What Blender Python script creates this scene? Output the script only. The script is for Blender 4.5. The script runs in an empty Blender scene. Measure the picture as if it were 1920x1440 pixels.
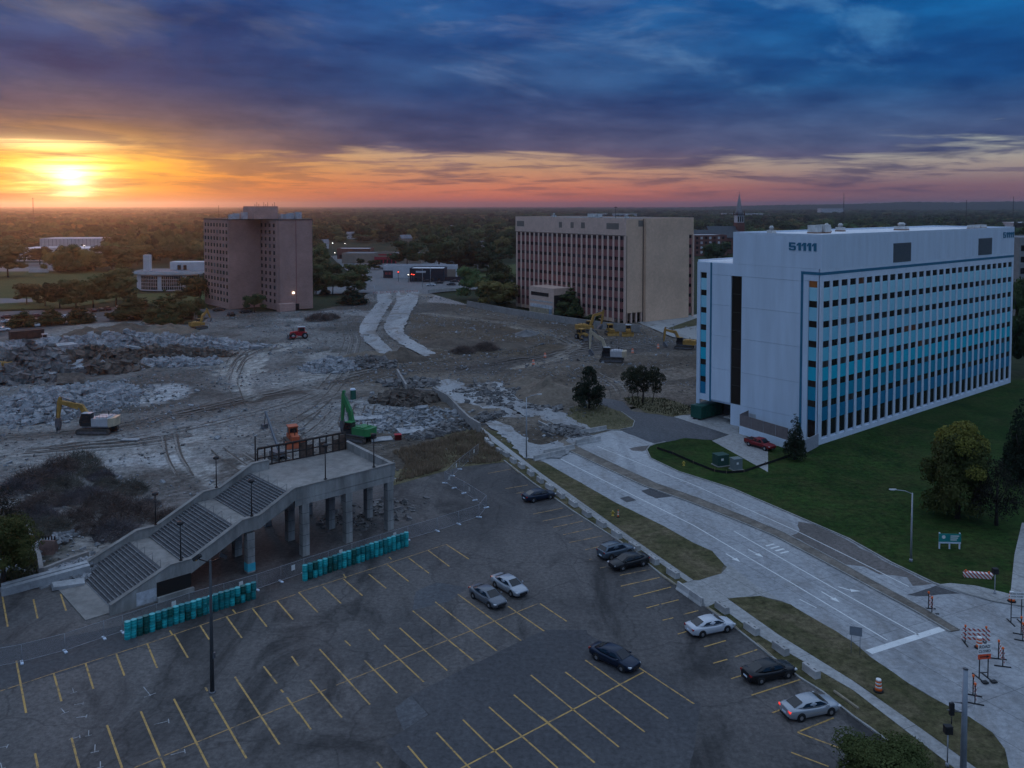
import bpy, bmesh, math, random
from mathutils import Vector, Matrix, noise
R = math.radians
random.seed(7)
sc = bpy.context.scene
COL = sc.collection
# ---------------------------------------------------------------- camera
FPX, CAMH, PITCH, HORIZ = 1620.0, 42.0, R(2.5), 385.0
cam_d = bpy.data.cameras.new('camera'); cam = bpy.data.objects.new('camera', cam_d); COL.objects.link(cam)
cam.location = (0, 0, CAMH); cam.rotation_euler = (R(90) - PITCH, 0, 0)
cam_d.sensor_width = 36.0; cam_d.lens = 36.0 * FPX / 1920.0
CY = HORIZ + FPX * math.tan(PITCH)
cam_d.shift_y = -(720.0 - CY) / 1920.0
cam_d.clip_end = 60000.0; cam_d.clip_start = 0.5
sc.camera = cam
# ---------------------------------------------------------------- sky, sun, exposure
SUN_AZ, SUN_EL = -27.2, 1.6      # degrees right of the view axis, above the horizon
world = bpy.data.worlds.new('World'); sc.world = world; world.use_nodes = True
def build_world():
    nt = world.node_tree; N = nt.nodes; L = nt.links
    N.clear()
    def nd(t, **k):
        n = N.new(t)
        for a, b in k.items(): setattr(n, a, b)
        return n
    def val(x):
        n = nd('ShaderNodeValue'); n.outputs[0].default_value = x; return n.outputs[0]
    def mth(op, a, b=None, c=None, clamp=False):
        n = nd('ShaderNodeMath', operation=op, use_clamp=clamp)
        for i, v in enumerate((a, b, c)):
            if v is None: continue
            if isinstance(v, (int, float)): n.inputs[i].default_value = v
            else: L.new(v, n.inputs[i])
        return n.outputs[0]
    def ramp(fac, stops, interp='LINEAR'):
        n = nd('ShaderNodeValToRGB'); cr = n.color_ramp; cr.interpolation = interp
        while len(cr.elements) < len(stops): cr.elements.new(0.5)
        for e, (p, c) in zip(cr.elements, stops):
            e.position = p; e.color = (*c, 1) if len(c) == 3 else c
        L.new(fac, n.inputs[0]); return n.outputs[0]
    def mix(f, a, b, blend='MIX'):
        n = nd('ShaderNodeMix', data_type='RGBA', blend_type=blend)
        for s, v in ((n.inputs[0], f), (n.inputs[6], a), (n.inputs[7], b)):
            if isinstance(v, (int, float)): s.default_value = v
            elif isinstance(v, tuple): s.default_value = (*v, 1)
            else: L.new(v, s)
        return n.outputs[2]
    def sstep(x, a, b):
        n = nd('ShaderNodeMapRange', interpolation_type='SMOOTHSTEP')
        L.new(x, n.inputs[0]); n.inputs[1].default_value = a; n.inputs[2].default_value = b
        return n.outputs[0]
    tc = nd('ShaderNodeTexCoord'); sep = nd('ShaderNodeSeparateXYZ'); L.new(tc.outputs['Generated'], sep.inputs[0])
    X, Y, Z = sep.outputs
    el = mth('MULTIPLY', mth('ARCSINE', Z), 57.2958)
    az = mth('MULTIPLY', mth('ARCTAN2', X, Y), 57.2958)
    daz = mth('ABSOLUTE', mth('SUBTRACT', az, SUN_AZ))
    daz = mth('MINIMUM', daz, mth('SUBTRACT', 360.0, daz))
    e01 = mth('DIVIDE', el, 30.0, clamp=True)
    # cloud texture coordinates: the direction itself, drawn out along the horizon
    def noise_t(s, k, detail=6, rough=.55, off=0., shear=0., dist=0.0):
        zs = mth('MULTIPLY', mth('ADD', Z, mth('MULTIPLY', X, shear)), s * k)
        c = nd('ShaderNodeCombineXYZ'); L.new(mth('ADD', mth('MULTIPLY', X, s), off), c.inputs[0]); L.new(mth('MULTIPLY', Y, s), c.inputs[1]); L.new(zs, c.inputs[2])
        n = nd('ShaderNodeTexNoise'); n.inputs['Scale'].default_value = 1; n.inputs['Detail'].default_value = detail
        n.inputs['Roughness'].default_value = rough; n.inputs['Distortion'].default_value = dist
        L.new(c.outputs[0], n.inputs['Vector']); return n.outputs[0]
    # --- clear sky behind the clouds: warm near the sun, fading to mauve away from it
    near = ramp(e01, [(0, (.55, .13, .025)), (.05, (.78, .24, .03)), (.11, (.80, .40, .08)), (.2, (.52, .36, .18)), (.45, (.10, .22, .42)), (1, (.40, .53, .78))])
    mid = ramp(e01, [(0, (.58, .118, .088)), (.035, (.68, .205, .11)), (.085, (.55, .30, .17)), (.14, (.52, .40, .30)), (.45, (.09, .24, .46)), (1, (.40, .53, .78))])
    far = ramp(e01, [(0, (.18, .085, .12)), (.04, (.22, .12, .15)), (.085, (.36, .30, .27)), (.13, (.44, .47, .42)), (.45, (.08, .26, .50)), (1, (.40, .53, .78))])
    w1 = sstep(daz, 3.0, 24.0); w2 = sstep(daz, 26.0, 52.0)
    clear = mix(w2, mix(w1, near, mid), far)
    # --- cloud undersides: lit warm low near the sun, blue-violet higher up
    cn = ramp(e01, [(0, (.45, .13, .04)), (.06, (.42, .17, .06)), (.13, (.20, .12, .095)), (.25, (.055, .076, .175)), (.47, (.02, .082, .26)), (1, (.225, .29, .42))])
    cm = ramp(e01, [(0, (.36, .095, .085)), (.06, (.26, .13, .12)), (.13, (.115, .102, .175)), (.25, (.036, .086, .225)), (.47, (.018, .104, .32)), (1, (.225, .29, .42))])
    cf = ramp(e01, [(0, (.14, .075, .115)), (.06, (.12, .09, .15)), (.13, (.07, .098, .205)), (.25, (.014, .088, .255)), (.47, (.002, .112, .36)), (1, (.225, .29, .42))])
    cloud = mix(w2, mix(w1, cn, cm), cf)
    # light and dark streaks inside the deck
    st = noise_t(4.6, 3.4, 6, .62, 3.3, .10, .5)
    lit = mix(w2, mix(w1, (.15, .145, .19), (.15, .21, .37)), (.07, .25, .50))
    hi = mth('MULTIPLY', mth('MULTIPLY', sstep(st, .50, .70), sstep(el, 4.5, 10.0)), .68)
    cloud = mix(hi, cloud, lit)
    dk = noise_t(2.6, 4.5, 3, .58, 8.1, -.06)
    cloud = mix(mth('MULTIPLY', sstep(dk, .56, .36), .8), cloud, mix(1.0, cloud, (.50, .58, .74), 'MULTIPLY'))
    md = noise_t(9.0, 4.0, 4, .62, 1.7, .05)
    cloud = mix(1.0, cloud, ramp(md, [(.3, (.66, .70, .78)), (.7, (1.36, 1.30, 1.20))]), 'MULTIPLY')
    # --- coverage: solid deck from about four degrees up, torn streaks below it, breaks overhead
    n1 = noise_t(2.1, 5.0, 4, .56, .4, .02)
    n2 = noise_t(6.5, 11.0, 5, .62, 5.2, .012, .4)
    n3 = noise_t(12.0, 16.0, 4, .62, 9.2, -.01)
    edge = mth('ADD', mth('MULTIPLY', mth('SUBTRACT', n1, .5), 6.5), mth('MULTIPLY', mth('SUBTRACT', n2, .5), 4.2))
    deck = sstep(mth('ADD', el, edge), 2.4, 3.7)
    streak = mth('MULTIPLY', sstep(n2, .47, .62), mth('MULTIPLY', sstep(el, .25, 1.0), .78))
    streak = mth('MAXIMUM', streak, mth('MULTIPLY', sstep(n3, .50, .64), mth('MULTIPLY', sstep(el, .3, 1.2), .6)))
    over = mth('MULTIPLY', sstep(el, 12.0, 26.0), sstep(n1, .50, .36))
    cov = mth('SUBTRACT', mth('MAXIMUM', deck, streak), mth('MULTIPLY', over, .8), clamp=True)
    col = mix(cov, clear, cloud)
    # --- the sun's disc blurred by thin cloud, with a lit gap above it
    def gauss(a0, e0, sa, se):
        a = mth('DIVIDE', mth('SUBTRACT', az, a0), sa); b = mth('DIVIDE', mth('SUBTRACT', el, e0), se)
        return mth('EXPONENT', mth('MULTIPLY', mth('ADD', mth('MULTIPLY', a, a), mth('MULTIPLY', b, b)), -1.0))
    tear = sstep(n2, .64, .42); tear3 = sstep(n3, .66, .40)
    core = mth('MULTIPLY', gauss(SUN_AZ, SUN_EL, 2.2, 1.1), mth('ADD', .35, mth('MULTIPLY', mth('MULTIPLY', tear, tear3), .9)))
    tail = mth('MULTIPLY', gauss(SUN_AZ + .3, SUN_EL - .35, .85, .85), mth('ADD', .3, mth('MULTIPLY', tear3, .8)))
    gap = mth('MULTIPLY', gauss(SUN_AZ - 1.6, SUN_EL + 2.1, 3.6, .42), mth('ADD', .25, mth('MULTIPLY', tear, .8)))
    halo = mth('MULTIPLY', gauss(SUN_AZ, SUN_EL + .5, 5.6, 2.0), mth('ADD', .30, mth('MULTIPLY', tear, .7)))
    wide = mth('MULTIPLY', gauss(SUN_AZ, SUN_EL, 13.0, 2.4), mth('ADD', .25, mth('MULTIPLY', tear, .75)))
    def addc(c, f, rgb):
        t = nd('ShaderNodeMix', data_type='RGBA', blend_type='ADD'); t.inputs[0].default_value = 1
        L.new(c, t.inputs[6]); L.new(mix(f, (0, 0, 0), rgb), t.inputs[7]); return t.outputs[2]
    col = addc(col, mth('MULTIPLY', core, 1.0, clamp=True), (2.4, 1.8, .8))
    col = addc(col, tail, (1.6, 1.35, .9))
    col = addc(col, gap, (1.5, 1.05, .45))
    col = addc(col, halo, (.95, .46, .0))
    col = addc(col, wide, (.17, .06, .0))
    # --- the physical sky fills the dome above the deck
    sky = nd('ShaderNodeTexSky'); sky.sky_type = 'NISHITA'; sky.sun_disc = False
    sky.sun_elevation = R(SUN_EL + 4.0); sky.sun_rotation = R(SUN_AZ); sky.altitude = 200
    bg1 = nd('ShaderNodeBackground'); L.new(col, bg1.inputs[0]); bg1.inputs[1].default_value = .76
    bg2 = nd('ShaderNodeBackground'); L.new(sky.outputs[0], bg2.inputs[0]); bg2.inputs[1].default_value = SKY_STRENGTH
    ms = nd('ShaderNodeMixShader'); L.new(sstep(el, 13.5, 40.0), ms.inputs[0]); L.new(bg1.outputs[0], ms.inputs[1])
    ad = nd('ShaderNodeAddShader'); bg3 = nd('ShaderNodeBackground'); L.new(col, bg3.inputs[0]); bg3.inputs[1].default_value = 1.05
    L.new(bg3.outputs[0], ad.inputs[0]); L.new(bg2.outputs[0], ad.inputs[1]); L.new(ad.outputs[0], ms.inputs[2])
    out = nd('ShaderNodeOutputWorld'); L.new(ms.outputs[0], out.inputs[0])
SKY_STRENGTH = .12
build_world()
world.cycles.sampling_method = 'MANUAL'; world.cycles.sample_map_resolution = 512
sun_d = bpy.data.lights.new('sun', 'SUN'); sun = bpy.data.objects.new('sun', sun_d); COL.objects.link(sun)
sun_d.energy = .28; sun_d.angle = R(10); sun_d.color = (1.0, .38, .15)
sd = Vector((math.sin(R(SUN_AZ)) * math.cos(R(3)), math.cos(R(SUN_AZ)) * math.cos(R(3)), math.sin(R(3))))
sun.rotation_euler = sd.to_track_quat('Z', 'Y').to_euler()
vs = sc.view_settings
vs.view_transform = 'Standard'; vs.look = 'None'; vs.exposure = 0.38; vs.gamma = 1.0; vs.use_curve_mapping = False
sc.cycles.use_denoising = True
sc.cycles.volume_bounces = 0; sc.cycles.max_bounces = 5; sc.cycles.diffuse_bounces = 2; sc.cycles.transparent_max_bounces = 12
sc.cycles.use_adaptive_sampling = True; sc.cycles.adaptive_threshold = .02
sc.cycles.sample_clamp_indirect = 4.0
sc.cycles.volume_step_rate = 1.0

# ---------------------------------------------------------------- survey helpers
def ray(px, py):
    r = (px - 960.0) / FPX; u = (CY - py) / FPX
    return Vector((r, math.cos(PITCH) + u * math.sin(PITCH), -math.sin(PITCH) + u * math.cos(PITCH)))
def G(px, py, z=0.0):
    """the point at level z that stands at this place of the survey picture"""
    d = ray(px, py); t = (z - CAMH) / d.z
    return Vector((d.x * t, d.y * t, z))
def HT(px, py_base, py_top, z=0.0):
    """height of a thing whose foot and top are seen at these two rows"""
    b = G(px, py_base, z); d = ray(px, py_top)
    return CAMH + d.z * (b.y / d.y) - z
ORD = 'first second third fourth fifth sixth seventh eighth ninth tenth eleventh twelfth thirteenth fourteenth fifteenth sixteenth seventeenth eighteenth nineteenth twentieth'.split() + ['twenty ' + w for w in 'first second third fourth fifth'.split()]
def PPM(p):
    return FPX / max(p[1], 1.0)

# ---------------------------------------------------------------- mesh helpers
class MB:
    def __init__(s): s.v = []; s.f = []; s.sm = []
    def quad(s, *pts, smooth=False):
        n = len(s.v); s.v += [tuple(p) for p in pts]; s.f.append(tuple(range(n, n + len(pts)))); s.sm.append(smooth)
    def box(s, x0, y0, z0, x1, y1, z1, m=None):
        n = len(s.v)
        for z in (z0, z1):
            for x, y in ((x0, y0), (x1, y0), (x1, y1), (x0, y1)):
                p = Vector((x, y, z)); s.v.append(tuple(m @ p) if m else (x, y, z))
        for f in ((3, 2, 1, 0), (4, 5, 6, 7), (0, 1, 5, 4), (1, 2, 6, 5), (2, 3, 7, 6), (3, 0, 4, 7)):
            s.f.append(tuple(n + i for i in f)); s.sm.append(False)
        return s
    def prism(s, pts, z0, z1):
        """pts anticlockwise outline, extruded upwards"""
        n = len(s.v); k = len(pts)
        for z in (z0, z1):
            for p in pts: s.v.append((p[0], p[1], z if not callable(z) else z(p)))
        s.f.append(tuple(n + i for i in reversed(range(k)))); s.f.append(tuple(n + k + i for i in range(k))); s.sm += [False, False]
        for i in range(k):
            j = (i + 1) % k; s.f.append((n + i, n + j, n + k + j, n + k + i)); s.sm.append(False)
        return s
    def slab(s, pts, d):
        """planar outline (3d points) thickened along vector d"""
        n = len(s.v); k = len(pts); d = Vector(d)
        s.v += [tuple(Vector(p)) for p in pts] + [tuple(Vector(p) + d) for p in pts]
        s.f.append(tuple(n + i for i in reversed(range(k)))); s.f.append(tuple(n + k + i for i in range(k))); s.sm += [False, False]
        for i in range(k):
            j = (i + 1) % k; s.f.append((n + i, n + j, n + k + j, n + k + i)); s.sm.append(False)
        return s
    def tube(s, pts, r, n=8, caps=True, smooth=True):
        pts = [Vector(p) for p in pts]; rr = r if isinstance(r, (list, tuple)) else [r] * len(pts)
        base = len(s.v)
        for i, p in enumerate(pts):
            a = pts[max(i - 1, 0)]; b = pts[min(i + 1, len(pts) - 1)]
            t = (b - a).normalized(); up = Vector((0, 0, 1)) if abs(t.z) < .95 else Vector((1, 0, 0))
            x = t.cross(up).normalized(); y = x.cross(t)
            for k in range(n):
                an = 2 * math.pi * k / n
                s.v.append(tuple(p + (x * math.cos(an) + y * math.sin(an)) * rr[i]))
        for i in range(len(pts) - 1):
            for k in range(n):
                a = base + i * n + k; b = base + i * n + (k + 1) % n
                s.f.append((a, b, b + n, a + n)); s.sm.append(smooth)
        if caps:
            s.f.append(tuple(base + k for k in reversed(range(n)))); s.f.append(tuple(base + (len(pts) - 1) * n + k for k in range(n))); s.sm += [False, False]
        return s
    def lathe(s, prof, n=16, c=(0, 0, 0), smooth=True):
        base = len(s.v)
        for r, z in prof:
            for k in range(n):
                a = 2 * math.pi * k / n; s.v.append((c[0] + r * math.cos(a), c[1] + r * math.sin(a), c[2] + z))
        for i in range(len(prof) - 1):
            for k in range(n):
                a = base + i * n + k; b = base + i * n + (k + 1) % n
                s.f.append((a, b, b + n, a + n)); s.sm.append(smooth)
        s.f.append(tuple(base + k for k in reversed(range(n)))); s.f.append(tuple(base + (len(prof) - 1) * n + k for k in range(n))); s.sm += [False, False]
        return s
    def loft(s, secs, smooth=True, caps=True, closed=True):
        base = len(s.v); n = len(secs[0])
        for q in secs: s.v += [tuple(p) for p in q]
        for i in range(len(secs) - 1):
            for k in range(n if closed else n - 1):
                a = base + i * n + k; b = base + i * n + (k + 1) % n
                s.f.append((a, b, b + n, a + n)); s.sm.append(smooth)
        if caps:
            s.f.append(tuple(base + k for k in reversed(range(n)))); s.f.append(tuple(base + (len(secs) - 1) * n + k for k in range(n))); s.sm += [False, False]
        return s
    def mesh(s, name):
        me = bpy.data.meshes.new(name); me.from_pydata(s.v, [], s.f)
        me.polygons.foreach_set('use_smooth', s.sm); me.update(); return me
    def build(s, name, m, parent=None, fix=True):
        me = s.mesh(name)
        if fix:
            b = bmesh.new(); b.from_mesh(me); bmesh.ops.recalc_face_normals(b, faces=b.faces); b.to_mesh(me); b.free()
        return link(name, me, m, parent)
def link(name, me, m=None, parent=None):
    o = bpy.data.objects.new(name, me)
    if m is not None and me is not None and len(me.materials) == 0: me.materials.append(m)
    COL.objects.link(o); o.parent = parent; return o
def tag(o, label=None, cat=None, group=None, kind=None):
    if label: o['label'] = label
    if cat: o['category'] = cat
    if group: o['group'] = group
    if kind: o['kind'] = kind
    return o
def thing(name, label, cat, loc=(0, 0, 0), rz=0.0, group=None):
    o = bpy.data.objects.new(name, None); COL.objects.link(o); o.empty_display_size = .3
    o.location = loc; o.rotation_euler = (0, 0, rz); return tag(o, label, cat, group)
CH = {}
def kids(o):
    return [c for c in o.children]
def copy_tree(o, parent=None, mats=None):
    c = o.copy(); COL.objects.link(c); c.parent = parent
    for k in kids(o): copy_tree(k, c)
    return c
def put(o, loc, rz=0.0, s=1.0):
    o.location = loc; o.rotation_euler = (0, 0, rz); o.scale = (s, s, s); return o
def recolor(o, old, new):
    """swap a material in a copied thing without touching the shared mesh"""
    for c in [o] + list(o.children_recursive):
        if c.type == 'MESH':
            for sl in c.material_slots:
                sl.link = 'OBJECT'
                sl.material = new if c.data.materials[0] == old else c.data.materials[0]
def inst(name, src, parent, m4):
    """another piece that shares the mesh of src"""
    o = bpy.data.objects.new(name, src); COL.objects.link(o); o.parent = parent; o.matrix_local = m4; return o
def T(x, y, z): return Matrix.Translation((x, y, z))

# ---------------------------------------------------------------- materials
MATS = {}
def mat(name, col, rough=.85, var=.12, scale=1.0, col2=None, bump=0.0, bscale=None, metal=0.0, spec=.3, detail=5, rnd=0.0, emit=None, coord='obj', low=.35, high=.65, stretch=None, mott=None):
    if name in MATS: return MATS[name]
    m = bpy.data.materials.new(name); m.use_nodes = True; nt = m.node_tree; N = nt.nodes; L = nt.links
    b = N['Principled BSDF']; b.inputs['Roughness'].default_value = rough; b.inputs['Metallic'].default_value = metal
    b.inputs['Specular IOR Level'].default_value = spec
    if emit:
        b.inputs['Emission Color'].default_value = (*emit[0], 1); b.inputs['Emission Strength'].default_value = emit[1]
    src = None
    if var or col2 or bump:
        if coord == 'obj':
            tc = N.new('ShaderNodeTexCoord'); src = tc.outputs['Object']
        else:
            g = N.new('ShaderNodeNewGeometry'); src = g.outputs['Position']
        if stretch:
            mp = N.new('ShaderNodeMapping'); L.new(src, mp.inputs[0]); mp.inputs[3].default_value = stretch; src = mp.outputs[0]
    if var or col2:
        n = N.new('ShaderNodeTexNoise'); n.inputs['Scale'].default_value = scale; n.inputs['Detail'].default_value = detail; n.inputs['Roughness'].default_value = .62
        L.new(src, n.inputs['Vector'])
        r = N.new('ShaderNodeValToRGB'); L.new(n.outputs[0], r.inputs[0])
        a = col if col2 else tuple(c * (1 - var) for c in col); z = col2 if col2 else tuple(c * (1 + var) for c in col)
        r.color_ramp.elements[0].position = low; r.color_ramp.elements[1].position = high
        r.color_ramp.elements[0].color = (*a, 1); r.color_ramp.elements[1].color = (*z, 1)
        o = r.outputs[0]
        if mott:   # finer second tone: (scale, strength)
            n2 = N.new('ShaderNodeTexNoise'); n2.inputs['Scale'].default_value = mott[0]; n2.inputs['Detail'].default_value = 6; n2.inputs['Roughness'].default_value = .7
            L.new(src, n2.inputs['Vector'])
            mr = N.new('ShaderNodeMapRange'); L.new(n2.outputs[0], mr.inputs[0]); mr.inputs[1].default_value = .3; mr.inputs[2].default_value = .7
            mr.inputs[3].default_value = 1 - mott[1]; mr.inputs[4].default_value = 1 + mott[1]
            mu = N.new('ShaderNodeMix'); mu.data_type = 'RGBA'; mu.blend_type = 'MULTIPLY'; mu.inputs[0].default_value = 1
            L.new(o, mu.inputs[6]); L.new(mr.outputs[0], mu.inputs[7]); o = mu.outputs[2]
        if rnd:
            oi = N.new('ShaderNodeObjectInfo'); hs = N.new('ShaderNodeHueSaturation'); L.new(o, hs.inputs['Color'])
            mr = N.new('ShaderNodeMapRange'); L.new(oi.outputs['Random'], mr.inputs[0]); mr.inputs[3].default_value = 1 - rnd; mr.inputs[4].default_value = 1 + rnd
            L.new(mr.outputs[0], hs.inputs['Value']); o = hs.outputs[0]
        L.new(o, b.inputs['Base Color'])
    else:
        b.inputs['Base Color'].default_value = (*col, 1)
    if bump:
        n = N.new('ShaderNodeTexNoise'); n.inputs['Scale'].default_value = bscale or scale * 4; n.inputs['Detail'].default_value = 6; L.new(src, n.inputs['Vector'])
        bp = N.new('ShaderNodeBump'); bp.inputs['Strength'].default_value = min(bump, 1); bp.inputs['Distance'].default_value = .1 * max(bump, 1)
        L.new(n.outputs[0], bp.inputs['Height']); L.new(bp.outputs[0], b.inputs['Normal'])
    MATS[name] = m; return m
# ================================================================= ground
def ZP(ox, oy, s, pts): return [(ox + x / s, oy + y / s) for x, y in pts]
def inpoly(x, y, P):
    c = False; n = len(P); j = n - 1
    for i in range(n):
        xi, yi = P[i]; xj, yj = P[j]
        if (yi > y) != (yj > y) and x < (xj - xi) * (y - yi) / (yj - yi) + xi: c = not c
        j = i
    return c
def gl(pts, z=0.0): return [G(x, y, z) for x, y in pts]
def polydist(x, y, P):
    d = 1e9
    for a, b in zip(P, P[1:]):
        ax, ay = a[0], a[1]; bx, by = b[0], b[1]; dx, dy = bx - ax, by - ay
        t = max(0, min(1, ((x - ax) * dx + (y - ay) * dy) / (dx * dx + dy * dy + 1e-9)))
        d = min(d, math.hypot(x - ax - t * dx, y - ay - t * dy))
    return d
def nodes_of(name):
    m = bpy.data.materials.new(name); m.use_nodes = True
    return m, m.node_tree.nodes, m.node_tree.links, m.node_tree.nodes['Principled BSDF']
def tex_noise(N, L, src, scale, detail=6, rough=.6, stretch=None, rot=0., dist=0.):
    if stretch:
        mp = N.new('ShaderNodeMapping'); L.new(src, mp.inputs[0]); mp.inputs[2].default_value = (0, 0, rot); mp.inputs[3].default_value = (*stretch, 1); src = mp.outputs[0]
    n = N.new('ShaderNodeTexNoise'); n.inputs['Scale'].default_value = scale; n.inputs['Detail'].default_value = detail
    n.inputs['Roughness'].default_value = rough; n.inputs['Distortion'].default_value = dist; L.new(src, n.inputs['Vector']); return n.outputs[0]
def tex_ramp(N, L, f, stops):
    r = N.new('ShaderNodeValToRGB'); L.new(f, r.inputs[0]); cr = r.color_ramp
    while len(cr.elements) < len(stops): cr.elements.new(.5)
    for e, (p, c) in zip(cr.elements, stops):
        e.position = p; e.color = (*c, 1) if isinstance(c, tuple) else (c, c, c, 1)
    return r.outputs[0]
def tex_mix(N, L, f, a, b, blend='MIX'):
    n = N.new('ShaderNodeMix'); n.data_type = 'RGBA'; n.blend_type = blend
    for s, v in ((n.inputs[0], f), (n.inputs[6], a), (n.inputs[7], b)):
        if isinstance(v, (int, float)): s.default_value = v
        elif isinstance(v, tuple): s.default_value = (*v, 1)
        else: L.new(v, s)
    return n.outputs[2]
def tex_bump(N, L, b, h, strength, dist):
    bp = N.new('ShaderNodeBump'); bp.inputs['Strength'].default_value = strength; bp.inputs['Distance'].default_value = dist
    L.new(h, bp.inputs['Height']); L.new(bp.outputs[0], b.inputs['Normal'])
def cracks(N, L, src, scale, width, warp=.6):
    n = N.new('ShaderNodeTexNoise'); n.inputs['Scale'].default_value = scale * 3; n.inputs['Detail'].default_value = 4; L.new(src, n.inputs['Vector'])
    ad = N.new('ShaderNodeVectorMath'); ad.operation = 'MULTIPLY_ADD'; L.new(n.outputs['Color'], ad.inputs[0]); ad.inputs[1].default_value = (warp / scale * .5,) * 3; L.new(src, ad.inputs[2])
    v = N.new('ShaderNodeTexVoronoi'); v.feature = 'DISTANCE_TO_EDGE'; v.inputs['Scale'].default_value = scale; L.new(ad.outputs[0], v.inputs['Vector'])
    return tex_ramp(N, L, v.outputs['Distance'], [(0, .42), (width, 0.0)])
def asphalt_mat(name, a, b, stain=.85, crk=1.1, seed=0.0):
    m, N, L, B = nodes_of(name); g = N.new('ShaderNodeNewGeometry'); src = g.outputs['Position']
    mp = N.new('ShaderNodeMapping'); mp.inputs[1].default_value = (seed, seed * 2, 0); L.new(src, mp.inputs[0]); src = mp.outputs[0]
    big = tex_noise(N, L, src, .045, 7, .62, dist=.8)
    col = tex_mix(N, L, tex_ramp(N, L, big, [(.36, 0.0), (.62, 1.0)]), a, b)
    st = tex_noise(N, L, src, .10, 7, .7, (1, .45), R(40), 1.4)
    col = tex_mix(N, L, tex_ramp(N, L, st, [(.50, 0.0), (.64, stain)]), col, tuple(c * .38 for c in a))
    wheel = tex_noise(N, L, src, .35, 4, .6, (1, .10), R(-50), .6)
    col = tex_mix(N, L, tex_ramp(N, L, wheel, [(.5, 0.0), (.75, .35)]), col, tuple(c * 1.5 for c in b))
    fine = tex_noise(N, L, src, 2.2, 6, .75)
    col = tex_mix(N, L, 1.0, col, tex_ramp(N, L, fine, [(.28, .45), (.72, 1.55)]), 'MULTIPLY')
    if crk:
        c1 = cracks(N, L, src, .085, .012); c2 = cracks(N, L, src, .45, .03)
        pm = tex_ramp(N, L, tex_noise(N, L, src, .06, 3), [(.48, 0.0), (.6, 1.0)])
        col = tex_mix(N, L, c1, col, tuple(c * (1 - crk * .75) for c in a))
        n = N.new('ShaderNodeMath'); n.operation = 'MULTIPLY'; L.new(c2, n.inputs[0]); L.new(pm, n.inputs[1])
        n2 = N.new('ShaderNodeMath'); n2.operation = 'MULTIPLY'; L.new(n.outputs[0], n2.inputs[0]); n2.inputs[1].default_value = .5
        col = tex_mix(N, L, n2.outputs[0], col, tuple(c * .4 for c in a))
    L.new(col, B.inputs['Base Color']); B.inputs['Roughness'].default_value = .78; B.inputs['Specular IOR Level'].default_value = .35
    tex_bump(N, L, B, fine, .25, .03); return m
def concrete_road_mat(name, a, b, ang, joints=True, dirt=.5, dirtcol=(.16, .135, .115)):
    m, N, L, B = nodes_of(name); g = N.new('ShaderNodeNewGeometry'); src = g.outputs['Position']
    big = tex_noise(N, L, src, .07, 7, .65, (1, .3), ang, .5)
    col = tex_mix(N, L, tex_ramp(N, L, big, [(.35, 0.0), (.65, 1.0)]), a, b)
    tr = tex_noise(N, L, src, .30, 5, .6, (1, .05), ang, .2)
    col = tex_mix(N, L, tex_ramp(N, L, tr, [(.52, 0.0), (.72, .45)]), col, tuple(c * .55 for c in a))
    d = tex_noise(N, L, src, .16, 7, .72, (1, .5), ang, 1.0)
    col = tex_mix(N, L, tex_ramp(N, L, d, [(.51, 0.0), (.62, dirt)]), col, dirtcol)
    if joints:
        mp = N.new('ShaderNodeMapping'); L.new(src, mp.inputs[0]); mp.inputs[2].default_value = (0, 0, ang)
        br = N.new('ShaderNodeTexBrick'); L.new(mp.outputs[0], br.inputs['Vector']); br.offset = 0.0
        br.inputs['Scale'].default_value = 1; br.inputs['Brick Width'].default_value = 3.7; br.inputs['Row Height'].default_value = 12.0; br.inputs['Mortar Size'].default_value = .045
        br.inputs['Color1'].default_value = (1, 1, 1, 1); br.inputs['Color2'].default_value = (.9, .9, .9, 1); br.inputs['Mortar'].default_value = (.55, .55, .55, 1)
        col = tex_mix(N, L, 1.0, col, br.outputs[0], 'MULTIPLY')
    fine = tex_noise(N, L, src, 1.6, 6, .75)
    col = tex_mix(N, L, 1.0, col, tex_ramp(N, L, fine, [(.28, .62), (.72, 1.36)]), 'MULTIPLY')
    c1 = cracks(N, L, src, .11, .008); col = tex_mix(N, L, c1, col, tuple(c * .5 for c in a))
    L.new(col, B.inputs['Base Color']); B.inputs['Roughness'].default_value = .75
    tex_bump(N, L, B, fine, .2, .03); return m
def grass_mat(name, a, b, dry, dryamt=.4):
    m, N, L, B = nodes_of(name); g = N.new('ShaderNodeNewGeometry'); src = g.outputs['Position']
    col = tex_mix(N, L, tex_ramp(N, L, tex_noise(N, L, src, .09, 6, .65, dist=.6), [(.35, 0.0), (.65, 1.0)]), a, b)
    col = tex_mix(N, L, tex_ramp(N, L, tex_noise(N, L, src, .13, 7, .72, dist=1.), [(.45, 0.0), (.68, dryamt)]), col, dry)
    fine = tex_noise(N, L, src, 1.1, 7, .8)
    col = tex_mix(N, L, 1.0, col, tex_ramp(N, L, fine, [(.32, .35), (.68, 1.7)]), 'MULTIPLY')
    L.new(col, B.inputs['Base Color']); B.inputs['Roughness'].default_value = .95; B.inputs['Specular IOR Level'].default_value = .1
    tex_bump(N, L, B, fine, .7, .15); return m

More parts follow.
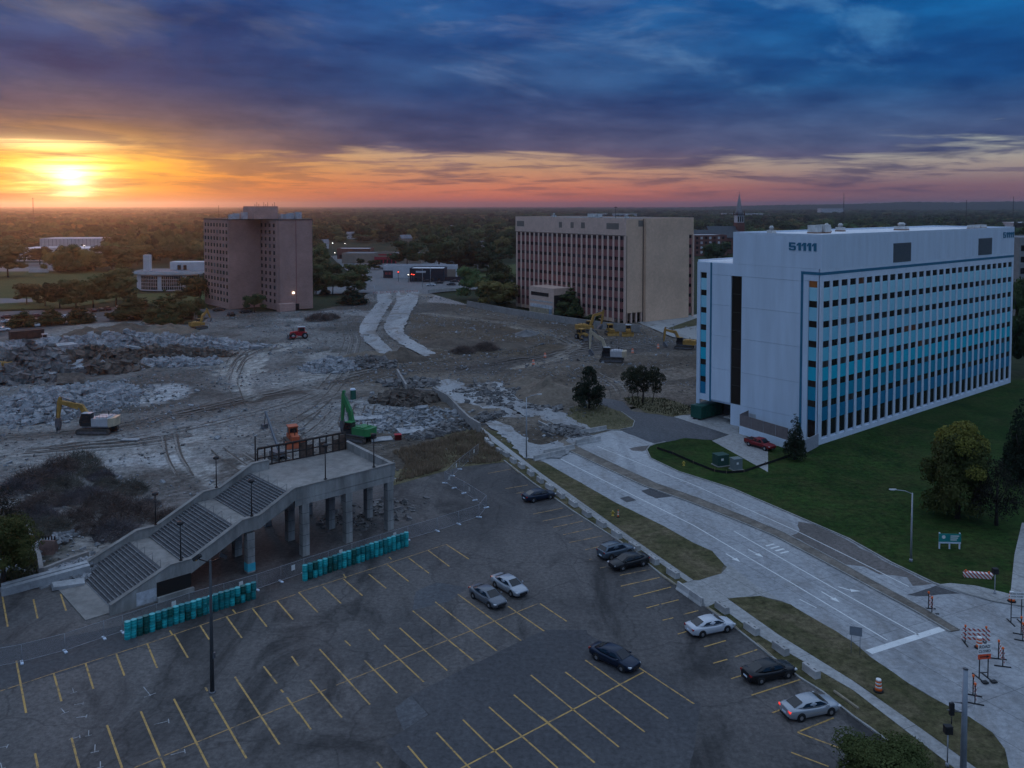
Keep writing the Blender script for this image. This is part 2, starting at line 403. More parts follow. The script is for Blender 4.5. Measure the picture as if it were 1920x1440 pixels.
RA = math.atan2(G(1600, 1170).y - G(1052, 861).y, G(1600, 1170).x - G(1052, 861).x)
M_ASPH = asphalt_mat('worn_asphalt', (.062, .058, .057), (.118, .106, .100))
M_ASPH_NEW = asphalt_mat('resealed_asphalt', (.058, .057, .061), (.078, .076, .078), stain=.12, crk=0, seed=31.)
M_ASPH_DRIVE = asphalt_mat('patched_asphalt', (.075, .078, .085), (.10, .10, .105), stain=.3, crk=.4, seed=12.)
M_ASPH_OLD = asphalt_mat('brown_worn_asphalt', (.11, .095, .085), (.15, .13, .12), stain=.3, crk=.5, seed=5.)
M_ROAD = concrete_road_mat('concrete_road', (.285, .29, .30), (.41, .41, .415), -RA + R(90), dirt=.35)
M_ROAD_RUIN = concrete_road_mat('broken_concrete_road', (.22, .22, .225), (.37, .37, .37), -RA + R(90), joints=False, dirt=.95)
M_FARROAD = concrete_road_mat('far_street_paving', (.105, .105, .11), (.15, .15, .155), R(20), joints=False, dirt=.15)
M_WALK = concrete_road_mat('pavement_concrete', (.30, .295, .285), (.38, .375, .365), -RA + R(90), dirt=.25)
M_KERB = mat('kerb_concrete', (.30, .29, .275), .85, .18, .6, coord='pos', mott=(3, .2))
M_LAWN = grass_mat('lawn_grass', (.013, .034, .007), (.030, .060, .013), (.062, .058, .022), .6)
M_VERGE = grass_mat('verge_grass', (.055, .058, .026), (.098, .084, .044), (.15, .118, .074), .95)
M_DRYG = grass_mat('dry_grass_ground', (.09, .082, .045), (.14, .12, .07), (.17, .145, .09), .7)
M_FARG = grass_mat('far_ground_green', (.020, .030, .014), (.035, .042, .02), (.05, .045, .03), .4)
M_FARLAWN = grass_mat('far_lawn', (.055, .075, .025), (.075, .085, .032), (.10, .09, .045), .4)
M_YEL = None
def paint_mat(name, col, under, wear):
    m, N, L, B = nodes_of(name); g = N.new('ShaderNodeNewGeometry'); src = g.outputs['Position']
    w = tex_ramp(N, L, tex_noise(N, L, src, 1.3, 7, .8), [(wear - .07, 0.0), (wear + .07, 1.0)])
    c = tex_mix(N, L, tex_noise(N, L, src, .5, 4), tuple(k * .7 for k in col), tuple(k * 1.15 for k in col))
    L.new(tex_mix(N, L, w, under, c), B.inputs['Base Color']); B.inputs['Roughness'].default_value = .7; return m
M_YEL = paint_mat('yellow_line_paint', (.54, .32, .09), (.13, .10, .07), .44)
M_YEL2 = paint_mat('faded_yellow_line_paint', (.46, .27, .10), (.10, .085, .07), .47)
M_WHT = paint_mat('white_road_paint', (.78, .78, .76), (.45, .45, .45), .38)
M_SPRAY = paint_mat('white_spray_paint', (.42, .42, .43), (.15, .15, .15), .46)

# --- wide ground to the horizon
def disc(name, r0, z, m):
    b = MB(); n = 64
    rs = [0, 200, 600, 1500, 4000, 9000, r0]
    vs_ = [(0, 0, z)]; fs = []
    for r in rs[1:]:
        for k in range(n): vs_.append((r * math.cos(2 * math.pi * k / n), 200 + r * math.sin(2 * math.pi * k / n), z))
    for k in range(n): fs.append((0, 1 + k, 1 + (k + 1) % n))
    for i in range(len(rs) - 2):
        for k in range(n):
            a = 1 + i * n + k; c = 1 + i * n + (k + 1) % n; fs.append((a, a + n, c + n, c))
    b.v, b.f, b.sm = vs_, fs, [False] * len(fs)
    return b.build(name, m)
ground = tag(disc('ground', 16000, -.55, M_FARG), kind='structure', label='dark green ground running out to the flat horizon')

def ragged(pts, amp, step=1.2):
    out = []; n = len(pts)
    for i, a in enumerate(pts):
        b = pts[(i + 1) % n]; k = max(1, min(60, int((b - a).length / step))); d = b - a; nr = Vector((-d.y, d.x, 0)).normalized() if d.length else Vector()
        for j in range(k):
            p = a.lerp(b, j / k); out.append(p + nr * amp * (noise.noise(p * .9) + .8 * noise.noise(p * .28)))
    return out
def sheet(name, px, z, m, label=None, parent=None, thick=0.0, world_pts=None, rag=0.0):
    pts = world_pts or gl(px, z)
    if rag: pts = ragged(pts, rag)
    b = MB()
    if thick: b.prism([(p.x, p.y) for p in pts], z - thick, z)
    else: b.quad(*[(p.x, p.y, z) for p in pts])
    o = b.build(name, m, parent, fix=False)
    me = o.data
    bm = bmesh.new(); bm.from_mesh(me); bmesh.ops.recalc_face_normals(bm, faces=bm.faces)
    if not thick:
        for f in bm.faces:
            if f.normal.z < 0: f.normal_flip()
    bm.to_mesh(me); bm.free()
    if parent is None: tag(o, label, kind='structure')
    return o
def ribbon(name, pts, w, z, m, parent=None, label=None, h=0.0, kind='structure'):
    """strip of width w (m) along world points"""
    P = [Vector((p[0], p[1], 0)) for p in pts]; W = w if isinstance(w, list) else [w] * len(P)
    Lf, Rt = [], []
    for i, p in enumerate(P):
        d = (P[min(i + 1, len(P) - 1)] - P[max(i - 1, 0)]).normalized(); n = Vector((-d.y, d.x, 0))
        Lf.append(p + n * W[i] / 2); Rt.append(p - n * W[i] / 2)
    b = MB()
    for i in range(len(P) - 1):
        if h:
            secs = [[(q.x, q.y, z + dz) for q, dz in ((Lf[k], 0), (Lf[k], h), (Rt[k], h), (Rt[k], 0))] for k in (i, i + 1)]
            b.loft(secs, smooth=False, caps=(i in (0, len(P) - 2)))
        else:
            b.quad(*[(q.x, q.y, z) for q in (Rt[i], Rt[i + 1], Lf[i + 1], Lf[i])])
    o = b.build(name, m, parent, fix=bool(h))
    if parent is None: tag(o, label, kind=kind)
    return o

# --- demolition ground (uneven soil with tracks and dust)
SITE = [(-330, 650), (0, 632), (140, 606), (250, 602), (370, 612), (430, 585), (600, 583), (660, 570), (705, 548), (790, 548), (870, 572), (1000, 594), (1120, 612), (1200, 606), (1330, 596), (1330, 760),
        (1180, 752), (1150, 770), (1075, 790), (1120, 815), (1050, 850), (985, 858), (905, 800), (860, 832), (745, 905), (560, 960), (330, 1052), (165, 1092), (0, 1112), (-330, 1180)]
SITE_W = [(p.x, p.y) for p in gl(SITE)]
TRACKS = [  # (px path, width m, colour, strength)
    ([(-60, 822), (60, 816), (180, 806), (330, 778), (480, 744), (600, 718), (700, 692), (850, 684), (1000, 680)], 7, (.125, .105, .09), .8),
    ([(360, 768), (480, 746), (570, 733)], 4, (.07, .058, .05), .8),
    ([(690, 702), (850, 682), (960, 668), (1080, 640), (1170, 622)], 15, (.125, .10, .08), .9),
    ([(900, 690), (1060, 662), (1200, 640), (1310, 640)], 14, (.085, .075, .068), .85),
    ([(1060, 640), (1180, 655), (1300, 650)], 10, (.065, .06, .058), .7),
    ([(790, 588), (870, 594), (960, 610), (1040, 632), (1075, 648), (1045, 668), (960, 690)], 3.5, (.26, .225, .185), .9),
    ([(865, 578), (960, 600), (1070, 640)], 5, (.17, .14, .11), .7),
    ([(420, 700), (445, 668), (490, 648), (560, 645)], 6, (.33, .31, .28), .9),
    ([(470, 745), (468, 700), (500, 665), (560, 650)], 2.2, (.36, .34, .31), .9),
    ([(455, 745), (452, 700), (480, 665)], 2.2, (.36, .34, .31), .9),
    ([(340, 800), (345, 850), (365, 890), (400, 930)], 1.4, (.40, .385, .36), .8),
    ([(365, 815), (372, 860), (400, 890)], 1.2, (.40, .385, .36), .8),
    ([(410, 850), (450, 880), (500, 900)], 1.4, (.40, .385, .36), .7),
    ([(240, 860), (300, 845), (330, 860)], 6, (.42, .41, .40), .6),
    ([(220, 755), (300, 745), (310, 730)], 7, (.42, .42, .42), .8),
    ([(-60, 860), (0, 858), (120, 850), (250, 835), (420, 810)], 9, (.30, .285, .265), .6),
    ([(600, 665), (620, 700), (560, 720)], 8, (.33, .32, .30), .7),
    ([(1080, 730), (1190, 720), (1290, 700)], 10, (.22, .185, .15), .6),
    ([(700, 760), (690, 800), (760, 790)], 9, (.36, .36, .36), .6),
    ([(530, 845), (600, 800), (640, 760)], 8, (.28, .27, .255), .6),
    ([(150, 690), (240, 670), (380, 660)], 12, (.10, .085, .075), .7),
    ([(60, 660), (180, 650), (330, 640)], 8, (.37, .375, .385), .6),
    ([(560, 600), (640, 585), (700, 590)], 10, (.34, .335, .33), .5),
    ([(0, 612), (80, 612), (160, 615)], 9, (.24, .20, .17), .6),
    ([(-90, 1000), (10, 985), (35, 1035), (10, 1085), (-60, 1090)], 9, (.05, .046, .034), 1.0),
    ([(40, 905), (120, 930), (220, 955), (300, 950)], 13, (.15, .138, .13), .75),
]
TR_W = [([(p.x, p.y) for p in gl(t[0])], t[1], t[2], t[3]) for t in TRACKS]
TR_B = [(min(p[0] for p in t[0]) - t[1], max(p[0] for p in t[0]) + t[1], min(p[1] for p in t[0]) - t[1], max(p[1] for p in t[0]) + t[1]) for t in TR_W]
FIELD_W = [(p.x, p.y) for p in gl([(772, 588), (870, 600), (960, 615), (1035, 638), (1062, 652), (1010, 664), (860, 668), (822, 662), (775, 632), (760, 612)])]
GRAVEL_W = [(p.x, p.y) for p in gl([(815, 553), (940, 548), (965, 552), (965, 575), (880, 572), (800, 566)])]
def fbm(x, y, s, o=4): return noise.fractal(Vector((x * s, y * s, .3)), 1.0, 2.0, o)
def site_in(x, y):
    if not inpoly(x, y, SITE_W): return 0.0
    d = polydist(x, y, SITE_W + SITE_W[:1]); return min(1.0, d / 6.0)
def tz(x, y):
    k = site_in(x, y)
    return -.08 + k * (.10 + .38 * fbm(x, y, .045) + .14 * fbm(x, y, .22)) if k else -.08
def make_site():
    x0, x1, y0, y1 = -165, 125, 82, 425
    b = MB(); cs = .85; nx = int((x1 - x0) / cs); ny = int((y1 - y0) / (cs * 1.25)); idx = {}; cols = []
    for j in range(ny + 1):
        y = y0 + j * cs * 1.25
        for i in range(nx + 1):
            x = x0 + i * cs
            if abs(x) > y * .66 + 6 : continue
            k = site_in(x, y)
            inside = k > 0
            if not inside and polydist(x, y, SITE_W + SITE_W[:1]) > 3: continue
            n1 = fbm(x, y, .03, 5); n2 = fbm(x + 70, y, .10, 5); n3 = fbm(x, y + 50, .5, 3)
            z = -.08 + k * (.10 + .38 * fbm(x, y, .045) + .14 * fbm(x, y, .22)) if inside else -.08
            t = max(0, min(1, .5 + 1.1 * n1 + .35 * n2))
            bw_ = max(0, min(1, (x + 48 + 18 * n1) / 26)) * .85; g0, g1 = (.095, .086, .077), (.245, .234, .222); h0, h1 = (.095, .075, .057), (.17, .138, .108)
            c = [(g0[q] + (g1[q] - g0[q]) * t) * (1 - bw_) + (h0[q] + (h1[q] - h0[q]) * t) * bw_ for q in range(3)]
            wx = x + 3 * n2; wy = y + 3 * n1
            for (P, w, cc, s), bb in zip(TR_W, TR_B):
                if bb[0] <= wx <= bb[1] and bb[2] <= wy <= bb[3]:
                    d = polydist(wx, wy, P); f = max(0, min(1, (w * (.62 + .4 * n3) - d) / (w * .5) + .4)) * s
                    if d > w: f = 0
                    c = [a + (q - a) * f for a, q in zip(c, cc)]
                    z -= .12 * f
            if inpoly(wx, wy, FIELD_W):
                f = max(0, min(1, .75 + .8 * n2)); c = [a + (q - a) * f for a, q in zip(c, (.10, .076, .054))]
            if inpoly(x, y, GRAVEL_W): c = [a + (q - a) * .8 for a, q in zip(c, (.30, .275, .27))]
            g = 1 + .22 * n3; cols.append((c[0] * g, c[1] * g, c[2] * g, 1))
            idx[i, j] = len(b.v); b.v.append((x, y, z))
    for (i, j), a in list(idx.items()):
        q = [idx.get(p) for p in ((i + 1, j), (i + 1, j + 1), (i, j + 1))]
        if None not in q: b.f.append((a, *q)); b.sm.append(True)
    me = b.mesh('demolition_ground')
    ca = me.color_attributes.new('soil', 'FLOAT_COLOR', 'POINT')
    ca.data.foreach_set('color', [v for c in cols for v in c])
    m, N, L, B = nodes_of('demolition_soil'); g = N.new('ShaderNodeNewGeometry'); src = g.outputs['Position']
    at = N.new('ShaderNodeAttribute'); at.attribute_name = 'soil'
    fine = tex_noise(N, L, src, .9, 9, .78); f2 = tex_noise(N, L, src, .25, 8, .7, (1, .35), R(-25), 1.5)
    col = tex_mix(N, L, 1.0, at.outputs['Color'], tex_ramp(N, L, fine, [(.32, .28), (.68, 1.75)]), 'MULTIPLY')
    col = tex_mix(N, L, tex_ramp(N, L, f2, [(.54, 0.0), (.66, .55)]), col, (.07, .06, .052))
    f3 = tex_noise(N, L, src, .35, 8, .75, (.5, 1), R(10), 1.2)
    col = tex_mix(N, L, tex_ramp(N, L, f3, [(.60, 0.0), (.70, .6)]), col, (.34, .335, .33))
    L.new(col, B.inputs['Base Color']); B.inputs['Roughness'].default_value = .95; B.inputs['Specular IOR Level'].default_value = .1
    tex_bump(N, L, B, fine, .8, .25)
    return tag(link('demolition_ground', me, m), 'grey brown churned soil of the cleared demolition site', kind='structure')
site = make_site()
def tracks():
    rg = random.Random(77); mats_ = [mat('rut_soil_dark', (.095, .080, .068), .95, .3, .6, coord='pos', mott=(2, .3)), mat('rut_soil_pale', (.235, .215, .195), .95, .2, .6, coord='pos', mott=(2, .3))]
    extra = [([(420, 705), (432, 672), (465, 648), (520, 640), (580, 650)], 5, 0, 1), ([(455, 760), (440, 715), (455, 675), (500, 655)], 4, 0, 1), ([(330, 800), (340, 850), (372, 900), (430, 935)], 5, 0, 1), ([(420, 840), (470, 880), (545, 905)], 5, 0, 1), ([(250, 830), (400, 800), (560, 760), (690, 705)], 7, 0, 1), ([(1090, 690), (1150, 720), (1165, 745), (1130, 765)], 4, 0, 1), ([(1180, 700), (1240, 690), (1300, 700)], 6, 0, 1), ([(520, 800), (590, 760), (640, 700), (660, 640), (650, 600)], 6, 0, 1), ([(60, 840), (220, 822), (330, 800)], 6, 0, 1), ([(860, 610), (930, 622), (1000, 640)], 8, 0, 1), ([(640, 720), (720, 700), (800, 690)], 6, 0, 1)]
    for P, w, c_, s_ in TRACKS + extra:
        if w < 3: continue
        for q in range(3 if w > 5 else 2):
            W_ = [Vector((p.x, p.y, 0)) for p in gl(P)]; off = rg.uniform(-.5, .5) * w; ph = rg.uniform(0, 9); mt = mats_[rg.random() < .45]
            sm = []
            for a, b in zip(W_, W_[1:]):
                k = max(2, int((b - a).length / 2.5))
                for j in range(k): sm.append(a.lerp(b, j / k))
            for _ in range(3): sm = [sm[0]] + [(sm[i - 1] + sm[i] * 2 + sm[i + 1]) / 4 for i in range(1, len(sm) - 1)] + [sm[-1]]
            i0 = int(rg.uniform(0, .3) * len(sm)); i1 = int(rg.uniform(.7, 1) * len(sm)); sm = sm[i0:i1]
            if len(sm) < 4: continue
            for gap in (-1.05, 1.05):
                b_ = MB()
                for i in range(len(sm) - 1):
                    e = []
                    for p, d in ((sm[i], sm[i + 1] - sm[max(i - 1, 0)]), (sm[i + 1], sm[min(i + 2, len(sm) - 1)] - sm[i])):
                        n = Vector((-d.y, d.x, 0)).normalized(); o_ = off + gap + .5 * math.sin(ph + p.x * .06)
                        for sd_ in (-.15, .15): v = p + n * (o_ + sd_); e.append((v.x, v.y, tz(v.x, v.y) + .035))
                    b_.quad(e[0], e[2], e[3], e[1])
                b_.build('tyre_track', mt, site, fix=False)
tracks()

sheet('soil_base', [(905, 803), (955, 852), (1110, 803), (1168, 772), (1205, 762), (1330, 768), (1600, 790), (2000, 690), (2300, 1000), (2300, 1650), (1200, 1500), (1000, 900)], -.025, mat('bare_base_soil', (.13, .115, .09), .95, .3, .5, coord='pos', mott=(2, .3)), 'bare soil showing along the edges of the road')
# --- the car park
KERB_L = ZP(820, 800, 4, [(500, 255), (700, 410), (1010, 630), (1380, 870), (1670, 1105), (1790, 1190)])
KERB_L2 = ZP(1060, 1080, 3.556, [(940, 210), (1160, 370), (1380, 545), (1560, 680), (1720, 780), (1920, 940)]) + [(1630, 1365), (1720, 1432), (1790, 1490)]
LOT = [(-420, 1240), (-420, 1195), (0, 1105), (165, 1085), (330, 1045), (560, 950), (745, 895), (860, 862)] + KERB_L + KERB_L2 + [(1790, 1700), (-420, 1700)]
parking_lot = sheet('parking_lot', LOT, 0.0, M_ASPH, 'worn dark asphalt car park with faded yellow stall lines')
def patch(px, m, z=.004): return sheet('asphalt_patch', px, z, m, parent=parking_lot, rag=.12)
patch(ZP(560, 1000, 3.273, [(535, 1275), (800, 1115), (690, 995), (1240, 720), (1510, 590), (1765, 592)]) + ZP(1060, 1080, 3.556, [(150, 385), (470, 560), (905, 850), (850, 1180), (800, 1420)]) + [(1285, 1600), (900, 1600), (770, 1440)], M_ASPH_NEW)
patch(ZP(560, 1000, 3.273, [(720, 355), (850, 300), (1040, 335), (920, 420), (700, 470)]), M_ASPH_DRIVE)
patch(ZP(560, 1000, 3.273, [(590, 1070), (690, 995), (800, 1115), (640, 1210)]), M_ASPH_DRIVE)
patch(ZP(0, 1080, 3.4286, [(0, 440), (400, 400), (700, 330), (900, 300), (880, 470), (350, 640), (0, 720)]), M_ASPH_NEW)
def line(parent, a, b, w, m, z=.010, name='stall_line'):
    a = G(*a, z); b = G(*b, z); d = (b - a); d.z = 0
    n = Vector((-d.y, d.x, 0)).normalized() * w / 2
    mb = MB(); mb.quad(a - n, b - n, b + n, a + n); return mb.build(name, m, parent, fix=False)
L6 = [(15, 130, 50, 325), (215, 150, 242, 272), (390, 115, 425, 222), (105, 545, 168, 880), (345, 625, 395, 805), (550, 560, 600, 725), (745, 495, 800, 640), (945, 432, 1010, 590), (1120, 375, 1208, 525), (1285, 315, 1345, 408),
      (1455, 260, 1555, 398), (1620, 205, 1715, 325), (1780, 158, 1885, 280), (1090, 350, 1110, 380), (1495, 215, 1515, 240), (225, 1140, 245, 1234), (460, 1040, 510, 1234), (688, 958, 785, 1234), (905, 870, 1060, 1234),
      (1118, 790, 1345, 1234), (1320, 715, 1333, 740), (1353, 775, 1585, 1172), (1510, 648, 1797, 1083), (1695, 580, 1780, 690), (1805, 730, 1822, 748), (1845, 780, 1920, 885), (1875, 515, 1920, 580)]
L6r = [(0, 740, 345, 625), (345, 625, 945, 435), (945, 435, 1450, 262), (1450, 262, 1780, 158), (1780, 158, 1900, 118), (860, 1234, 1920, 800)]
L7 = [(0, 362, 118, 485), (150, 325, 260, 430), (275, 280, 392, 382), (430, 250, 537, 337), (545, 192, 675, 295), (675, 150, 800, 245), (795, 105, 925, 203), (905, 67, 1045, 158), (275, 250, 290, 275), (555, 145, 570, 160),
      (70, 900, 265, 1130), (0, 1097, 75, 1203), (128, 710, 437, 1050), (283, 657, 318, 690), (405, 780, 605, 980), (430, 590, 495, 655), (525, 685, 768, 912), (620, 580, 912, 842), (700, 475, 1072, 780), (838, 420, 1217, 722),
      (975, 372, 1365, 658), (1285, 447, 1507, 600), (1480, 430, 1645, 540)]
L7r = [(0, 362, 470, 210), (470, 210, 905, 67), (0, 1025, 175, 955), (230, 932, 1470, 430)]
L7n = [(480, 1402, 560, 1500), (670, 1305, 785, 1440), (845, 1222, 1050, 1440), (1008, 1143, 1310, 1440), (1168, 1065, 1590, 1440), (1320, 990, 1815, 1405), (1000, 1440, 1833, 1002), (785, 1440, 900, 1575), (1050, 1440, 1150, 1546), (1000, 1440, 820, 1540)]
L4 = [(370, 68, 628, 10), (455, 137, 705, 73), (540, 213, 625, 190), (640, 187, 755, 158), (648, 295, 720, 278), (790, 255, 887, 230), (750, 387, 815, 367), (925, 472, 1070, 430), (985, 582, 1080, 555), (1128, 540, 1280, 490),
      (1105, 685, 1200, 655), (1240, 795, 1565, 690), (1380, 912, 1455, 883), (1550, 1040, 1790, 945), (1548, 1042, 1920, 1180), (1505, 1175, 1755, 1270)]
L4n = [(0, 917, 522, 640), (133, 560, 685, 950), (0, 640, 530, 1040), (-230, 660, 357, 1140), (-160, 938, 195, 1245), (475, 600, 858, 852)]
L8 = [(510, 465, 680, 437), (590, 500, 650, 490), (720, 655, 940, 610), (790, 708, 1020, 660), (870, 755, 1090, 708), (945, 810, 1165, 762), (990, 868, 1240, 818), (1110, 922, 1300, 880), (1140, 997, 1165, 990), (1220, 1060, 1265, 1050), (1370, 1115, 1590, 1070), (1380, 1193, 1665, 1130), (380, 350, 550, 318)]
def lines(lst, ox, oy, s, w, m):
    zq[0] += .0004
    for i_, (x1, y1, x2, y2) in enumerate(lst): line(parking_lot, (ox + x1 / s, oy + y1 / s), (ox + x2 / s, oy + y2 / s), w, m, z=.010 + zq[0] + .0013 * (i_ % 3) + .004 * (abs(x2 - x1) > 2.1 * abs(y2 - y1)))
zq = [0.0]
lines(L6, 0, 1080, 3.4286, .16, M_YEL); lines(L6r, 0, 1080, 3.4286, .13, M_YEL2)
lines(L7, 560, 1000, 3.273, .15, M_YEL); lines(L7r, 560, 1000, 3.273, .13, M_YEL2); lines(L7n, 560, 1000, 3.273, .15, M_YEL)
lines(L4, 1060, 1080, 3.556, .15, M_YEL); lines(L4n, 1060, 1080, 3.556, .15, M_YEL); lines(L8, 820, 800, 4, .15, M_YEL2)
for q, (x, y, sz) in enumerate([(470, 735, 1), (508, 822, .8), (405, 865, 1.2), (525, 905, .9), (945, 740, 2), (1040, 942, 1.3), (570, 1010, .9), (480, 1040, .9), (610, 1108, 1.2), (1145, 1137, 1.2), (645, 1212, .9), (10, 1100, 1), (8, 1220, 1)]):
    c = G(x / 3.4286, 1080 + y / 3.4286, .008); a = random.uniform(-.3, .3) + (R(30) if q % 2 else R(-50))
    mk = MB()
    for da, ln in ((0, .45 * sz), (R(90), .25 * sz)):
        d = Vector((math.cos(a + da), math.sin(a + da), 0)); n = Vector((-d.y, d.x, 0)) * .035
        c2 = c + (d * .0 if da == 0 else Vector((math.cos(a), math.sin(a), 0)) * .4 * sz) + Vector((0, 0, .004 if da else 0))
        mk.quad(c2 - d * ln - n, c2 + d * ln - n, c2 + d * ln + n, c2 - d * ln + n)
    mk.build('survey_mark', M_SPRAY, parking_lot, fix=False)
# --- pavement, verges, roads
WALK_L = ZP(820, 800, 4, [(270, 20), (300, 30), (720, 330), (1060, 600), (1420, 850), (1880, 1165)]); WALK_R = ZP(820, 800, 4, [(310, 0), (340, 10), (780, 350), (1440, 820), (1920, 1150)])
sheet('grass_verge', WALK_L[1:] + list(reversed(KERB_L)) + [(905, 842), (868, 822), (880, 805)], .03, M_VERGE, 'thin grass strip between car park kerb and concrete blocks', rag=.12)
VERGE1_R = ZP(820, 800, 4, [(380, 20), (470, 40), (600, 130), (720, 255), (810, 270), (1340, 570), (1700, 745), (1920, 870)]) + [(1335, 1033), (1357, 1058), (1352, 1075), (1310, 1088)]
sheet('grass_verge', WALK_R[1:] + list(reversed(VERGE1_R)), .034, M_VERGE, 'brown green verge between footpath and road above the driveway', rag=.12)
W2L = ZP(1060, 1080, 3.556, [(1000, 180), (1300, 400), (1920, 760)]) + [(1690, 1363), (1790, 1440), (1850, 1490)]; W2R = ZP(1060, 1080, 3.556, [(1080, 150), (1420, 390), (1920, 700)]) + [(1730, 1368), (1830, 1440), (1890, 1490)]
sheet('grass_verge', W2L + list(reversed(KERB_L2)), .03, M_VERGE, 'thin grass strip with concrete blocks beside the lower car park kerb', rag=.12)
V2R = ZP(1060, 1080, 3.556, [(1080, 150), (1300, 135), (1500, 190), (1920, 440)]) + [(1633, 1232), (1705, 1282), (1750, 1309), (1819, 1345), (1861, 1373), (1884, 1404), (1892, 1440), (1890, 1490)]
sheet('grass_verge', list(reversed(V2R)) + W2R[1:-1], .034, M_VERGE, 'brown verge with an orange drum between footpath and road', rag=.12)
sheet('footpath', WALK_L + list(reversed(WALK_R)), .06, M_WALK, 'narrow concrete footpath along the upper road verge', thick=.06)
sheet('footpath', W2L + list(reversed(W2R)), .06, M_WALK, 'narrow concrete footpath along the lower road verge', thick=.06)
DRIVE = [WALK_R[-1], (1310, 1088), (1352, 1075), (1368, 1058), (1420, 1100), (1470, 1128), (1425, 1117), W2R[0], W2L[0], KERB_L2[0], KERB_L[-1], WALK_L[-1]]
sheet('driveway', DRIVE, .012, M_WALK, 'pale concrete driveway from the road into the car park')
for P in (KERB_L, KERB_L2):
    ribbon('kerb', gl(P), .18, 0.0, M_KERB, h=.13, label='low concrete kerb edging the %s part of the car park' % ('upper' if P is KERB_L else 'lower'))
LEFT_E = [(985, 852), (1000, 862)] + VERGE1_R[4:] + [(1420, 1112)] + V2R[2:]
MED = [(1010, 802), (1075, 842), (1140, 873), (1220, 910), (1300, 938), (1394, 975), (1461, 1003), (1558, 1054), (1645, 1102), (1725, 1145), (1790, 1184)]
LAWN_E = ZP(960, 560, 4, [(1080, 1090), (1030, 1110), (1010, 1135), (1040, 1200), (1250, 1300), (1660, 1430)]) + ZP(1300, 720, 3.097, [(600, 770), (900, 900), (1150, 1040), (1400, 1160)]) + [(1800, 1110), (1860, 1128), (1920, 1138)]
road_poly = [(985, 850), (1040, 850), (1105, 818), (1150, 806), (1168, 808), (1230, 830)] + LAWN_E[1:] + [(2300, 1170), (2300, 1560), (1892, 1490)] + list(reversed(V2R[2:-1])) + [(1420, 1108)] + list(reversed(VERGE1_R[4:-2]))
road = sheet('road', road_poly, .008, M_ROAD, 'pale concrete divided road with worn white lane lines')
sheet('asphalt_patch', ZP(1300, 720, 3.097, [(610, 800), (700, 815), (900, 910), (1150, 1050), (1390, 1162), (1270, 1172), (1240, 1120), (1080, 1105), (990, 1060), (850, 1045), (800, 1020), (620, 905), (560, 880), (620, 850)]), .012, M_ASPH_OLD, parent=road, rag=.3)
sheet('asphalt_patch', [(1700, 1115), (1755, 1098), (1800, 1112), (1720, 1118)], .014, M_ASPH_NEW, parent=road, rag=.3)
sheet('asphalt_patch', ZP(820, 800, 4, [(1525, 480), (1600, 455), (1670, 440), (1760, 470), (1810, 490), (1740, 525), (1640, 538), (1570, 510)]), .012, M_ASPH_NEW, parent=road, rag=.3)
sheet('asphalt_patch', ZP(820, 800, 4, [(1365, 535), (1430, 520), (1490, 550), (1420, 568)]), .012, M_ASPH_NEW, parent=road, rag=.3)
sheet('asphalt_patch', ZP(820, 800, 4, [(1440, 165), (1500, 150), (1590, 140), (1600, 165), (1540, 185), (1470, 180)]), .012, M_ASPH_OLD, parent=road, rag=.3)
median = ribbon('median_strip', gl(MED), [2.4, 2.4, 2.3, 2.2, 2.1, 1.9, 1.7, 1.5, 1.3, 1.2, 1.0], .008, mat('median_soil', (.17, .145, .12), .95, .3, .5, coord='pos', mott=(2.5, .35), bump=.4), h=.10, label='narrow worn concrete median dividing the road')
for s in (-1, 1):
    P = gl(MED[1:]); W = [2.4, 2.3, 2.2, 2.1, 1.9, 1.7, 1.5, 1.3, 1.2, 1.0]; Q = []
    for i, p in enumerate(P):
        d = (P[min(i + 1, len(P) - 1)] - P[max(i - 1, 0)]).normalized(); Q.append(p + Vector((-d.y, d.x, 0)) * s * (W[i] / 2 + .08))
    ribbon('kerb', Q, .15, .008, M_KERB, median, h=.16)
def wl(pts, w, m=M_WHT, name='lane_line'): ribbon(name, gl(pts), w, .022, m, parent=road)
wl([(1052, 861), (1300, 985), (1494, 1099), (1664, 1201)], .15); wl([(1376, 996), (1558, 1100), (1722, 1191)], .15)
wl([(1120, 837), (1300, 909), (1494, 996), (1590, 1043), (1704, 1100)], .13); wl([(1499, 1124), (1531, 1140)], .12)
wl([(1629, 1223), (1767, 1179)], .8, name='stop_bar')
def arrow(px, a_px, turn=0):
    a = G(*px, .022); b = G(*a_px, .022); d = (b - a); ln = d.length; d.normalize(); n = Vector((-d.y, d.x, 0)); mb = MB()
    mb.quad(a - n * .09, a + d * (ln - 1) - n * .09, a + d * (ln - 1) + n * .09, a + n * .09)
    e = b + n * turn * .5; hd = (d + n * turn).normalized(); hn = Vector((-hd.y, hd.x, 0)); s0 = a + d * (ln - 1)
    if turn: s0 = s0 + hd * .0
    mb.quad(s0 - hn * .38, s0 + hd * 1.1, s0 + hn * .38); mb.build('lane_arrow', M_WHT, road, fix=False)
arrow((1540, 1109), (1574, 1129)); arrow((1572, 1100), (1612, 1112), turn=.6); arrow((1361, 1038), (1387, 1053)); arrow((1403, 1030), (1430, 1044))
for k in range(4): wl([(1436 + k * 9, 1024 + k * 4.6), (1452 + k * 9, 1020 + k * 4.6)], .3, name='lane_lettering')
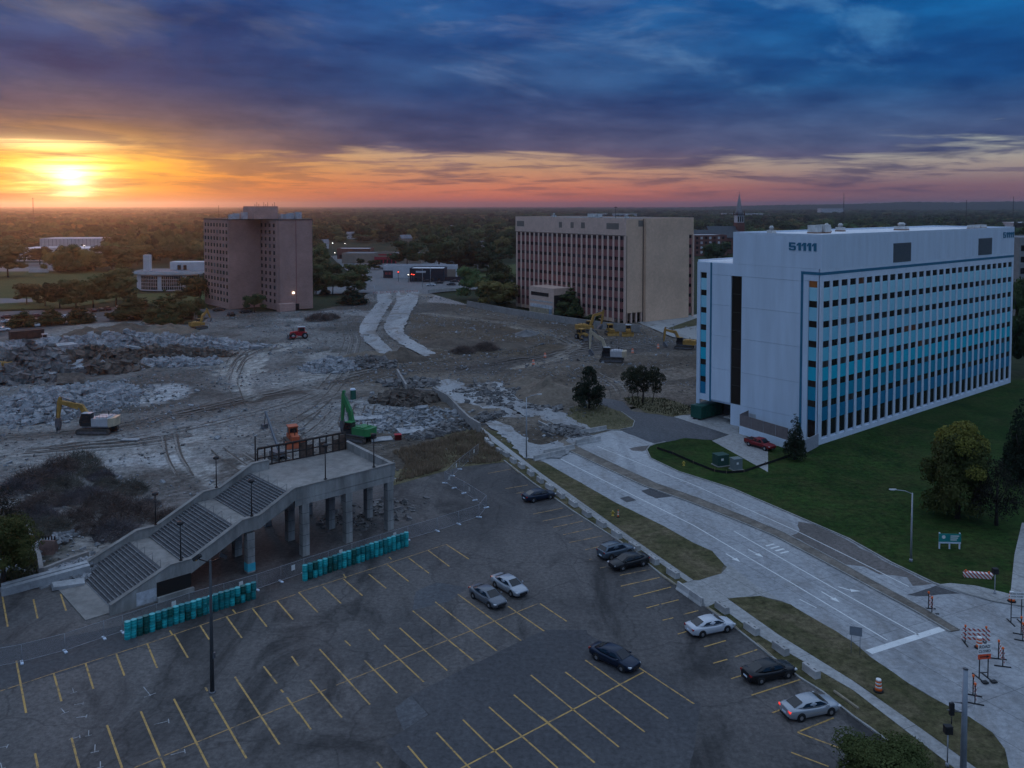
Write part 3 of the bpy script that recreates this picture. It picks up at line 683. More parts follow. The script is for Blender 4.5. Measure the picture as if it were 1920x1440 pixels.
# kerb of the lawn and the lawn itself
lawn = sheet('lawn', LAWN_E + [(2300, 1170), (2300, 700), (1895, 712), (1535, 834), (1500, 832), (1440, 822), (1390, 812), (1320, 812), (1245, 829)], .02, M_LAWN, 'dark green lawn sloping beside the white office building')
ribbon('kerb', gl([(1248, 829)] + LAWN_E), .2, .008, M_KERB, h=.14, label='curved concrete kerb between lawn and road')
sheet('footpath', [(1782, 1093), (1830, 1098), (1880, 1110), (1925, 1122), (2050, 1150), (2050, 1165), (1920, 1136), (1860, 1127), (1800, 1110), (1756, 1096)], .10, M_WALK, 'concrete corner footpath below the lawn', thick=.08)
sheet('footpath', [(1893, 1128), (1902, 1040), (1916, 980), (1990, 980), (1960, 1140)], .09, M_WALK, 'concrete footpath at the right edge of the lawn', thick=.06)
DRV = ZP(960, 560, 4, [(690, 745), (830, 770), (900, 845), (1190, 880), (1630, 1020), (1500, 1060), (1300, 1045), (1080, 1092), (820, 990), (920, 950), (915, 905), (860, 870), (640, 785)])
sheet('driveway', DRV, .036, M_ASPH_DRIVE, 'dark patched asphalt driveway beside the white office building', rag=.25)
sheet('driveway', ZP(960, 560, 4, [(1195, 880), (1500, 860), (1700, 880), (1700, 1000), (1920, 1130), (1920, 1300), (1500, 1065), (1630, 1020)]) + [], .045, M_WALK, 'concrete apron where the red pickup truck is parked')
isl = ZP(960, 560, 4, [(400, 900), (440, 815), (560, 790), (690, 800), (820, 850), (920, 920), (905, 965), (800, 988), (640, 985), (480, 950)])
sheet('planting_island', isl, .05, M_DRYG, 'dry grass island around the lone pine tree', rag=.3)
ribbon('kerb', gl(isl[4:9]), .18, .008, M_KERB, h=.14, label='curved concrete kerb of the pine tree island')
sheet('grass_patch', ZP(960, 560, 4, [(830, 745), (920, 730), (1130, 745), (1330, 800), (1370, 860), (1210, 885), (1050, 860), (900, 805)]), .05, M_DRYG, 'rough grass patch under the dark tree clump', rag=.9)
# ruined carriageways above the barriers
sheet('broken_road', [(800, 714), (850, 711), (900, 735), (960, 768), (1010, 800), (1066, 842), (1050, 858), (985, 858), (940, 815), (880, 772)], .16, M_ROAD_RUIN, 'pale broken concrete carriageway beside the retaining wall', rag=1.0)
sheet('broken_road', [(880, 722), (930, 715), (990, 745), (1060, 775), (1110, 806), (1095, 826), (1076, 836), (1015, 795), (950, 760)], .16, M_ROAD_RUIN, 'rubble strewn broken carriageway below the dirt mound', rag=1.6)
S2 = lambda pts: ZP(360, 360, 4, pts)
sheet('stripped_road', S2([(1380, 745), (1390, 830), (1320, 910), (1260, 1000), (1255, 1050), (1270, 1090), (1400, 1210), (1440, 1222), (1510, 1190), (1420, 1110), (1385, 1050), (1390, 1010), (1450, 900), (1500, 820), (1490, 745)]), .30, M_ROAD_RUIN, 'left pale concrete carriageway of the winding stripped road', rag=.6)
sheet('stripped_road', S2([(1530, 745), (1530, 830), (1470, 930), (1440, 1000), (1445, 1040), (1480, 1080), (1600, 1160), (1750, 1232), (1830, 1212), (1640, 1100), (1595, 1060), (1590, 1020), (1640, 900), (1690, 830), (1705, 745)]), .30, M_ROAD_RUIN, 'right pale concrete carriageway of the winding stripped road', rag=.6)
# far streets, car parks and lawns
sheet('far_street', [(620, 480), (640, 478), (800, 528), (840, 534), (980, 524), (1000, 534), (880, 540), (795, 552), (690, 552), (700, 540), (640, 500)], -.05, M_FARROAD, 'grey street running away past the brick tower to traffic lights')
sheet('far_street', [(690, 533), (760, 528), (980, 522), (985, 540), (800, 546), (690, 549), (590, 552), (590, 540)], -.03, M_FARROAD, 'grey cross street behind the road barricades')
sheet('far_parking', [(-200, 640), (-200, 592), (110, 580), (250, 575), (400, 580), (470, 580), (430, 592), (330, 600), (160, 606), (20, 632)], -.04, asphalt_mat('far_lot_asphalt', (.07, .065, .065), (.10, .09, .09), crk=0, seed=3.), 'grey car park with rows of cars left of the brick tower')
sheet('far_lawn', [(-200, 585), (-200, 505), (150, 505), (240, 515), (240, 560), (120, 578)], -.06, M_FARLAWN, 'olive lawn behind the left car park')
sheet('far_lawn', [(240, 552), (420, 545), (440, 560), (300, 578)], -.06, M_FARLAWN, 'lawn in front of the round white pavilion')
sheet('far_lawn', [(900, 528), (890, 512), (965, 495), (1010, 500), (1010, 522)], -.06, M_FARLAWN, 'green lawn beyond the street beside the brown office block')
sheet('far_parking', [(690, 500), (720, 487), (820, 480), (845, 494), (740, 508)], -.05, M_FARROAD, 'small grey car park beside the red fronted store')
sheet('far_parking', [(-150, 510), (-150, 494), (130, 492), (180, 500), (160, 508)], -.05, M_FARROAD, 'car park in front of the long white store')
sheet('far_street', [(-200, 562), (-200, 556), (60, 560), (62, 566), (-60, 572)], -.03, M_FARROAD, 'pale path across the lawn at the far left')
sheet('service_yard', [(1195, 604), (1340, 585), (1340, 640), (1262, 632)], .12, M_WALK, 'pale concrete yard beside the brown office block')
sheet('grass_patch', [(1253, 615), (1330, 588), (1330, 606), (1262, 618)], .16, M_VERGE, 'small grass bank at the end of the brown office block')

def ridge():
    K = [(1230, 391), (1330, 387.5), (1450, 384.5), (1600, 382.5), (1700, 378.5), (1790, 379.5), (1900, 377.5), (2000, 380), (2100, 383)]; b = MB(); D = 5500.; n = 0; px = 1230
    while px < 2100:
        y = profile_px(px, K) + 1.1 * noise.noise(Vector((px * .11, 3, 0))) + .7 * noise.noise(Vector((px * .35, 5, 0)))
        X = (px - 960) / FPX * D; H = max(1.0, CAMH + (HORIZ - y) / FPX * D); b.v += [(X * .93, D * .93, -.5), (X, D, H), (X * 1.1, D * 1.1, H * .8), (X * 1.14, D * 1.14, -.5)]; n += 1; px += 3.2
    for i in range(n - 1):
        for k in range(3): a = i * 4 + k; b.f.append((a, a + 4, a + 5, a + 1)); b.sm.append(False)
    tag(b.build('hills', grass_mat('wooded_ridge', (.020, .030, .018), (.035, .045, .024), (.04, .045, .03), .4), fix=False), 'low wooded ridge on the right horizon', kind='structure')
def profile_px(u, pts):
    for (a, za), (c, zc) in zip(pts, pts[1:]):
        if a <= u <= c: return za + (zc - za) * (u - a) / (c - a)
    return pts[-1][1]
ridge()
# ================================================================= buildings
def wave_bump(m, scale, axis='X', strength=.3, dist=.04):
    nt = m.node_tree; N = nt.nodes; L = nt.links; b = N['Principled BSDF']
    tc = N.new('ShaderNodeTexCoord'); w = N.new('ShaderNodeTexWave'); w.bands_direction = axis; w.inputs['Scale'].default_value = scale; w.wave_profile = 'SAW'
    L.new(tc.outputs['Object'], w.inputs['Vector']); bp = N.new('ShaderNodeBump'); bp.inputs['Strength'].default_value = strength; bp.inputs['Distance'].default_value = dist
    L.new(w.outputs[0], bp.inputs['Height']); L.new(bp.outputs[0], b.inputs['Normal']); return m
def brick_mat(name, c1, c2, mortar, sc_=1.0, rough=.9):
    m, N, L, B = nodes_of(name); tc = N.new('ShaderNodeTexCoord')
    sep = N.new('ShaderNodeSeparateXYZ'); L.new(tc.outputs['Object'], sep.inputs[0])
    ad = N.new('ShaderNodeMath'); L.new(sep.outputs[0], ad.inputs[0]); L.new(sep.outputs[1], ad.inputs[1])
    cb = N.new('ShaderNodeCombineXYZ'); L.new(ad.outputs[0], cb.inputs[0]); L.new(sep.outputs[2], cb.inputs[1])
    br = N.new('ShaderNodeTexBrick'); L.new(cb.outputs[0], br.inputs['Vector']); br.inputs['Scale'].default_value = sc_
    br.inputs['Color1'].default_value = (*c1, 1); br.inputs['Color2'].default_value = (*c2, 1); br.inputs['Mortar'].default_value = (*mortar, 1)
    br.inputs['Brick Width'].default_value = .9; br.inputs['Row Height'].default_value = .30; br.inputs['Mortar Size'].default_value = .03
    n = tex_noise(N, L, tc.outputs['Object'], .12, 6, .65)
    col = tex_mix(N, L, 1.0, br.outputs[0], tex_ramp(N, L, n, [(.3, .80), (.7, 1.18)]), 'MULTIPLY')
    L.new(col, B.inputs['Base Color']); B.inputs['Roughness'].default_value = rough; return m
M_GLASS = mat('dark_window_glass', (.012, .013, .016), .12, 0, spec=.5)
M_GLASS_WARM = mat('dark_brown_glass', (.022, .015, .012), .15, 0, spec=.5)
M_LIT = mat('lit_window', (.06, .03, .015), .4, .5, 1.2, emit=((1.0, .42, .12), .03))
M_LITB = mat('faintly_lit_window', (.05, .03, .02), .4, .5, 1.2, emit=((1.0, .42, .16), .008))
M_WHITE = wave_bump(mat('white_metal_cladding', (.60, .68, .78), .55, .035, .5, mott=(.5, .05), stretch=(1, 1, .12)), 1.6, 'Y', .35, .03)
M_WHITE2 = mat('white_painted_fins', (.62, .69, .78), .6, .06, .3, mott=(1.5, .06))
M_ROOF = mat('white_roof_membrane', (.72, .72, .74), .6, .10, .15, coord='pos', mott=(1.0, .12))
M_TEAL = mat('teal_trim_paint', (.03, .16, .25), .5, .1, 1)
M_LOUV = mat('grey_louvre', (.10, .115, .125), .6, .1, 2)
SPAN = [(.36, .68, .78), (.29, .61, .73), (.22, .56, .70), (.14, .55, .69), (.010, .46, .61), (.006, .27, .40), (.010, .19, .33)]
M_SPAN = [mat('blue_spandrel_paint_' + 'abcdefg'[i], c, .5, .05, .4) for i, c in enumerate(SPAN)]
M_GL2 = mat('window_with_blind', (.05, .05, .052), .3, .2, 2); M_GL3 = mat('bluish_window_glass', (.02, .026, .034), .08, 0, spec=.6)
RW = random.Random(12)
def vary(o):
    q = RW.random()
    if q < .38: o.material_slots[0].link = 'OBJECT'; o.material_slots[0].material = M_GL2 if q < .14 else M_GL3
    return o
def boxmesh(name, x0, y0, z0, x1, y1, z1, m):
    me = MB().box(x0, y0, z0, x1, y1, z1).mesh(name); me.materials.append(m); return me
# ---- white office building with blue panels
C0 = G(1535, 835); AXIS = R(39.69)
white_office = thing('office_building', 'white office building with blue panelled window bays and number 51111', 'building', (C0.x, C0.y, 0), AXIS)
def white_building():
    r = white_office; Lx, Wy = 83.8, 26.8; RD = .26
    bw = MB(); bw.box(.4, RD, 0, Lx, 18.6, 30.9).box(.4, 18.6, 3.7, Lx, Wy, 30.9).box(6.0, 18.6, 0, Lx, Wy, 3.7); bw.build('wall', M_WHITE, r)
    up = MB(); up.box(0, 0, 30.9, Lx, 18.4, 36.5); up.build('upper_wall', M_WHITE, r)
    # parapet of the top roof and lower roof sheets
    for (x0, y0, x1, y1) in ((0, 0, Lx, .35), (0, 18.05, Lx, 18.4), (0, .35, .35, 18.05), (Lx - .35, .35, Lx, 18.05)):
        MB().box(x0, y0, 36.5, x1, y1, 36.95).build('parapet', M_WHITE2, r)
    MB().box(.35, .35, 36.5, Lx - .35, 18.05, 36.62).build('roof', M_ROOF, r)
    MB().box(.4, 18.402, 30.9, Lx, Wy - .3, 31.0).build('lower_roof', M_ROOF, r)
    MB().box(.2, Wy - .3, 30.9, Lx, Wy, 31.3).build('parapet', M_WHITE2, r)
    pitch = (Lx - 1.0) / 28.0; wbay = 2.12; x0 = .85
    # fins
    fin = boxmesh('fin', 0, 0, .9, pitch - wbay, RD, 28.75, M_WHITE2)
    for k in range(1, 28): inst('fin', fin, r, T(x0 + k * pitch - (pitch - wbay), 0, 0))
    MB().box(0, 0, 0, .85, RD, 28.75).build('corner_pier', M_WHITE2, r); MB().box(x0 + 27 * pitch + wbay, 0, 0, Lx, RD, 28.75).build('corner_pier', M_WHITE2, r)
    MB().box(0, 0, 28.75, Lx, RD, 30.9).build('fascia', M_WHITE2, r)
    MB().box(.85, 0, 0, x0 + 27 * pitch + wbay, RD, .9).build('plinth', M_WHITE2, r)
    win = boxmesh('window', 0, RD - .12, 0, wbay, RD, 1.15, M_GLASS)
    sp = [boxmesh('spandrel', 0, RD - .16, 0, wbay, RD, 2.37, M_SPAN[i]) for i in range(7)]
    gw = boxmesh('ground_window', 0, RD - .08, 0, wbay, RD, 2.82, M_GLASS)
    fr = boxmesh('frame', 0, RD - .17, 0, .07, RD - .12, 1.15, mat('dark_bronze_frame', (.03, .028, .026), .5, 0))
    for k in range(28):
        x = x0 + k * pitch
        for j in range(7):
            zt = 28.75 - 3.52 * j
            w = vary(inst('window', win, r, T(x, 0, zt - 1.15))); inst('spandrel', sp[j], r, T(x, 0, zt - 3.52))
            inst('frame', fr, w, T(wbay * .48, 0, 0))
            if (j, k) in ((3, 11), (3, 10), (4, 12), (0, 4)):
                w.material_slots[0].link = 'OBJECT'; w.material_slots[0].material = M_LITB
        inst('ground_window', gw, r, T(x, 0, .9 + .38))
        MB_sill = None
    # teal stripe
    MB().box(-.02, -.04, 29.85, Lx, 0, 30.35).build('stripe', M_TEAL, r)
    MB().box(-.05, -.02, 29.85, -.002, 3.9, 30.35).build('stripe', M_TEAL, r)
    MB().box(-.05, 3.45, 1.2, -.002, 3.9, 29.85).build('stripe', M_TEAL, r)
    MB().box(-.05, 23.2, 3.7, -.002, 23.6, 30.9).build('stripe', M_TEAL, r)
    # short end: cladding panels proud of the core, window columns between them
    def panel(y0, y1, z0, z1): MB().box(0, y0 + .012, z0 + .02, .4, y1 - .012, z1 - .02).build('wall_panel', M_WHITE, r)
    lv = [0, 4.1, 10.4, 16.8, 22.8, 28.6, 30.9]
    for z0, z1 in zip(lv, lv[1:]):
        if z0 > 0 and z1 < 29: panel(3.45, 16.35, z0, z1)
        elif z0 == 0: panel(3.45, 18.6, z0, z1)
        else: panel(3.45, 23.6, z0, z1)
    for z0, z1 in zip(lv[1:5], lv[2:6]): panel(18.75, 23.6, max(z0, 3.7), z1)
    panel(23.6, 24.5, 3.7, 30.9); panel(26.0, 26.8, 0, 30.9); panel(24.5, 26.0, 28.9, 30.9); panel(24.5, 26.0, 3.7, 4.9)
    panel(.45, .75, 0, 28.75); panel(2.4, 3.45, 0, 28.75); panel(.45, 3.45, 28.75, 30.9)
    cw = boxmesh('window', .25, 0, 0, .4, 1.65, 1.15, M_GLASS_WARM); cs = [boxmesh('spandrel', .22, 0, 0, .4, 1.65, 2.37, M_SPAN[i]) for i in range(7)]
    for j in range(7):
        zt = 28.75 - 3.52 * j
        w = inst('window', cw, r, T(0, .75, zt - 1.15)); inst('spandrel', cs[j], r, T(0, .75, zt - 3.52))
        if j == 0: w.material_slots[0].link = 'OBJECT'; w.material_slots[0].material = M_LIT; w['label'] = 'corner window glowing orange from a lamp inside'
        zt = 28.85 - 3.42 * j
        inst('window', cw, r, T(0, 24.5, zt - 1.1) @ Matrix.Diagonal((1, .9, .95, 1))); inst('spandrel', cs[j], r, T(0, 24.5, zt - 3.42) @ Matrix.Diagonal((1, .9, .975, 1)))
    MB().box(.3, .75, .9, .4, 2.4, 4.1).build('ground_window', M_GLASS_WARM, r); MB().box(.1, .75, 0, .4, 2.4, .9).build('plinth', M_WHITE2, r)
    # tall stair window
    MB().box(.28, 16.35, 4.1, .4, 18.75, 28.6).build('stair_window', M_GLASS_WARM, r)
    for j in range(7): MB().box(.2, 16.4, 4.1 + 3.5 * j, .28, 18.7, 4.22 + 3.5 * j).build('mullion', mat('dark_bronze_frame', (0, 0, 0)), r)
    # louvres
    for x in (25.5, 64.0):
        lo = MB().box(x, -.06, 30.9 + .1, x + 7.1, 0, 34.7).build('louvre', M_LOUV, r)
        for k in range(10): MB().box(x + .1, -.12, 31.1 + k * .36, x + 7.0, -.06, 31.1 + k * .36 + .22).build('slat', M_LOUV, lo)
    # loading dock under the wing
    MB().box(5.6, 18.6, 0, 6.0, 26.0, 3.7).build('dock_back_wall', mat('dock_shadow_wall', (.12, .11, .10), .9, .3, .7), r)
    MB().box(.6, 18.7, .9, 5.6, 20.6, 1.1).build('dock_platform', M_KERB, r)
    MB().box(-.03, 12.9, .2, 0, 15.6, 3.0).build('service_door', mat('pale_door_paint', (.45, .47, .5), .5, .05), r)
    # numbers
    def digit(m4, d, name='number'):
        b = MB(); H = 1.0
        def poly(pts): b.slab([(x, 0, z) for x, z in pts], (0, -.08, 0))
        if d == '1': poly([(.18, 0), (.44, 0), (.44, H), (.18, H), (0, .74), (0, .56), (.18, .70)])
        else:
            poly([(0, .40), (.20, .40), (.20, 1), (0, 1)]); poly([(.20, .80), (.66, .80), (.66, 1), (.20, 1)]); poly([(.20, .40), (.64, .40), (.72, .50), (.64, .60), (.20, .60)])
            poly([(.52, .18), (.72, .18), (.72, .497), (.64, .397), (.52, .397)]); poly([(.06, 0), (.62, 0), (.72, .177), (0, .177)]); poly([(0, .18), (.18, .18), (.18, .28), (0, .28)])
        o = b.build(name, M_TEAL, r); o.matrix_local = m4; return o
    xs = [(0, '5'), (.84, '1'), (1.38, '1'), (1.92, '1'), (2.46, '1')]
    for dx, d in xs:
        digit(T(-.02, 6.4, 34.0) @ Matrix.Rotation(R(-90), 4, 'Z') @ T(dx * 1.86, 0, 0) @ Matrix.Diagonal((1.9, 1, 1.4, 1)), d)
        digit(T(77.3, -.02, 34.5) @ T(dx * 2.1, 0, 0) @ Matrix.Diagonal((2.1, 1, 1.3, 1)), d)
white_building()
M_UNIT = mat('pale_rooftop_metal', (.55, .54, .52), .5, .15, .8, rnd=.1)
def wloc(x, y, z): return white_office.matrix_basis @ Vector((x, y, z))
white_office.matrix_basis = T(C0.x, C0.y, 0) @ Matrix.Rotation(AXIS, 4, 'Z')
def roof_unit(loc, rz, sx, sy, sz, label, hood=False, name='rooftop_unit', cat='rooftop unit'):
    t = thing(name, label, cat, loc, rz, 'machinery on the office roofs')
    MB().box(-sx / 2, -sy / 2, .25, sx / 2, sy / 2, sz).build('housing', M_UNIT, t)
    MB().box(-sx / 2 - .06, -sy / 2 - .06, 0, sx / 2 + .06, sy / 2 + .06, .25).build('curb', mat('rust_curb', (.28, .16, .11), .8, .2, 2), t)
    MB().box(-sx / 2 - .05, -sy / 2 - .05, sz, sx / 2 + .05, sy / 2 + .05, sz + .08).build('lid', M_UNIT, t)
    if hood: MB().lathe([(sx * .30, 0), (sx * .30, .35), (sx * .42, .4), (sx * .2, .8)], 10, (0, 0, sz + .081)).build('fan_hood', M_UNIT, t)
    return t
roof_unit(wloc(13.5, 9.5, 36.62), AXIS, 1.9, 1.9, 1.5, 'left of the paired white boxes on the white office roof')
roof_unit(wloc(15.8, 9.0, 36.62), AXIS, 1.9, 1.9, 1.55, 'right of the paired white boxes on the white office roof')
roof_unit(wloc(22, 12, 36.62), AXIS, 1.3, 1.3, .9, 'small vent with a round hood beside the paired roof boxes', True)
roof_unit(wloc(29, 13, 36.62), AXIS, 1.4, 1.4, .8, 'hooded roof vent in the middle of the white office roof', True)
roof_unit(wloc(47, 9, 36.62), AXIS, 2.2, 2.2, .8, 'large domed fan unit on the white office roof', True)
roof_unit(wloc(3.2, 12.2, 36.62), AXIS, 1.2, 1.2, .7, 'small vent box near the left corner of the white office roof', True)
roof_unit(wloc(71, 4, 36.62), AXIS, 3.4, 1.4, .8, 'low pale unit at the far right end of the white office roof')
roof_unit(wloc(75, 4, 36.62), AXIS, 3.0, 1.4, .8, 'last low pale unit beside the right roof edge')
# screen wall and retaining wall by the truck
rw = thing('screen_wall', 'brown slatted screen fence on a white wall beside the red pickup', 'wall')
pA, pB, pC = G(1387, 813), G(1478, 842), G(1535, 836)
def wallbox(a, b, z0, z1, th, m, name, parent):
    d = (b - a); d.z = 0; ln = d.length; an = math.atan2(d.y, d.x)
    o = MB().box(0, -th / 2, z0, ln, th / 2, z1).build(name, m, parent); o.matrix_local = T(a.x, a.y, 0) @ Matrix.Rotation(an, 4, 'Z'); return o
wallbox(pA, pB, 0, 1.5, .3, M_WHITE2, 'base_wall', rw)
MF = wave_bump(mat('brown_mesh_screen', (.20, .165, .16), .8, .12, 2), 6, 'X', .5, .05)
n_p = 4
for k in range(n_p):
    a = pA.lerp(pB, k / n_p); b = pA.lerp(pB, (k + 1) / n_p - .01); wallbox(a, b, 1.501, 3.6, .08, MF, 'screen_panel', rw)
pD = wloc(-.3, 14.3, 0); wallbox(pA, Vector((pD.x, pD.y, 0)), 1.2, 3.6, .08, MF, 'screen_panel', rw)
wallbox(G(1508, 851), G(1534, 837), 0, 2.3, .12, mat('grey_screen', (.30, .31, .34), .8, .1, 2), 'screen_panel', rw)

# ---- brown office block
M_BEIGE = mat('beige_precast', (.64, .43, .30), .85, .09, .1, mott=(.8, .08))
M_BEIGE2 = mat('beige_precast_piers', (.62, .43, .345), .85, .08, .3, mott=(1.2, .08))
M_RED = mat('maroon_spandrel', (.26, .10, .09), .55, .10, .6)
B0 = G(1172, 607); BAX = R(125.9)
brown_office = thing('office_block', 'brown office block with maroon window bays and blank beige end walls', 'building', (B0.x, B0.y, 0), R(35.9))
brown_office.matrix_basis = T(B0.x, B0.y, 0) @ Matrix.Rotation(R(35.9), 4, 'Z')
def brown_building():
    r = brown_office   # local x runs along the short end, y along the bay front
    Lx, Wy, H = 35.0, 66.0, 37.3
    MB().box(.3, 0, 3.6, Lx, Wy, 37.0).box(.3, 6, 0, Lx, Wy, 3.6).build('wall', M_BEIGE, r)
    MB().box(0, 0, 31.3, .3, Wy, 37.0).build('fascia', M_BEIGE2, r)
    for a in ((0, 0, Lx, .3), (0, Wy - .3, Lx, Wy), (0, .3, .3, Wy - .3), (Lx - .3, .3, Lx, Wy - .3)): MB().box(a[0], a[1], 37.0, a[2], a[3], 37.4).build('parapet', M_BEIGE2, r)
    MB().box(.3, .3, 37.0, Lx - .3, Wy - .3, 37.08).build('roof', mat('grey_gravel_roof', (.22, .21, .2), .95, .2, .2), r)
    pitch = 64.6 / 22; wb = 2.0; x0 = .9
    pier = boxmesh('pier', -.02, 0, 0, .3, pitch - wb, 31.3, M_BEIGE2)
    win = boxmesh('window', .18, 0, 0, .3, wb, 1.25, M_GLASS); spn = boxmesh('spandrel', .15, 0, 0, .3, wb, 2.45, M_RED); mul = boxmesh('mullion', .1, 0, 0, .149, .12, 29.6, M_RED)
    for k in range(23):
        y = x0 + k * pitch - (pitch - wb)
        inst('pier', pier, r, T(0, max(y, 0), 0))
        if k == 22: continue
        for j in range(8):
            zt = 31.0 - 3.7 * j
            vary(inst('window', win, r, T(0, x0 + k * pitch, zt - 1.25))); inst('spandrel', spn, r, T(0, x0 + k * pitch, zt - 3.7))
        inst('mullion', mul, r, T(0, x0 + k * pitch + wb / 2 - .06, 1.4))
    for (y0, y1) in ((3.5, 10), (22, 24.2), (28.5, 30.3), (35.5, 37.3), (60, 65)): MB().box(-.04, y0, 33.4, 0, y1, 35.6).build('louvre', mat('brown_louvre', (.19, .16, .135), .7, .1, 3), r)
    MB().box(-.03, .05, 31.1, 0, Wy, 31.3).build('reveal_and_shadow_strip', mat('dark_reveal_and_shadow', (.09, .07, .06), .8, 0), r)
    # projecting core on the end wall
    MB().box(8.8, -1.3, 0, 31.2, 0, 37.35).build('stair_core', M_BEIGE, r)
    MB().box(6.2, -.04, 34.4, 8.7, 0, 36.6).build('louvre', mat('brown_louvre', (0, 0, 0)), r)
    MB().box(.5, -.05, .2, .75, 0, 31.2).build('reveal_and_shadow_strip', mat('dark_reveal_and_shadow', (0, 0, 0)), r); MB().box(8.45, -.08, 0, 8.79, 0, 37).build('reveal_and_shadow_strip', mat('dark_reveal_and_shadow', (0, 0, 0)), r)  # the strip beside the stair core is its shadow line, painted dark
    for x in (.5, 2.9, 5.3, 7.8): MB().box(x, .05, 0, x + .6, .7, 3.6).build('column', M_BEIGE2, r)
    # narrow window strip at the far end
    win2 = boxmesh('window', 0, -.06, 0, 1.8, 0, 1.25, M_GLASS); sp2 = boxmesh('spandrel', 0, -.08, 0, 1.8, 0, 2.45, M_RED)
    for j in range(8):
        zt = 31.0 - 3.7 * j; inst('window', win2, r, T(32.1, 0, zt - 1.25)); inst('spandrel', sp2, r, T(32.1, 0, zt - 3.7))
    MB().box(34.2, -.4, 0, 35, 0, 31.2).build('pier', M_BEIGE2, r)
    # entrance block on the bay front
    MB().box(-8.5, 30, 0, -.26, 45, 10.6).build('entrance_block', M_BEIGE2, r)
    MB().box(-8.56, 33, 7.2, -8.5, 44, 8.6).build('entrance_window', M_GLASS, r)
    MB().box(-8.3, 29.94, 0, -1, 30, 8.0).build('entrance_opening_shade', mat('painted_opening_shade', (.02, .018, .017), .9, 0), r)  # flat dark panel painted for the shade inside the entrance
    for z0, z1, c in ((.3, 2.6, (.36, .29, .20)), (2.7, 4.0, (.50, .50, .52)), (5.0, 5.5, (.46, .44, .43))): MB().box(-8.58, 30.6, z0, -8.5, 44.4, z1).build('boarding', mat('boarding_%d' % int(z0 * 10), c, .8, .25, .9), r)
    MB().box(-8.62, 31, .1, -8.59, 32.6, 2.6).build('door', mat('blue_grey_door', (.25, .30, .38), .5, .1), r)
brown_building()
def bloc(x, y, z): return brown_office.matrix_basis @ Vector((x, y, z))
roof_unit(bloc(12, 30, 37.08), R(36), 5, 3, 1.6, 'white box on the brown office block roof')
roof_unit(bloc(6, 48, 37.08), R(36), 1.3, 1.3, .9, 'small vent on the left part of the brown block roof', True)
roof_unit(bloc(6, 22, 37.08), R(36), 1.3, 1.3, .9, 'small vent in the middle of the brown block roof', True)
roof_unit(bloc(8, 8, 37.08), R(36), 1.2, 1.2, .8, 'small vent near the front corner of the brown block roof', True)
def mast(loc, h, label, name='roof_mast'):
    t = thing(name, label, 'mast', loc)
    MB().tube([(0, 0, 0), (0, 0, h)], [.12, .07], 6).build('pole', M_LOUV, t)
    MB().box(-.5, -.15, h - .5, .5, .15, h - .2).build('antenna', M_LOUV, t); return t
mast(bloc(10, 16, 37.08), 4.5, 'thin mast standing on the brown office block roof')
# retaining wall in front of the brown block
wl_pts = gl([(876, 574), (950, 588), (1060, 606), (1130, 616), (1200, 622)])
rwall = thing('retaining_wall', 'long low concrete wall in front of the brown office block', 'wall')
M_WALL = mat('weathered_wall_concrete', (.27, .25, .235), .9, .18, .25, coord='pos', mott=(1.2, .2))
for a, b in zip(wl_pts, wl_pts[1:]):
    n_s = max(1, int((b - a).length / 9))
    for k in range(n_s): wallbox(a.lerp(b, k / n_s), a.lerp(b, (k + 1) / n_s - .004), -.2, 2.3, .4, M_WALL, 'wall_segment', rwall)
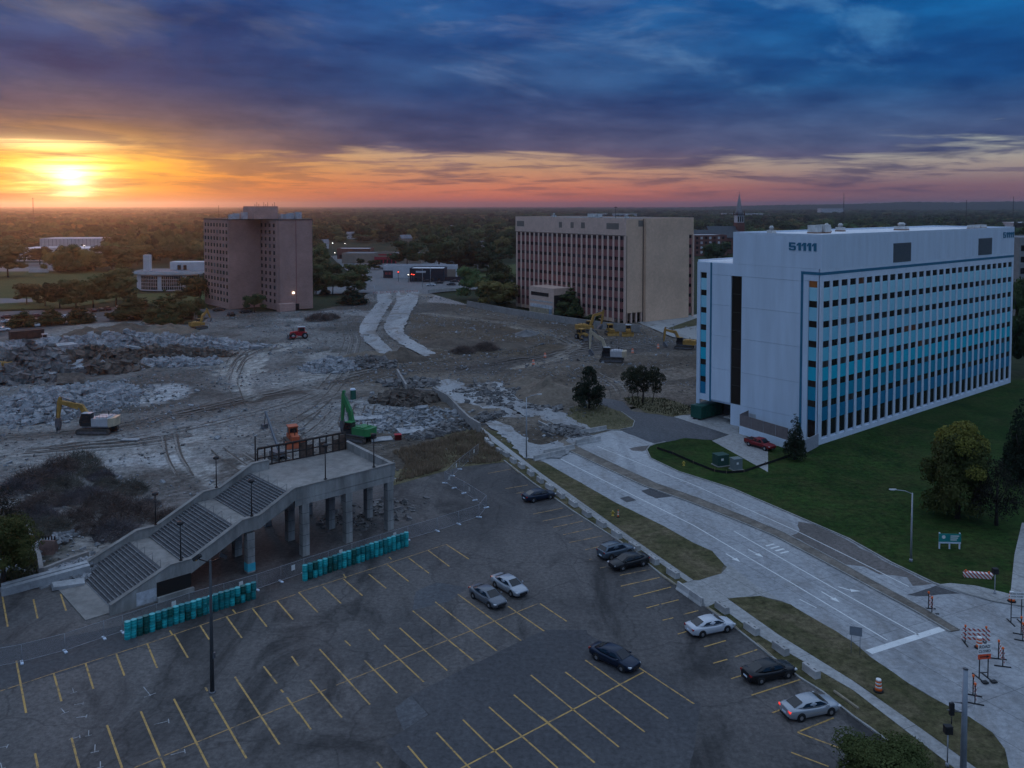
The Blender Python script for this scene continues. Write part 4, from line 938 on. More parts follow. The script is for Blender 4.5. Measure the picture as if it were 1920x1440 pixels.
# ---- brick apartment tower
M_BRK = brick_mat('tan_brown_brick', (.33, .19, .16), (.39, .225, .195), (.39, .255, .22))
M_BRK2 = brick_mat('pink_brown_brick', (.42, .235, .195), (.48, .28, .235), (.46, .30, .265))
N2 = G(526, 583); N1 = G(430, 580)
tower = thing('apartment_tower', 'tall brick apartment tower with two offset wings and rows of small windows', 'building', (N2.x, N2.y, 0), R(39.7))
tower.matrix_basis = T(N2.x, N2.y, 0) @ Matrix.Rotation(R(39.7), 4, 'Z')
def brick_tower():
    r = tower; H = 36.0
    l1 = tower.matrix_basis.inverted() @ Vector((N1.x, N1.y, 0))
    w1 = (l1.x, l1.y)
    MB().box(0, 0, 0, 14.1, 30.0, H).build('wing_wall', M_BRK, r)
    MB().box(w1[0], w1[1], 0, w1[0] + 14.0, w1[1] + 27, H).build('wing_wall', M_BRK, r)
    win = boxmesh('window', -.05, 0, 0, .03, 1.5, 1.5, M_GLASS); sill = boxmesh('sill', -.12, -.1, -.18, 0, 1.6, -.02, M_BRK2)
    head = None
    def grid(x, ys, H0=33.2):
        for y in ys:
            for j in range(12):
                w = vary(inst('window', win, r, T(x, y, H0 - 2.78 * j))); inst('sill', sill, w, Matrix.Identity(4))
    grid(0, [4.5 + 4.0 * k for k in range(6)]); grid(w1[0], [w1[1] + 1.2 + 3.3 * k for k in range(8)])
    MB().box(-.06, 2.4, 0, 0, 2.9, H).build('brick_pier', M_BRK2, r); MB().box(6.8, -.05, 0, 7.1, 0, H).build('expansion_joint', M_RED, r)
    for (x0, y0, x1, y1) in ((0, 0, 14.1, 30), (w1[0], w1[1], w1[0] + 14, w1[1] + 27)): MB().box(x0 - .12, y0 - .12, H, x1 + .12, y1 + .12, H + .5).build('coping', mat('dark_coping', (.09, .065, .06), .8, .1), r)
    MB().box(-6.5, 9, H + .501, 3.5, 20, H + 5.6).build('penthouse', M_BRK2, r)
    for k in range(8): MB().tube([(-6 + k * 1.25, 9.5 + (k % 3), H + 5.6), (-6 + k * 1.25, 9.5 + (k % 3), H + 6.6 + (k % 2) * .7)], .08, 5).build('roof_antenna', M_LOUV, r)
    for k, (x, y) in enumerate(((-15, 12), (-12.5, 14), (-10, 12), (5.5, 6), (8, 8), (10.5, 6), (7, 14), (11, 14))):
        MB().box(x, y, H + .501, x + 2, y + 2.4, H + 2.4 + .4 * (k % 3)).build('roof_plant', mat('galvanised_plant', (.42, .42, .45), .5, .2, 1), r)
    MB().tube([(w1[0] + 2, w1[1] + 15, H + .5), (w1[0] + 2, w1[1] + 15, H + 6)], .07, 5).build('roof_antenna', M_LOUV, r)
    MB().box(-1.6, -3, 0, 5, 0, 3.0).build('porch', M_BRK2, r)
    MB().box(6.2, -.12, 0, 8.0, -.001, 2.4).build('door', M_GLASS, r)
    lamp = MB().box(5.2, -.35, 6.6, 5.9, -.001, 7.2).build('wall_lamp', mat('lit_wall_lamp', (1, .9, .7), .5, 0, emit=((1.0, .86, .62), 5.0)), r); lamp['label'] = 'bright white wall lamp'
brick_tower()
# ================================================================= ruined stairs and raised deck
S0 = G(207, 1155); SA = R(42.69)
M_CONC = mat('weathered_stair_concrete', (.275, .265, .25), .9, .30, .35, mott=(1.3, .25), stretch=(1, 1, .25), bump=.15, bscale=5)
M_CONC2 = mat('deck_concrete', (.23, .215, .20), .9, .2, .15, mott=(.9, .25))
M_STEP = mat('dark_stair_tread', (.075, .075, .08), .9, .2, .5, mott=(1.8, .2)); M_RISER = mat('stair_nosing', (.22, .22, .225), .85, .2, 1)
stairs = thing('concrete_stair', 'ruined concrete grand stair climbing to a raised deck on tall columns', 'staircase', (S0.x, S0.y, 0), SA)
stairs.matrix_basis = T(S0.x, S0.y, 0) @ Matrix.Rotation(SA, 4, 'Z')
def sl(x, y, z): return stairs.matrix_basis @ Vector((x, y, z))
def profile(u, pts):
    for (a, za), (b, zb) in zip(pts, pts[1:]):
        if a <= u <= b: return za + (zb - za) * (u - a) / (b - a)
    return pts[-1][1]
TOPP = [(0, 1.0), (6.2, 3.5), (8.5, 3.5), (14.4, 6.3), (16.5, 6.35), (20.9, 8.5), (35.3, 8.55)]
def build_stairs():
    r = stairs; W = 12.4
    def parapet(y0, y1, end, shift, low):
        pts = [(u + shift, z) for u, z in TOPP if u <= end]
        b = MB(); th = 1.5
        secs = []
        us = sorted(set([p[0] for p in pts] + [end + shift]))
        for u in us:
            zt = profile(u - shift, TOPP); zb = max(0.0, zt - th) if u - shift > 8.0 or not low else 0.0
            secs.append([(u, y0, zb), (u, y0, zt), (u, y1, zt), (u, y1, zb)])
        b.loft(secs, smooth=False)
        o = b.build('parapet', M_CONC, r)
        b = MB(); secs = []
        for u in us:
            zt = profile(u - shift, TOPP); secs.append([(u, y0 - .08, zt + .002), (u, y0 - .08, zt + .12), (u, y1 + .08, zt + .12), (u, y1 + .08, zt + .002)])
        b.loft(secs, smooth=False); b.build('coping', M_CONC2, o)
        return o
    parapet(0, .45, 35.3, 0, True)
    parapet(W, W + .45, 23.2, .8, True)
    # steps
    flights = [(0.6, 6.2, 0.0, 2.42, 15), (8.5, 14.3, 2.42, 5.22, 16), (16.5, 21.4, 5.22, 7.42, 14)]
    for u0, u1, z0, z1, n in flights:
        du = (u1 - u0) / n; dz = (z1 - z0) / n
        tread = boxmesh('tread', 0, .46, 0, du * 1.0, W - .02, dz, M_STEP); nos = boxmesh('nosing', 0, .46, 0, .07, W - .02, .07, M_RISER)
        for k in range(n):
            t = inst('tread', tread, r, T(u0 + k * du, 0, z0 + k * dz)); inst('nosing', nos, t, T(-.075, 0, dz - .07))
        b = MB(); b.loft([[(u, .46, z0 - .6 if z0 else -.02), (u, .46, zz - .01), (u, W - .02, zz - .01), (u, W - .02, z0 - .6 if z0 else -.02)] for u, zz in ((u0, z0), (u1, z1 - dz))], smooth=False) if not z0 else None
        if z0:
            b.loft([[(u, .46, zz - .55), (u, .46, zz - .01), (u, W - .02, zz - .01), (u, W - .02, zz - .55)] for u, zz in ((u0, z0), (u1, z1 - dz))], smooth=False)
        b.build('stair_slab', M_CONC, r)
        # slim handrails dividing the flight
        for q in range(1, 5):
            y = .46 + (W - .5) * q / 5; h = MB()
            h.tube([(u0, y, z0 + .85), (u1, y, z1 + .85)], .025, 5)
            for k in range(5): f = k / 4; h.tube([(u0 + (u1 - u0) * f, y, z0 + (z1 - z0) * f), (u0 + (u1 - u0) * f, y, z0 + (z1 - z0) * f + .85)], .022, 4)
            h.build('handrail', mat('grey_rail_steel', (.16, .165, .17), .6, .2, 2), r)
    MB().box(6.2, .46, 1.9, 8.499, W, 2.42).build('landing', M_CONC2, r); MB().box(14.3, .46, 4.7, 16.499, W, 5.22).build('landing', M_CONC2, r)
    # side wall; below the first landing an opening's shade painted as a dark panel
    MB().loft([[(.4, .05, 0), (.4, .05, .3), (.4, .40, .3), (.4, .40, 0)], [(4.6, .05, 0), (4.6, .05, 1.55), (4.6, .40, 1.55), (4.6, .40, 0)]], smooth=False)
    MB().box(4.7, -.03, .5, 8.4, -.002, 2.05).build('painted_opening_shade', mat('painted_opening_shade', (0, 0, 0)), r)
    MB().box(2.6, -.02, .15, 4.68, -.002, 1.55).build('whitewashed_patch', mat('whitewash', (.46, .47, .5), .85, .3, 1.1), r)
    MB().box(4.7, -.35, 0, 8.6, -.04, .5).build('sill_block', M_CONC, r)
    MB().box(-2.2, .6, 0, .55, W - .2, .10).build('foot_slab', M_CONC2, r)
    # deck
    D = MB(); D.prism([(21.4, .46), (35.0, .46), (36.4, 13.6), (22.6, 14.6), (21.4, 12.4)], 6.9, 7.42); D.build('deck', M_CONC2, r)
    MB().prism([(35.0, 0.45), (35.5, 0.451), (36.9, 13.9), (36.4, 13.9)], 6.9, 8.5).build('parapet', M_CONC, r)
    MB().box(21.0, 5.5, 6.2, 35.6, 6.3, 6.899).build('beam', M_CONC, r); MB().box(21.0, .02, 6.3, 35.2, .44, 6.98).build('beam', M_CONC, r)
    MB().box(22.0, 12.0, 6.2, 36.0, 12.8, 6.899).build('beam', M_CONC, r)
    col = boxmesh('column', -.45, -.45, 0, .45, .45, 6.2, M_CONC); band = boxmesh('form_line', -.46, -.46, 0, .46, .46, .05, M_STEP)
    for x, y, h in ((34.6, .46, 6.3), (28.4, .46, 6.3), (22.4, .46, 6.3), (15.4, .46, 4.6), (35.0, 5.9, 6.2), (29.2, 5.9, 6.2), (23.4, 5.9, 6.2), (16.4, 5.9, 4.6), (35.4, 12.4, 6.2), (29.6, 12.4, 6.2), (23.6, 12.4, 6.2), (16.6, 12.0, 4.6)):
        c = inst('column', col, r, T(x, y, 0) @ Matrix.Diagonal((1, 1, h / 6.2, 1)))
        for k in range(4): inst('form_line', band, c, T(0, 0, 1.2 + k * 1.3))
        if (x, y) == (15.4, .46):
            p = MB().box(-.47, -.47, .25, .47, .47, 1.5).build('painted_band', mat('cyan_paint', (.05, .42, .52), .6, .1), c); p['label'] = 'bright cyan paint on the column foot'
    # steel frame of the torn off wall along the far edge
    M_RUST = mat('rusted_black_steel', (.035, .028, .026), .8, .35, 2)
    P0, P1 = Vector((23.2, 14.1, 7.42)), Vector((36.2, 13.4, 7.42))
    for z in (.1, 1.15, 2.45): MB().tube([P0 + Vector((0, 0, z)), P1 + Vector((0, 0, z))], .09 if z < 2 else .15, 6).build('frame_rail', M_RUST, r)
    for k in range(14):
        p = P0.lerp(P1, k / 13); MB().box(p.x - .08, p.y - .08, p.z, p.x + .08, p.y + .08, p.z + 2.4).build('frame_post', M_RUST, r)
    for k in (6, 7, 9, 11, 12):
        a = P0.lerp(P1, k / 13); b2 = P0.lerp(P1, (k + 1) / 13)
        MB().box(a.x + .09, a.y - .04, a.z + .2, b2.x - .09, a.y + .02, a.z + 2.2 - .5 * (k % 2)).build('torn_panel', mat('torn_wall_panel', (.09, .062, .05), .9, .5, 1.5), r)
    MB().tube([P0 + Vector((-.3, 0, -2)), P0 + Vector((-.3, 0, 4.2))], .1, 6).build('frame_post', M_RUST, r)
build_stairs()
# a short wall end still standing under the lower flight
M_IRON = mat('black_lamp_iron', (.02, .02, .022), .55, .1)
def deck_lamp(loc, h, label):
    t = thing('lamp_post', label, 'lamp post', loc, SA, 'black globe lamps along the stair parapets')
    MB().tube([(0, 0, 0), (0, 0, h)], [.08, .055], 8).build('post', M_IRON, t); MB().box(-.15, -.15, 0, .15, .15, .12).build('base', M_IRON, t)
    MB().lathe([(.06, 0), (.34, .06), (.38, .18), (.30, .34), (.08, .40)], 10, (0, 0, h)).build('lamp_head', M_IRON, t); return t
PZ = lambda u: profile(u, TOPP) + .122
deck_lamp(sl(9.3, W_F := 12.62, PZ(8.5)), 3.6, 'black lamp post on the far parapet by the lowest landing')
deck_lamp(sl(16.9, 12.62, PZ(16.1)), 3.6, 'black lamp post on the far parapet by the upper landing')
deck_lamp(sl(7.4, .22, PZ(7.4)), 3.9, 'black lamp post on the near parapet by the lowest landing')
deck_lamp(sl(15.6, .22, PZ(15.6)), 3.9, 'black lamp post on the near parapet by the upper landing')
deck_lamp(sl(25.2, .22, PZ(25.2)), 4.0, 'black lamp post at the near middle edge of the raised deck')
deck_lamp(sl(32.2, .22, PZ(32.2)), 4.0, 'black lamp post at the right end of the raised deck edge')
# fallen slabs and rubble at the stair foot
M_SLAB = mat('pale_broken_slab', (.36, .36, .365), .85, .15, .5, mott=(2, .15))
def fallen(name, label, px, size, rz, tilt=(0, 0), z=0.0, cat='slab'):
    p = G(*px); o = MB()
    sx, sy, s_z = size; k = .92
    o.loft([[(-sx / 2, -sy / 2, 0), (sx / 2 * .96, -sy / 2 * 1.03, 0), (sx / 2, sy / 2, 0), (-sx / 2 * 1.02, sy / 2 * .95, 0)], [(-sx / 2 * k, -sy / 2, s_z), (sx / 2, -sy / 2, s_z), (sx / 2 * .97, sy / 2, s_z), (-sx / 2, sy / 2 * k, s_z)]], smooth=False)
    ob = o.build(name, M_SLAB, None); ob.matrix_basis = T(p.x, p.y, z) @ Matrix.Rotation(rz, 4, 'Z') @ Matrix.Rotation(tilt[0], 4, 'X') @ Matrix.Rotation(tilt[1], 4, 'Y')
    return tag(ob, label, cat, 'broken concrete slabs')
beam = thing('fallen_beam', 'long pale fallen concrete beam with a dark groove left of the stair foot', 'concrete beam', (*G(88, 1095).xy, .25), R(36))
MB().box(-4.4, -.7, 0, 4.4, .7, .45).build('flange', M_SLAB, beam); MB().box(-4.3, -.7, .451, 4.3, -.12, .9).build('web', M_SLAB, beam); MB().box(-4.3, .12, .451, 4.3, .7, .9).build('web', M_SLAB, beam); beam.rotation_euler = (R(6), R(-3), R(36))
fallen('broken_slab', 'small fallen slab between the long beam and the stair foot', (128, 1100), (3.2, 1.2, .4), R(30), (R(8), R(4)), .1)
# ================================================================= vehicles
M_TYRE = mat('tyre_rubber', (.018, .018, .019), .85, .2, 6); M_RIM = mat('alloy_rim', (.42, .42, .44), .35, .1, metal=.8)
M_CGLASS = mat('tinted_car_glass', (.008, .010, .014), .08, 0, spec=.6); M_TRIM = mat('black_plastic_trim', (.02, .02, .022), .6, .1)
M_HEADL = mat('headlamp_lens', (.55, .56, .58), .15, 0); M_TAIL = mat('tail_lamp_red', (.35, .012, .015), .2, 0); M_TAILON = mat('tail_lamp_lit', (.6, .02, .02), .3, 0, emit=((1.0, .05, .03), .7))
M_CHROME = mat('chrome_strip', (.6, .6, .62), .2, 0, metal=.9)
def paint(name, c, metal=.35): return mat('car_paint_' + name, c, .28, .03, 1.0, metal=metal, spec=.5)
P_SILVER = paint('silver', (.38, .40, .43)); P_GREY = paint('grey', (.16, .17, .19)); P_WHITE = paint('white', (.56, .57, .60), .1); P_BLACK = paint('black', (.012, .013, .016), .2)
P_NAVY = paint('navy', (.012, .022, .045), .3); P_SLATE = paint('slate', (.10, .125, .155)); P_RED = paint('red', (.20, .006, .010), .2); P_DRED = paint('dark_red', (.10, .01, .012), .2); P_BLUEW = paint('pale_blue', (.45, .50, .58), .2)
def csec(x, hw, zb, zt, cr=.03): return [(x, -hw * .88, zb), (x, -hw, zb + .14), (x, -hw, zt - .20), (x, -hw * .95, zt - .05), (x, -hw * .72, zt + cr), (x, 0, zt + cr * 1.5), (x, hw * .72, zt + cr), (x, hw * .95, zt - .05), (x, hw, zt - .20), (x, hw, zb + .14), (x, hw * .88, zb)]
KINDS = {
 'sedan': dict(st=[(-2.44, .66, .42, .90), (-2.36, .80, .32, 1.0), (-1.9, .90, .22, 1.03), (-1.2, .925, .2, .99), (0, .925, .2, .95), (1.0, .92, .2, .96), (1.45, .915, .2, .93), (2.05, .88, .22, .84), (2.36, .78, .30, .74), (2.46, .62, .38, .66)],
        cab=[(-1.95, .66, 1.02, .70), (-.95, .62, 1.40, .84), (-.1, .64, 1.455, .86), (.45, .62, 1.43, .85), (1.38, .70, .96, .80)], wheels=(-1.42, 1.42), wr=.335),
 'suv': dict(st=[(-2.30, .74, .48, 1.06), (-2.22, .86, .36, 1.14), (-1.7, .92, .28, 1.12), (0, .925, .26, 1.06), (1.0, .92, .26, 1.06), (1.5, .91, .26, 1.02), (2.05, .87, .30, .94), (2.28, .76, .38, .82), (2.34, .62, .46, .74)],
        cab=[(-2.18, .76, 1.12, .82), (-1.75, .64, 1.60, .82), (-.4, .66, 1.68, .84), (.35, .64, 1.63, .83), (1.22, .70, 1.06, .80)], wheels=(-1.36, 1.36), wr=.37),
 'pickup': dict(st=[(-2.85, .86, .55, 1.10), (-2.8, .93, .46, 1.14), (-1.0, .94, .42, 1.12), (0, .94, .42, 1.10), (1.3, .94, .42, 1.12), (1.7, .93, .42, 1.12), (2.5, .92, .44, 1.06), (2.80, .86, .50, .96), (2.86, .74, .56, .86)],
        cab=[(-.95, .74, 1.12, .84), (-.75, .70, 1.70, .84), (.2, .72, 1.76, .85), (.65, .70, 1.72, .84), (1.45, .74, 1.12, .84)], wheels=(-1.75, 1.75), wr=.40)}
CARPROTO = {}
def car_proto(kind):
    if kind in CARPROTO: return CARPROTO[kind]
    k = KINDS[kind]; ms = {}
    b = MB(); b.loft([csec(*s) for s in k['st']]); ms['body'] = b
    c = MB(); secs = []
    for x, ht, z, hb in k['cab']:
        zb = k['cab'][0][2] - .06 if x < 0 else k['cab'][-1][2] - .06
        secs.append([(x, -hb, zb), (x, -(ht + hb) / 2 - .02, (z + zb) / 2), (x, -ht, z - .03), (x, -ht * .8, z), (x, ht * .8, z), (x, ht, z - .03), (x, (ht + hb) / 2 + .02, (z + zb) / 2), (x, hb, zb)])
    c.loft(secs); ms['cabin'] = c
    (x0, t0, z0, b0), (x1, t1, z1, b1), (x2, t2, z2, b2), (x3, t3, z3, b3), (x4, t4, z4, b4) = k['cab']
    e = .012
    def glassq(p): m = MB(); m.quad(*p); return m
    fa, fb = .10, .88
    def lerp(a, bb, f): return tuple(u + (v - u) * f for u, v in zip(a, bb))
    def slope(xa, wa, za, xb, wb, zb, f0, f1, up):   # sloping windscreen quad lifted off the cabin
        A, B_ = lerp((xa, wa, za), (xb, wb, zb), f0), lerp((xa, wa, za), (xb, wb, zb), f1); dx = e if xa > xb else -e
        m = MB(); m.quad((A[0] + dx * 2, -A[1] * .90, A[2] + e * 2), (A[0] + dx * 2, A[1] * .90, A[2] + e * 2), (B_[0] + dx * 2, B_[1] * .86, B_[2] + e * 2), (B_[0] + dx * 2, -B_[1] * .86, B_[2] + e * 2)); return m
    ms['windscreen'] = slope(x4, t4, z4, x3, t3, z3, .06, .92, 1)
    ms['rear_window'] = slope(x0, t0, z0, x1, t1, z1, .08, .92, 1)
    zbelt = max(z0, z4) + .02
    for sgn in (-1, 1):
        def P(x, z):
            # side surface half width at height
            tb = (b1 + b3) / 2; tt = (t1 + t3) / 2; f = min(1, max(0, (z - zbelt + .08) / (z2 - .03 - zbelt + .08)))
            return (x, sgn * (tb + (tt - tb) * f + .028), z)
        zt = z1 - .09; zr = z0 + (z1 - z0) * .35
        xr = x0 + (x1 - x0) * .62
        xm = (x1 + x3) / 2 + .05
        m = MB()
        m.quad(P(xr + .05, zbelt + .05), P(xm - .05, zbelt), P(xm - .05, zt + .02), P(x1 + .12, zt)); ms['side_window', sgn, 0] = m
        m = MB(); m.quad(P(xm + .05, zbelt), P(x4 - .28, zbelt), P(x3 + .08, zt), P(xm + .05, zt + .02)); ms['side_window', sgn, 1] = m
    CARPROTO[kind] = (k, {n: v.mesh(n if isinstance(n, str) else n[0]) for n, v in ms.items()})
    return CARPROTO[kind]
WHEEL = {}
def wheel_mesh(r):
    if r not in WHEEL:
        t = MB().lathe([(r * .62, -.11), (r * .96, -.11), (r, -.07), (r, .07), (r * .96, .11), (r * .62, .11)], 18).mesh('tyre'); t.materials.append(M_TYRE)
        rm = MB().lathe([(r * .15, .125), (r * .60, .105), (r * .64, .10), (r * .64, -.10)], 14).mesh('rim'); rm.materials.append(M_RIM); WHEEL[r] = (t, rm)
    return WHEEL[r]
def fixed(me, m):
    if len(me.materials) == 0:
        bm = bmesh.new(); bm.from_mesh(me); bmesh.ops.recalc_face_normals(bm, faces=bm.faces); bm.to_mesh(me); bm.free(); me.materials.append(m)
    return me
def car(kind, paint_m, label, rear, front, cat='car', z=0.0, lit=False, name=None, group='cars left in the near car park', detail=True, mid=None, ang=None):
    k, ms = car_proto(kind)
    if ang is None:
        a, b = G(*rear, z), G(*front, z); c = (a + b) / 2; ang = math.atan2(b.y - a.y, b.x - a.x)
    else: c = G(*mid, z)
    t = thing(name or {'sedan': 'sedan_car', 'suv': 'sport_utility_car', 'pickup': 'pickup_truck'}[kind], label, cat, (c.x, c.y, z), ang, group)
    def add(n, me, m, par=t):
        o = link(n, fixed(me, m), None, par); o.material_slots[0].link = 'OBJECT'; o.material_slots[0].material = m; return o
    body = add('body', ms['body'], paint_m); cb = add('cabin', ms['cabin'], paint_m)
    add('windscreen', ms['windscreen'], M_CGLASS, cb); add('rear_window', ms['rear_window'], M_CGLASS, cb)
    for s in (-1, 1):
        for q in (0, 1): add('side_window', ms['side_window', s, q], M_CGLASS, cb)
    hw = .925; r = k['wr']; ty, rm = wheel_mesh(r)
    for x in k['wheels']:
        for s in (-1, 1):
            w = inst('wheel', ty, t, T(x, s * (hw - .085), r) @ Matrix.Rotation(R(-90 * s), 4, 'X')); inst('rim', rm, w, Matrix.Identity(4))
    if not detail: return t
    arch = {}
    for x in k['wheels']:
        for s in (-1, 1):
            m = MB(); m.tube([(x, s * (hw - .20), r + .02), (x, s * (hw + .004), r + .02)], r + .07, 16); m.build('wheel_arch', M_TRIM, body)
    st = k['st']; xf, xb = st[-1][0], st[0][0]; zf, zr = st[-1][3], st[0][3]
    for s in (-1, 1):
        MB().box(xf - .30, s * .80 - .09, zf - .04, xf - .04, s * .62 + .02 * s, zf + .07).build('headlight', M_HEADL, body)
        MB().box(xb + .0, s * .52, zr - .14, xb + .16, s * .80, zr + .02).build('tail_light', M_TAILON if lit else M_TAIL, body)
        MB().box(k['cab'][-1][0] - .42, s * .93, k['cab'][-1][2] + .0, k['cab'][-1][0] - .26, s * 1.08, k['cab'][-1][2] + .13).build('wing_mirror', paint_m, cb)
    MB().box(xf - .02, -.50, .34, xf + .03, .50, .60).build('grille', M_TRIM, body)
    MB().box(xb - .03, -.26, .52, xb + .01, .26, .66).build('number_plate', M_WHITE2, body)
    MB().box(xb - .02, -.6, .24, xb + .12, .6, .38).build('bumper', M_TRIM, body)
    if kind == 'pickup':
        MB().box(-2.72, -.80, 1.14, -1.02, .80, 1.18).build('truck_bed', M_TRIM, body)
        for s in (-1, 1): MB().box(-2.80, s * .80, 1.12, -1.0, s * .93, 1.24).build('bed_rail', paint_m, body)
    if kind == 'suv':
        for s in (-1, 1): MB().tube([(-1.6, s * .55, 1.70), (-.4, s * .57, 1.76), (.3, s * .55, 1.72)], .025, 5).build('roof_rail', M_TRIM, cb)
    return t
car('sedan', P_GREY, 'grey sedan, the left and nearer of the pair parked side by side', (891, 1113), (939, 1142))
car('sedan', P_SILVER, 'silver sedan, the right and farther of the pair parked side by side', (932, 1093), (979, 1120))
car('sedan', P_NAVY, 'black sedan parked alone at the top of the kerbside stalls', (984, 941), (1036, 931))
car('suv', P_SLATE, 'slate grey sport utility car with roof rails beside a black sedan', (1124, 1050), (1184, 1034))
car('sedan', P_BLACK, 'black sedan with its nose to the lot beside the slate utility car', (1211, 1054), (1146, 1069))
car('sedan', P_WHITE, 'white sedan parked against the kerb below the driveway', (1294, 1191), (1367, 1176))
car('sedan', P_NAVY, 'dark navy sedan alone in the middle of the resealed stalls', (1118, 1227), (1188, 1259))
car('sedan', P_BLACK, 'black sedan parked against the kerb between two pale sedans', (1400, 1278), (1481, 1260))
car('sedan', P_SILVER, 'silver sedan with glowing red tail lights nearest the bottom right', (1472, 1346), (1563, 1328), lit=True)
car('pickup', P_RED, 'dark red pickup truck on the apron beside the white office building', (1397, 831), (1454, 848), cat='truck', z=.05, group=None)
FARCARS = [((15, 597), P_DRED, 'dark red car at the far left edge of the distant car park', 1), ((16, 606), P_SILVER, 'silver car in the left row of the distant car park', 1), ((4, 621), P_WHITE, 'white car cut by the left picture edge', 1),
  ((66, 604), P_WHITE, 'white car behind the nearer white car left of the small round tree', 0), ((68, 612), P_WHITE, 'white car in front beside the dark steel container', 0), ((122, 597), P_BLUEW, 'pale blue white car between two small round trees', 1), ((69, 595), P_DRED, 'dark car behind the two white cars in the distant car park', 1),
  ((175, 585), P_DRED, 'leftmost dark car in the back row by the tree line', 0), ((189, 583), P_BLACK, 'second dark car in the back row by the tree line', 0), ((202, 582), P_DRED, 'third dark car in the back row by the tree line', 0), ((222, 580), P_WHITE, 'white car ending the back row by the tree line', 0),
  ((132, 607), P_WHITE, 'white car below the pale blue car in the distant car park', 1), ((167, 598), P_SILVER, 'silver car just right of the small round tree', 1), ((237, 598), P_WHITE, 'white car standing alone before the conifers', 1), ((115, 606), P_BLACK, 'black car beside the low white car in the distant car park', 1),
  ((433, 592), P_BLACK, 'black car parked left of the tower entrance trees', 0), ((460, 587), P_BLACK, 'dark car close to the brick tower wall', 1), ((410, 583), P_BLACK, 'dark car under the tree at the foot of the tower', 1)]
for (px, pm, lb, o) in FARCARS: car('suv' if hash(lb) % 3 == 0 and False else 'sedan', pm, lb, None, None, mid=px, ang=(R(39.7) if o else R(129.7)), detail=False, z=-.03, group='cars in the distant car park')
for px, pm, lb, an, li in [((808, 536), P_WHITE, 'white car first in the queue at the far traffic lights', 180, 0), ((823, 532), P_BLACK, 'dark car behind the white car at the far traffic lights', 180, 0), ((852, 529), P_BLACK, 'dark car with red tail lights on the far cross street', 180, 1), ((846, 535), P_BLACK, 'dark car beside the one showing red tail lights', 180, 0), ((879, 530), P_BLACK, 'black car last on the far cross street', 180, 0), ((733, 485), P_BLACK, 'dark car outside the red fronted store', 90, 0), ((800, 529), P_BLACK, 'dark car in front of the navy building', 180, 0)]:
    car('sedan', pm, lb, None, None, mid=px, ang=R(an), z=-.02, lit=bool(li), detail=bool(li), group='cars at the far junction')
# ---- excavators and other machines
P_CAT = mat('machine_yellow', (.36, .20, .05), .6, .35, .8, mott=(2, .15)); P_TAN = mat('machine_tan', (.46, .38, .27), .5, .2, .8); P_GREEN = mat('machine_green', (.035, .20, .07), .45, .15, .8); P_ORNG = mat('machine_orange', (.45, .105, .045), .5, .12, .8)
P_MRED = mat('machine_red', (.42, .02, .03), .5, .1, .8); P_MGREY = mat('machine_pale_grey', (.42, .42, .44), .5, .15, .8); M_STEEL = mat('dull_steel', (.14, .14, .15), .5, .3, 1.5, metal=.4); M_TRACK = mat('muddy_track', (.07, .062, .055), .9, .35, 3)
def beam_loft(pts, hs, w):
    """box beam along points in the xz plane; hs heights, w width"""
    b = MB(); secs = []
    for i, p in enumerate(pts):
        a = Vector(pts[max(i - 1, 0)]); c = Vector(pts[min(i + 1, len(pts) - 1)]); d = (c - a).normalized(); n = Vector((-d[1], d[0]))
        for_ = [(p[0] + n[0] * s * hs[i] / 2, yy, p[1] + n[1] * s * hs[i] / 2) for s, yy in ((-1, -w / 2), (1, -w / 2), (1, w / 2), (-1, w / 2))]
        secs.append(for_)
    b.loft(secs, smooth=False); return b
def track(par, y, ln, h, w):
    r = h / 2; n = 8; prof = []
    for k in range(n + 1): a = -math.pi / 2 + math.pi * k / n; prof.append((ln / 2 - r + r * math.cos(a), r + r * math.sin(a)))
    for k in range(n + 1): a = math.pi / 2 + math.pi * k / n; prof.append((-ln / 2 + r + r * math.cos(a), r + r * math.sin(a)))
    b = MB(); b.slab([(x, y - w / 2, z) for x, z in prof], (0, w, 0)); o = b.build('track', M_TRACK, par)
    f = MB().box(-ln / 2 + r, y - w / 2 - .02, h * .35, ln / 2 - r, y + w / 2 + .02, h * .65).build('track_frame', M_STEEL, o)
    for k in range(5):
        x = -ln / 2 + r + (ln - 2 * r) * k / 4
        for s in (-1, 1): MB().tube([(x, y + s * (w / 2 - .02), r), (x, y + s * (w / 2 + .035), r)], r * .42, 10).build('roller', M_STEEL, o)
    return o
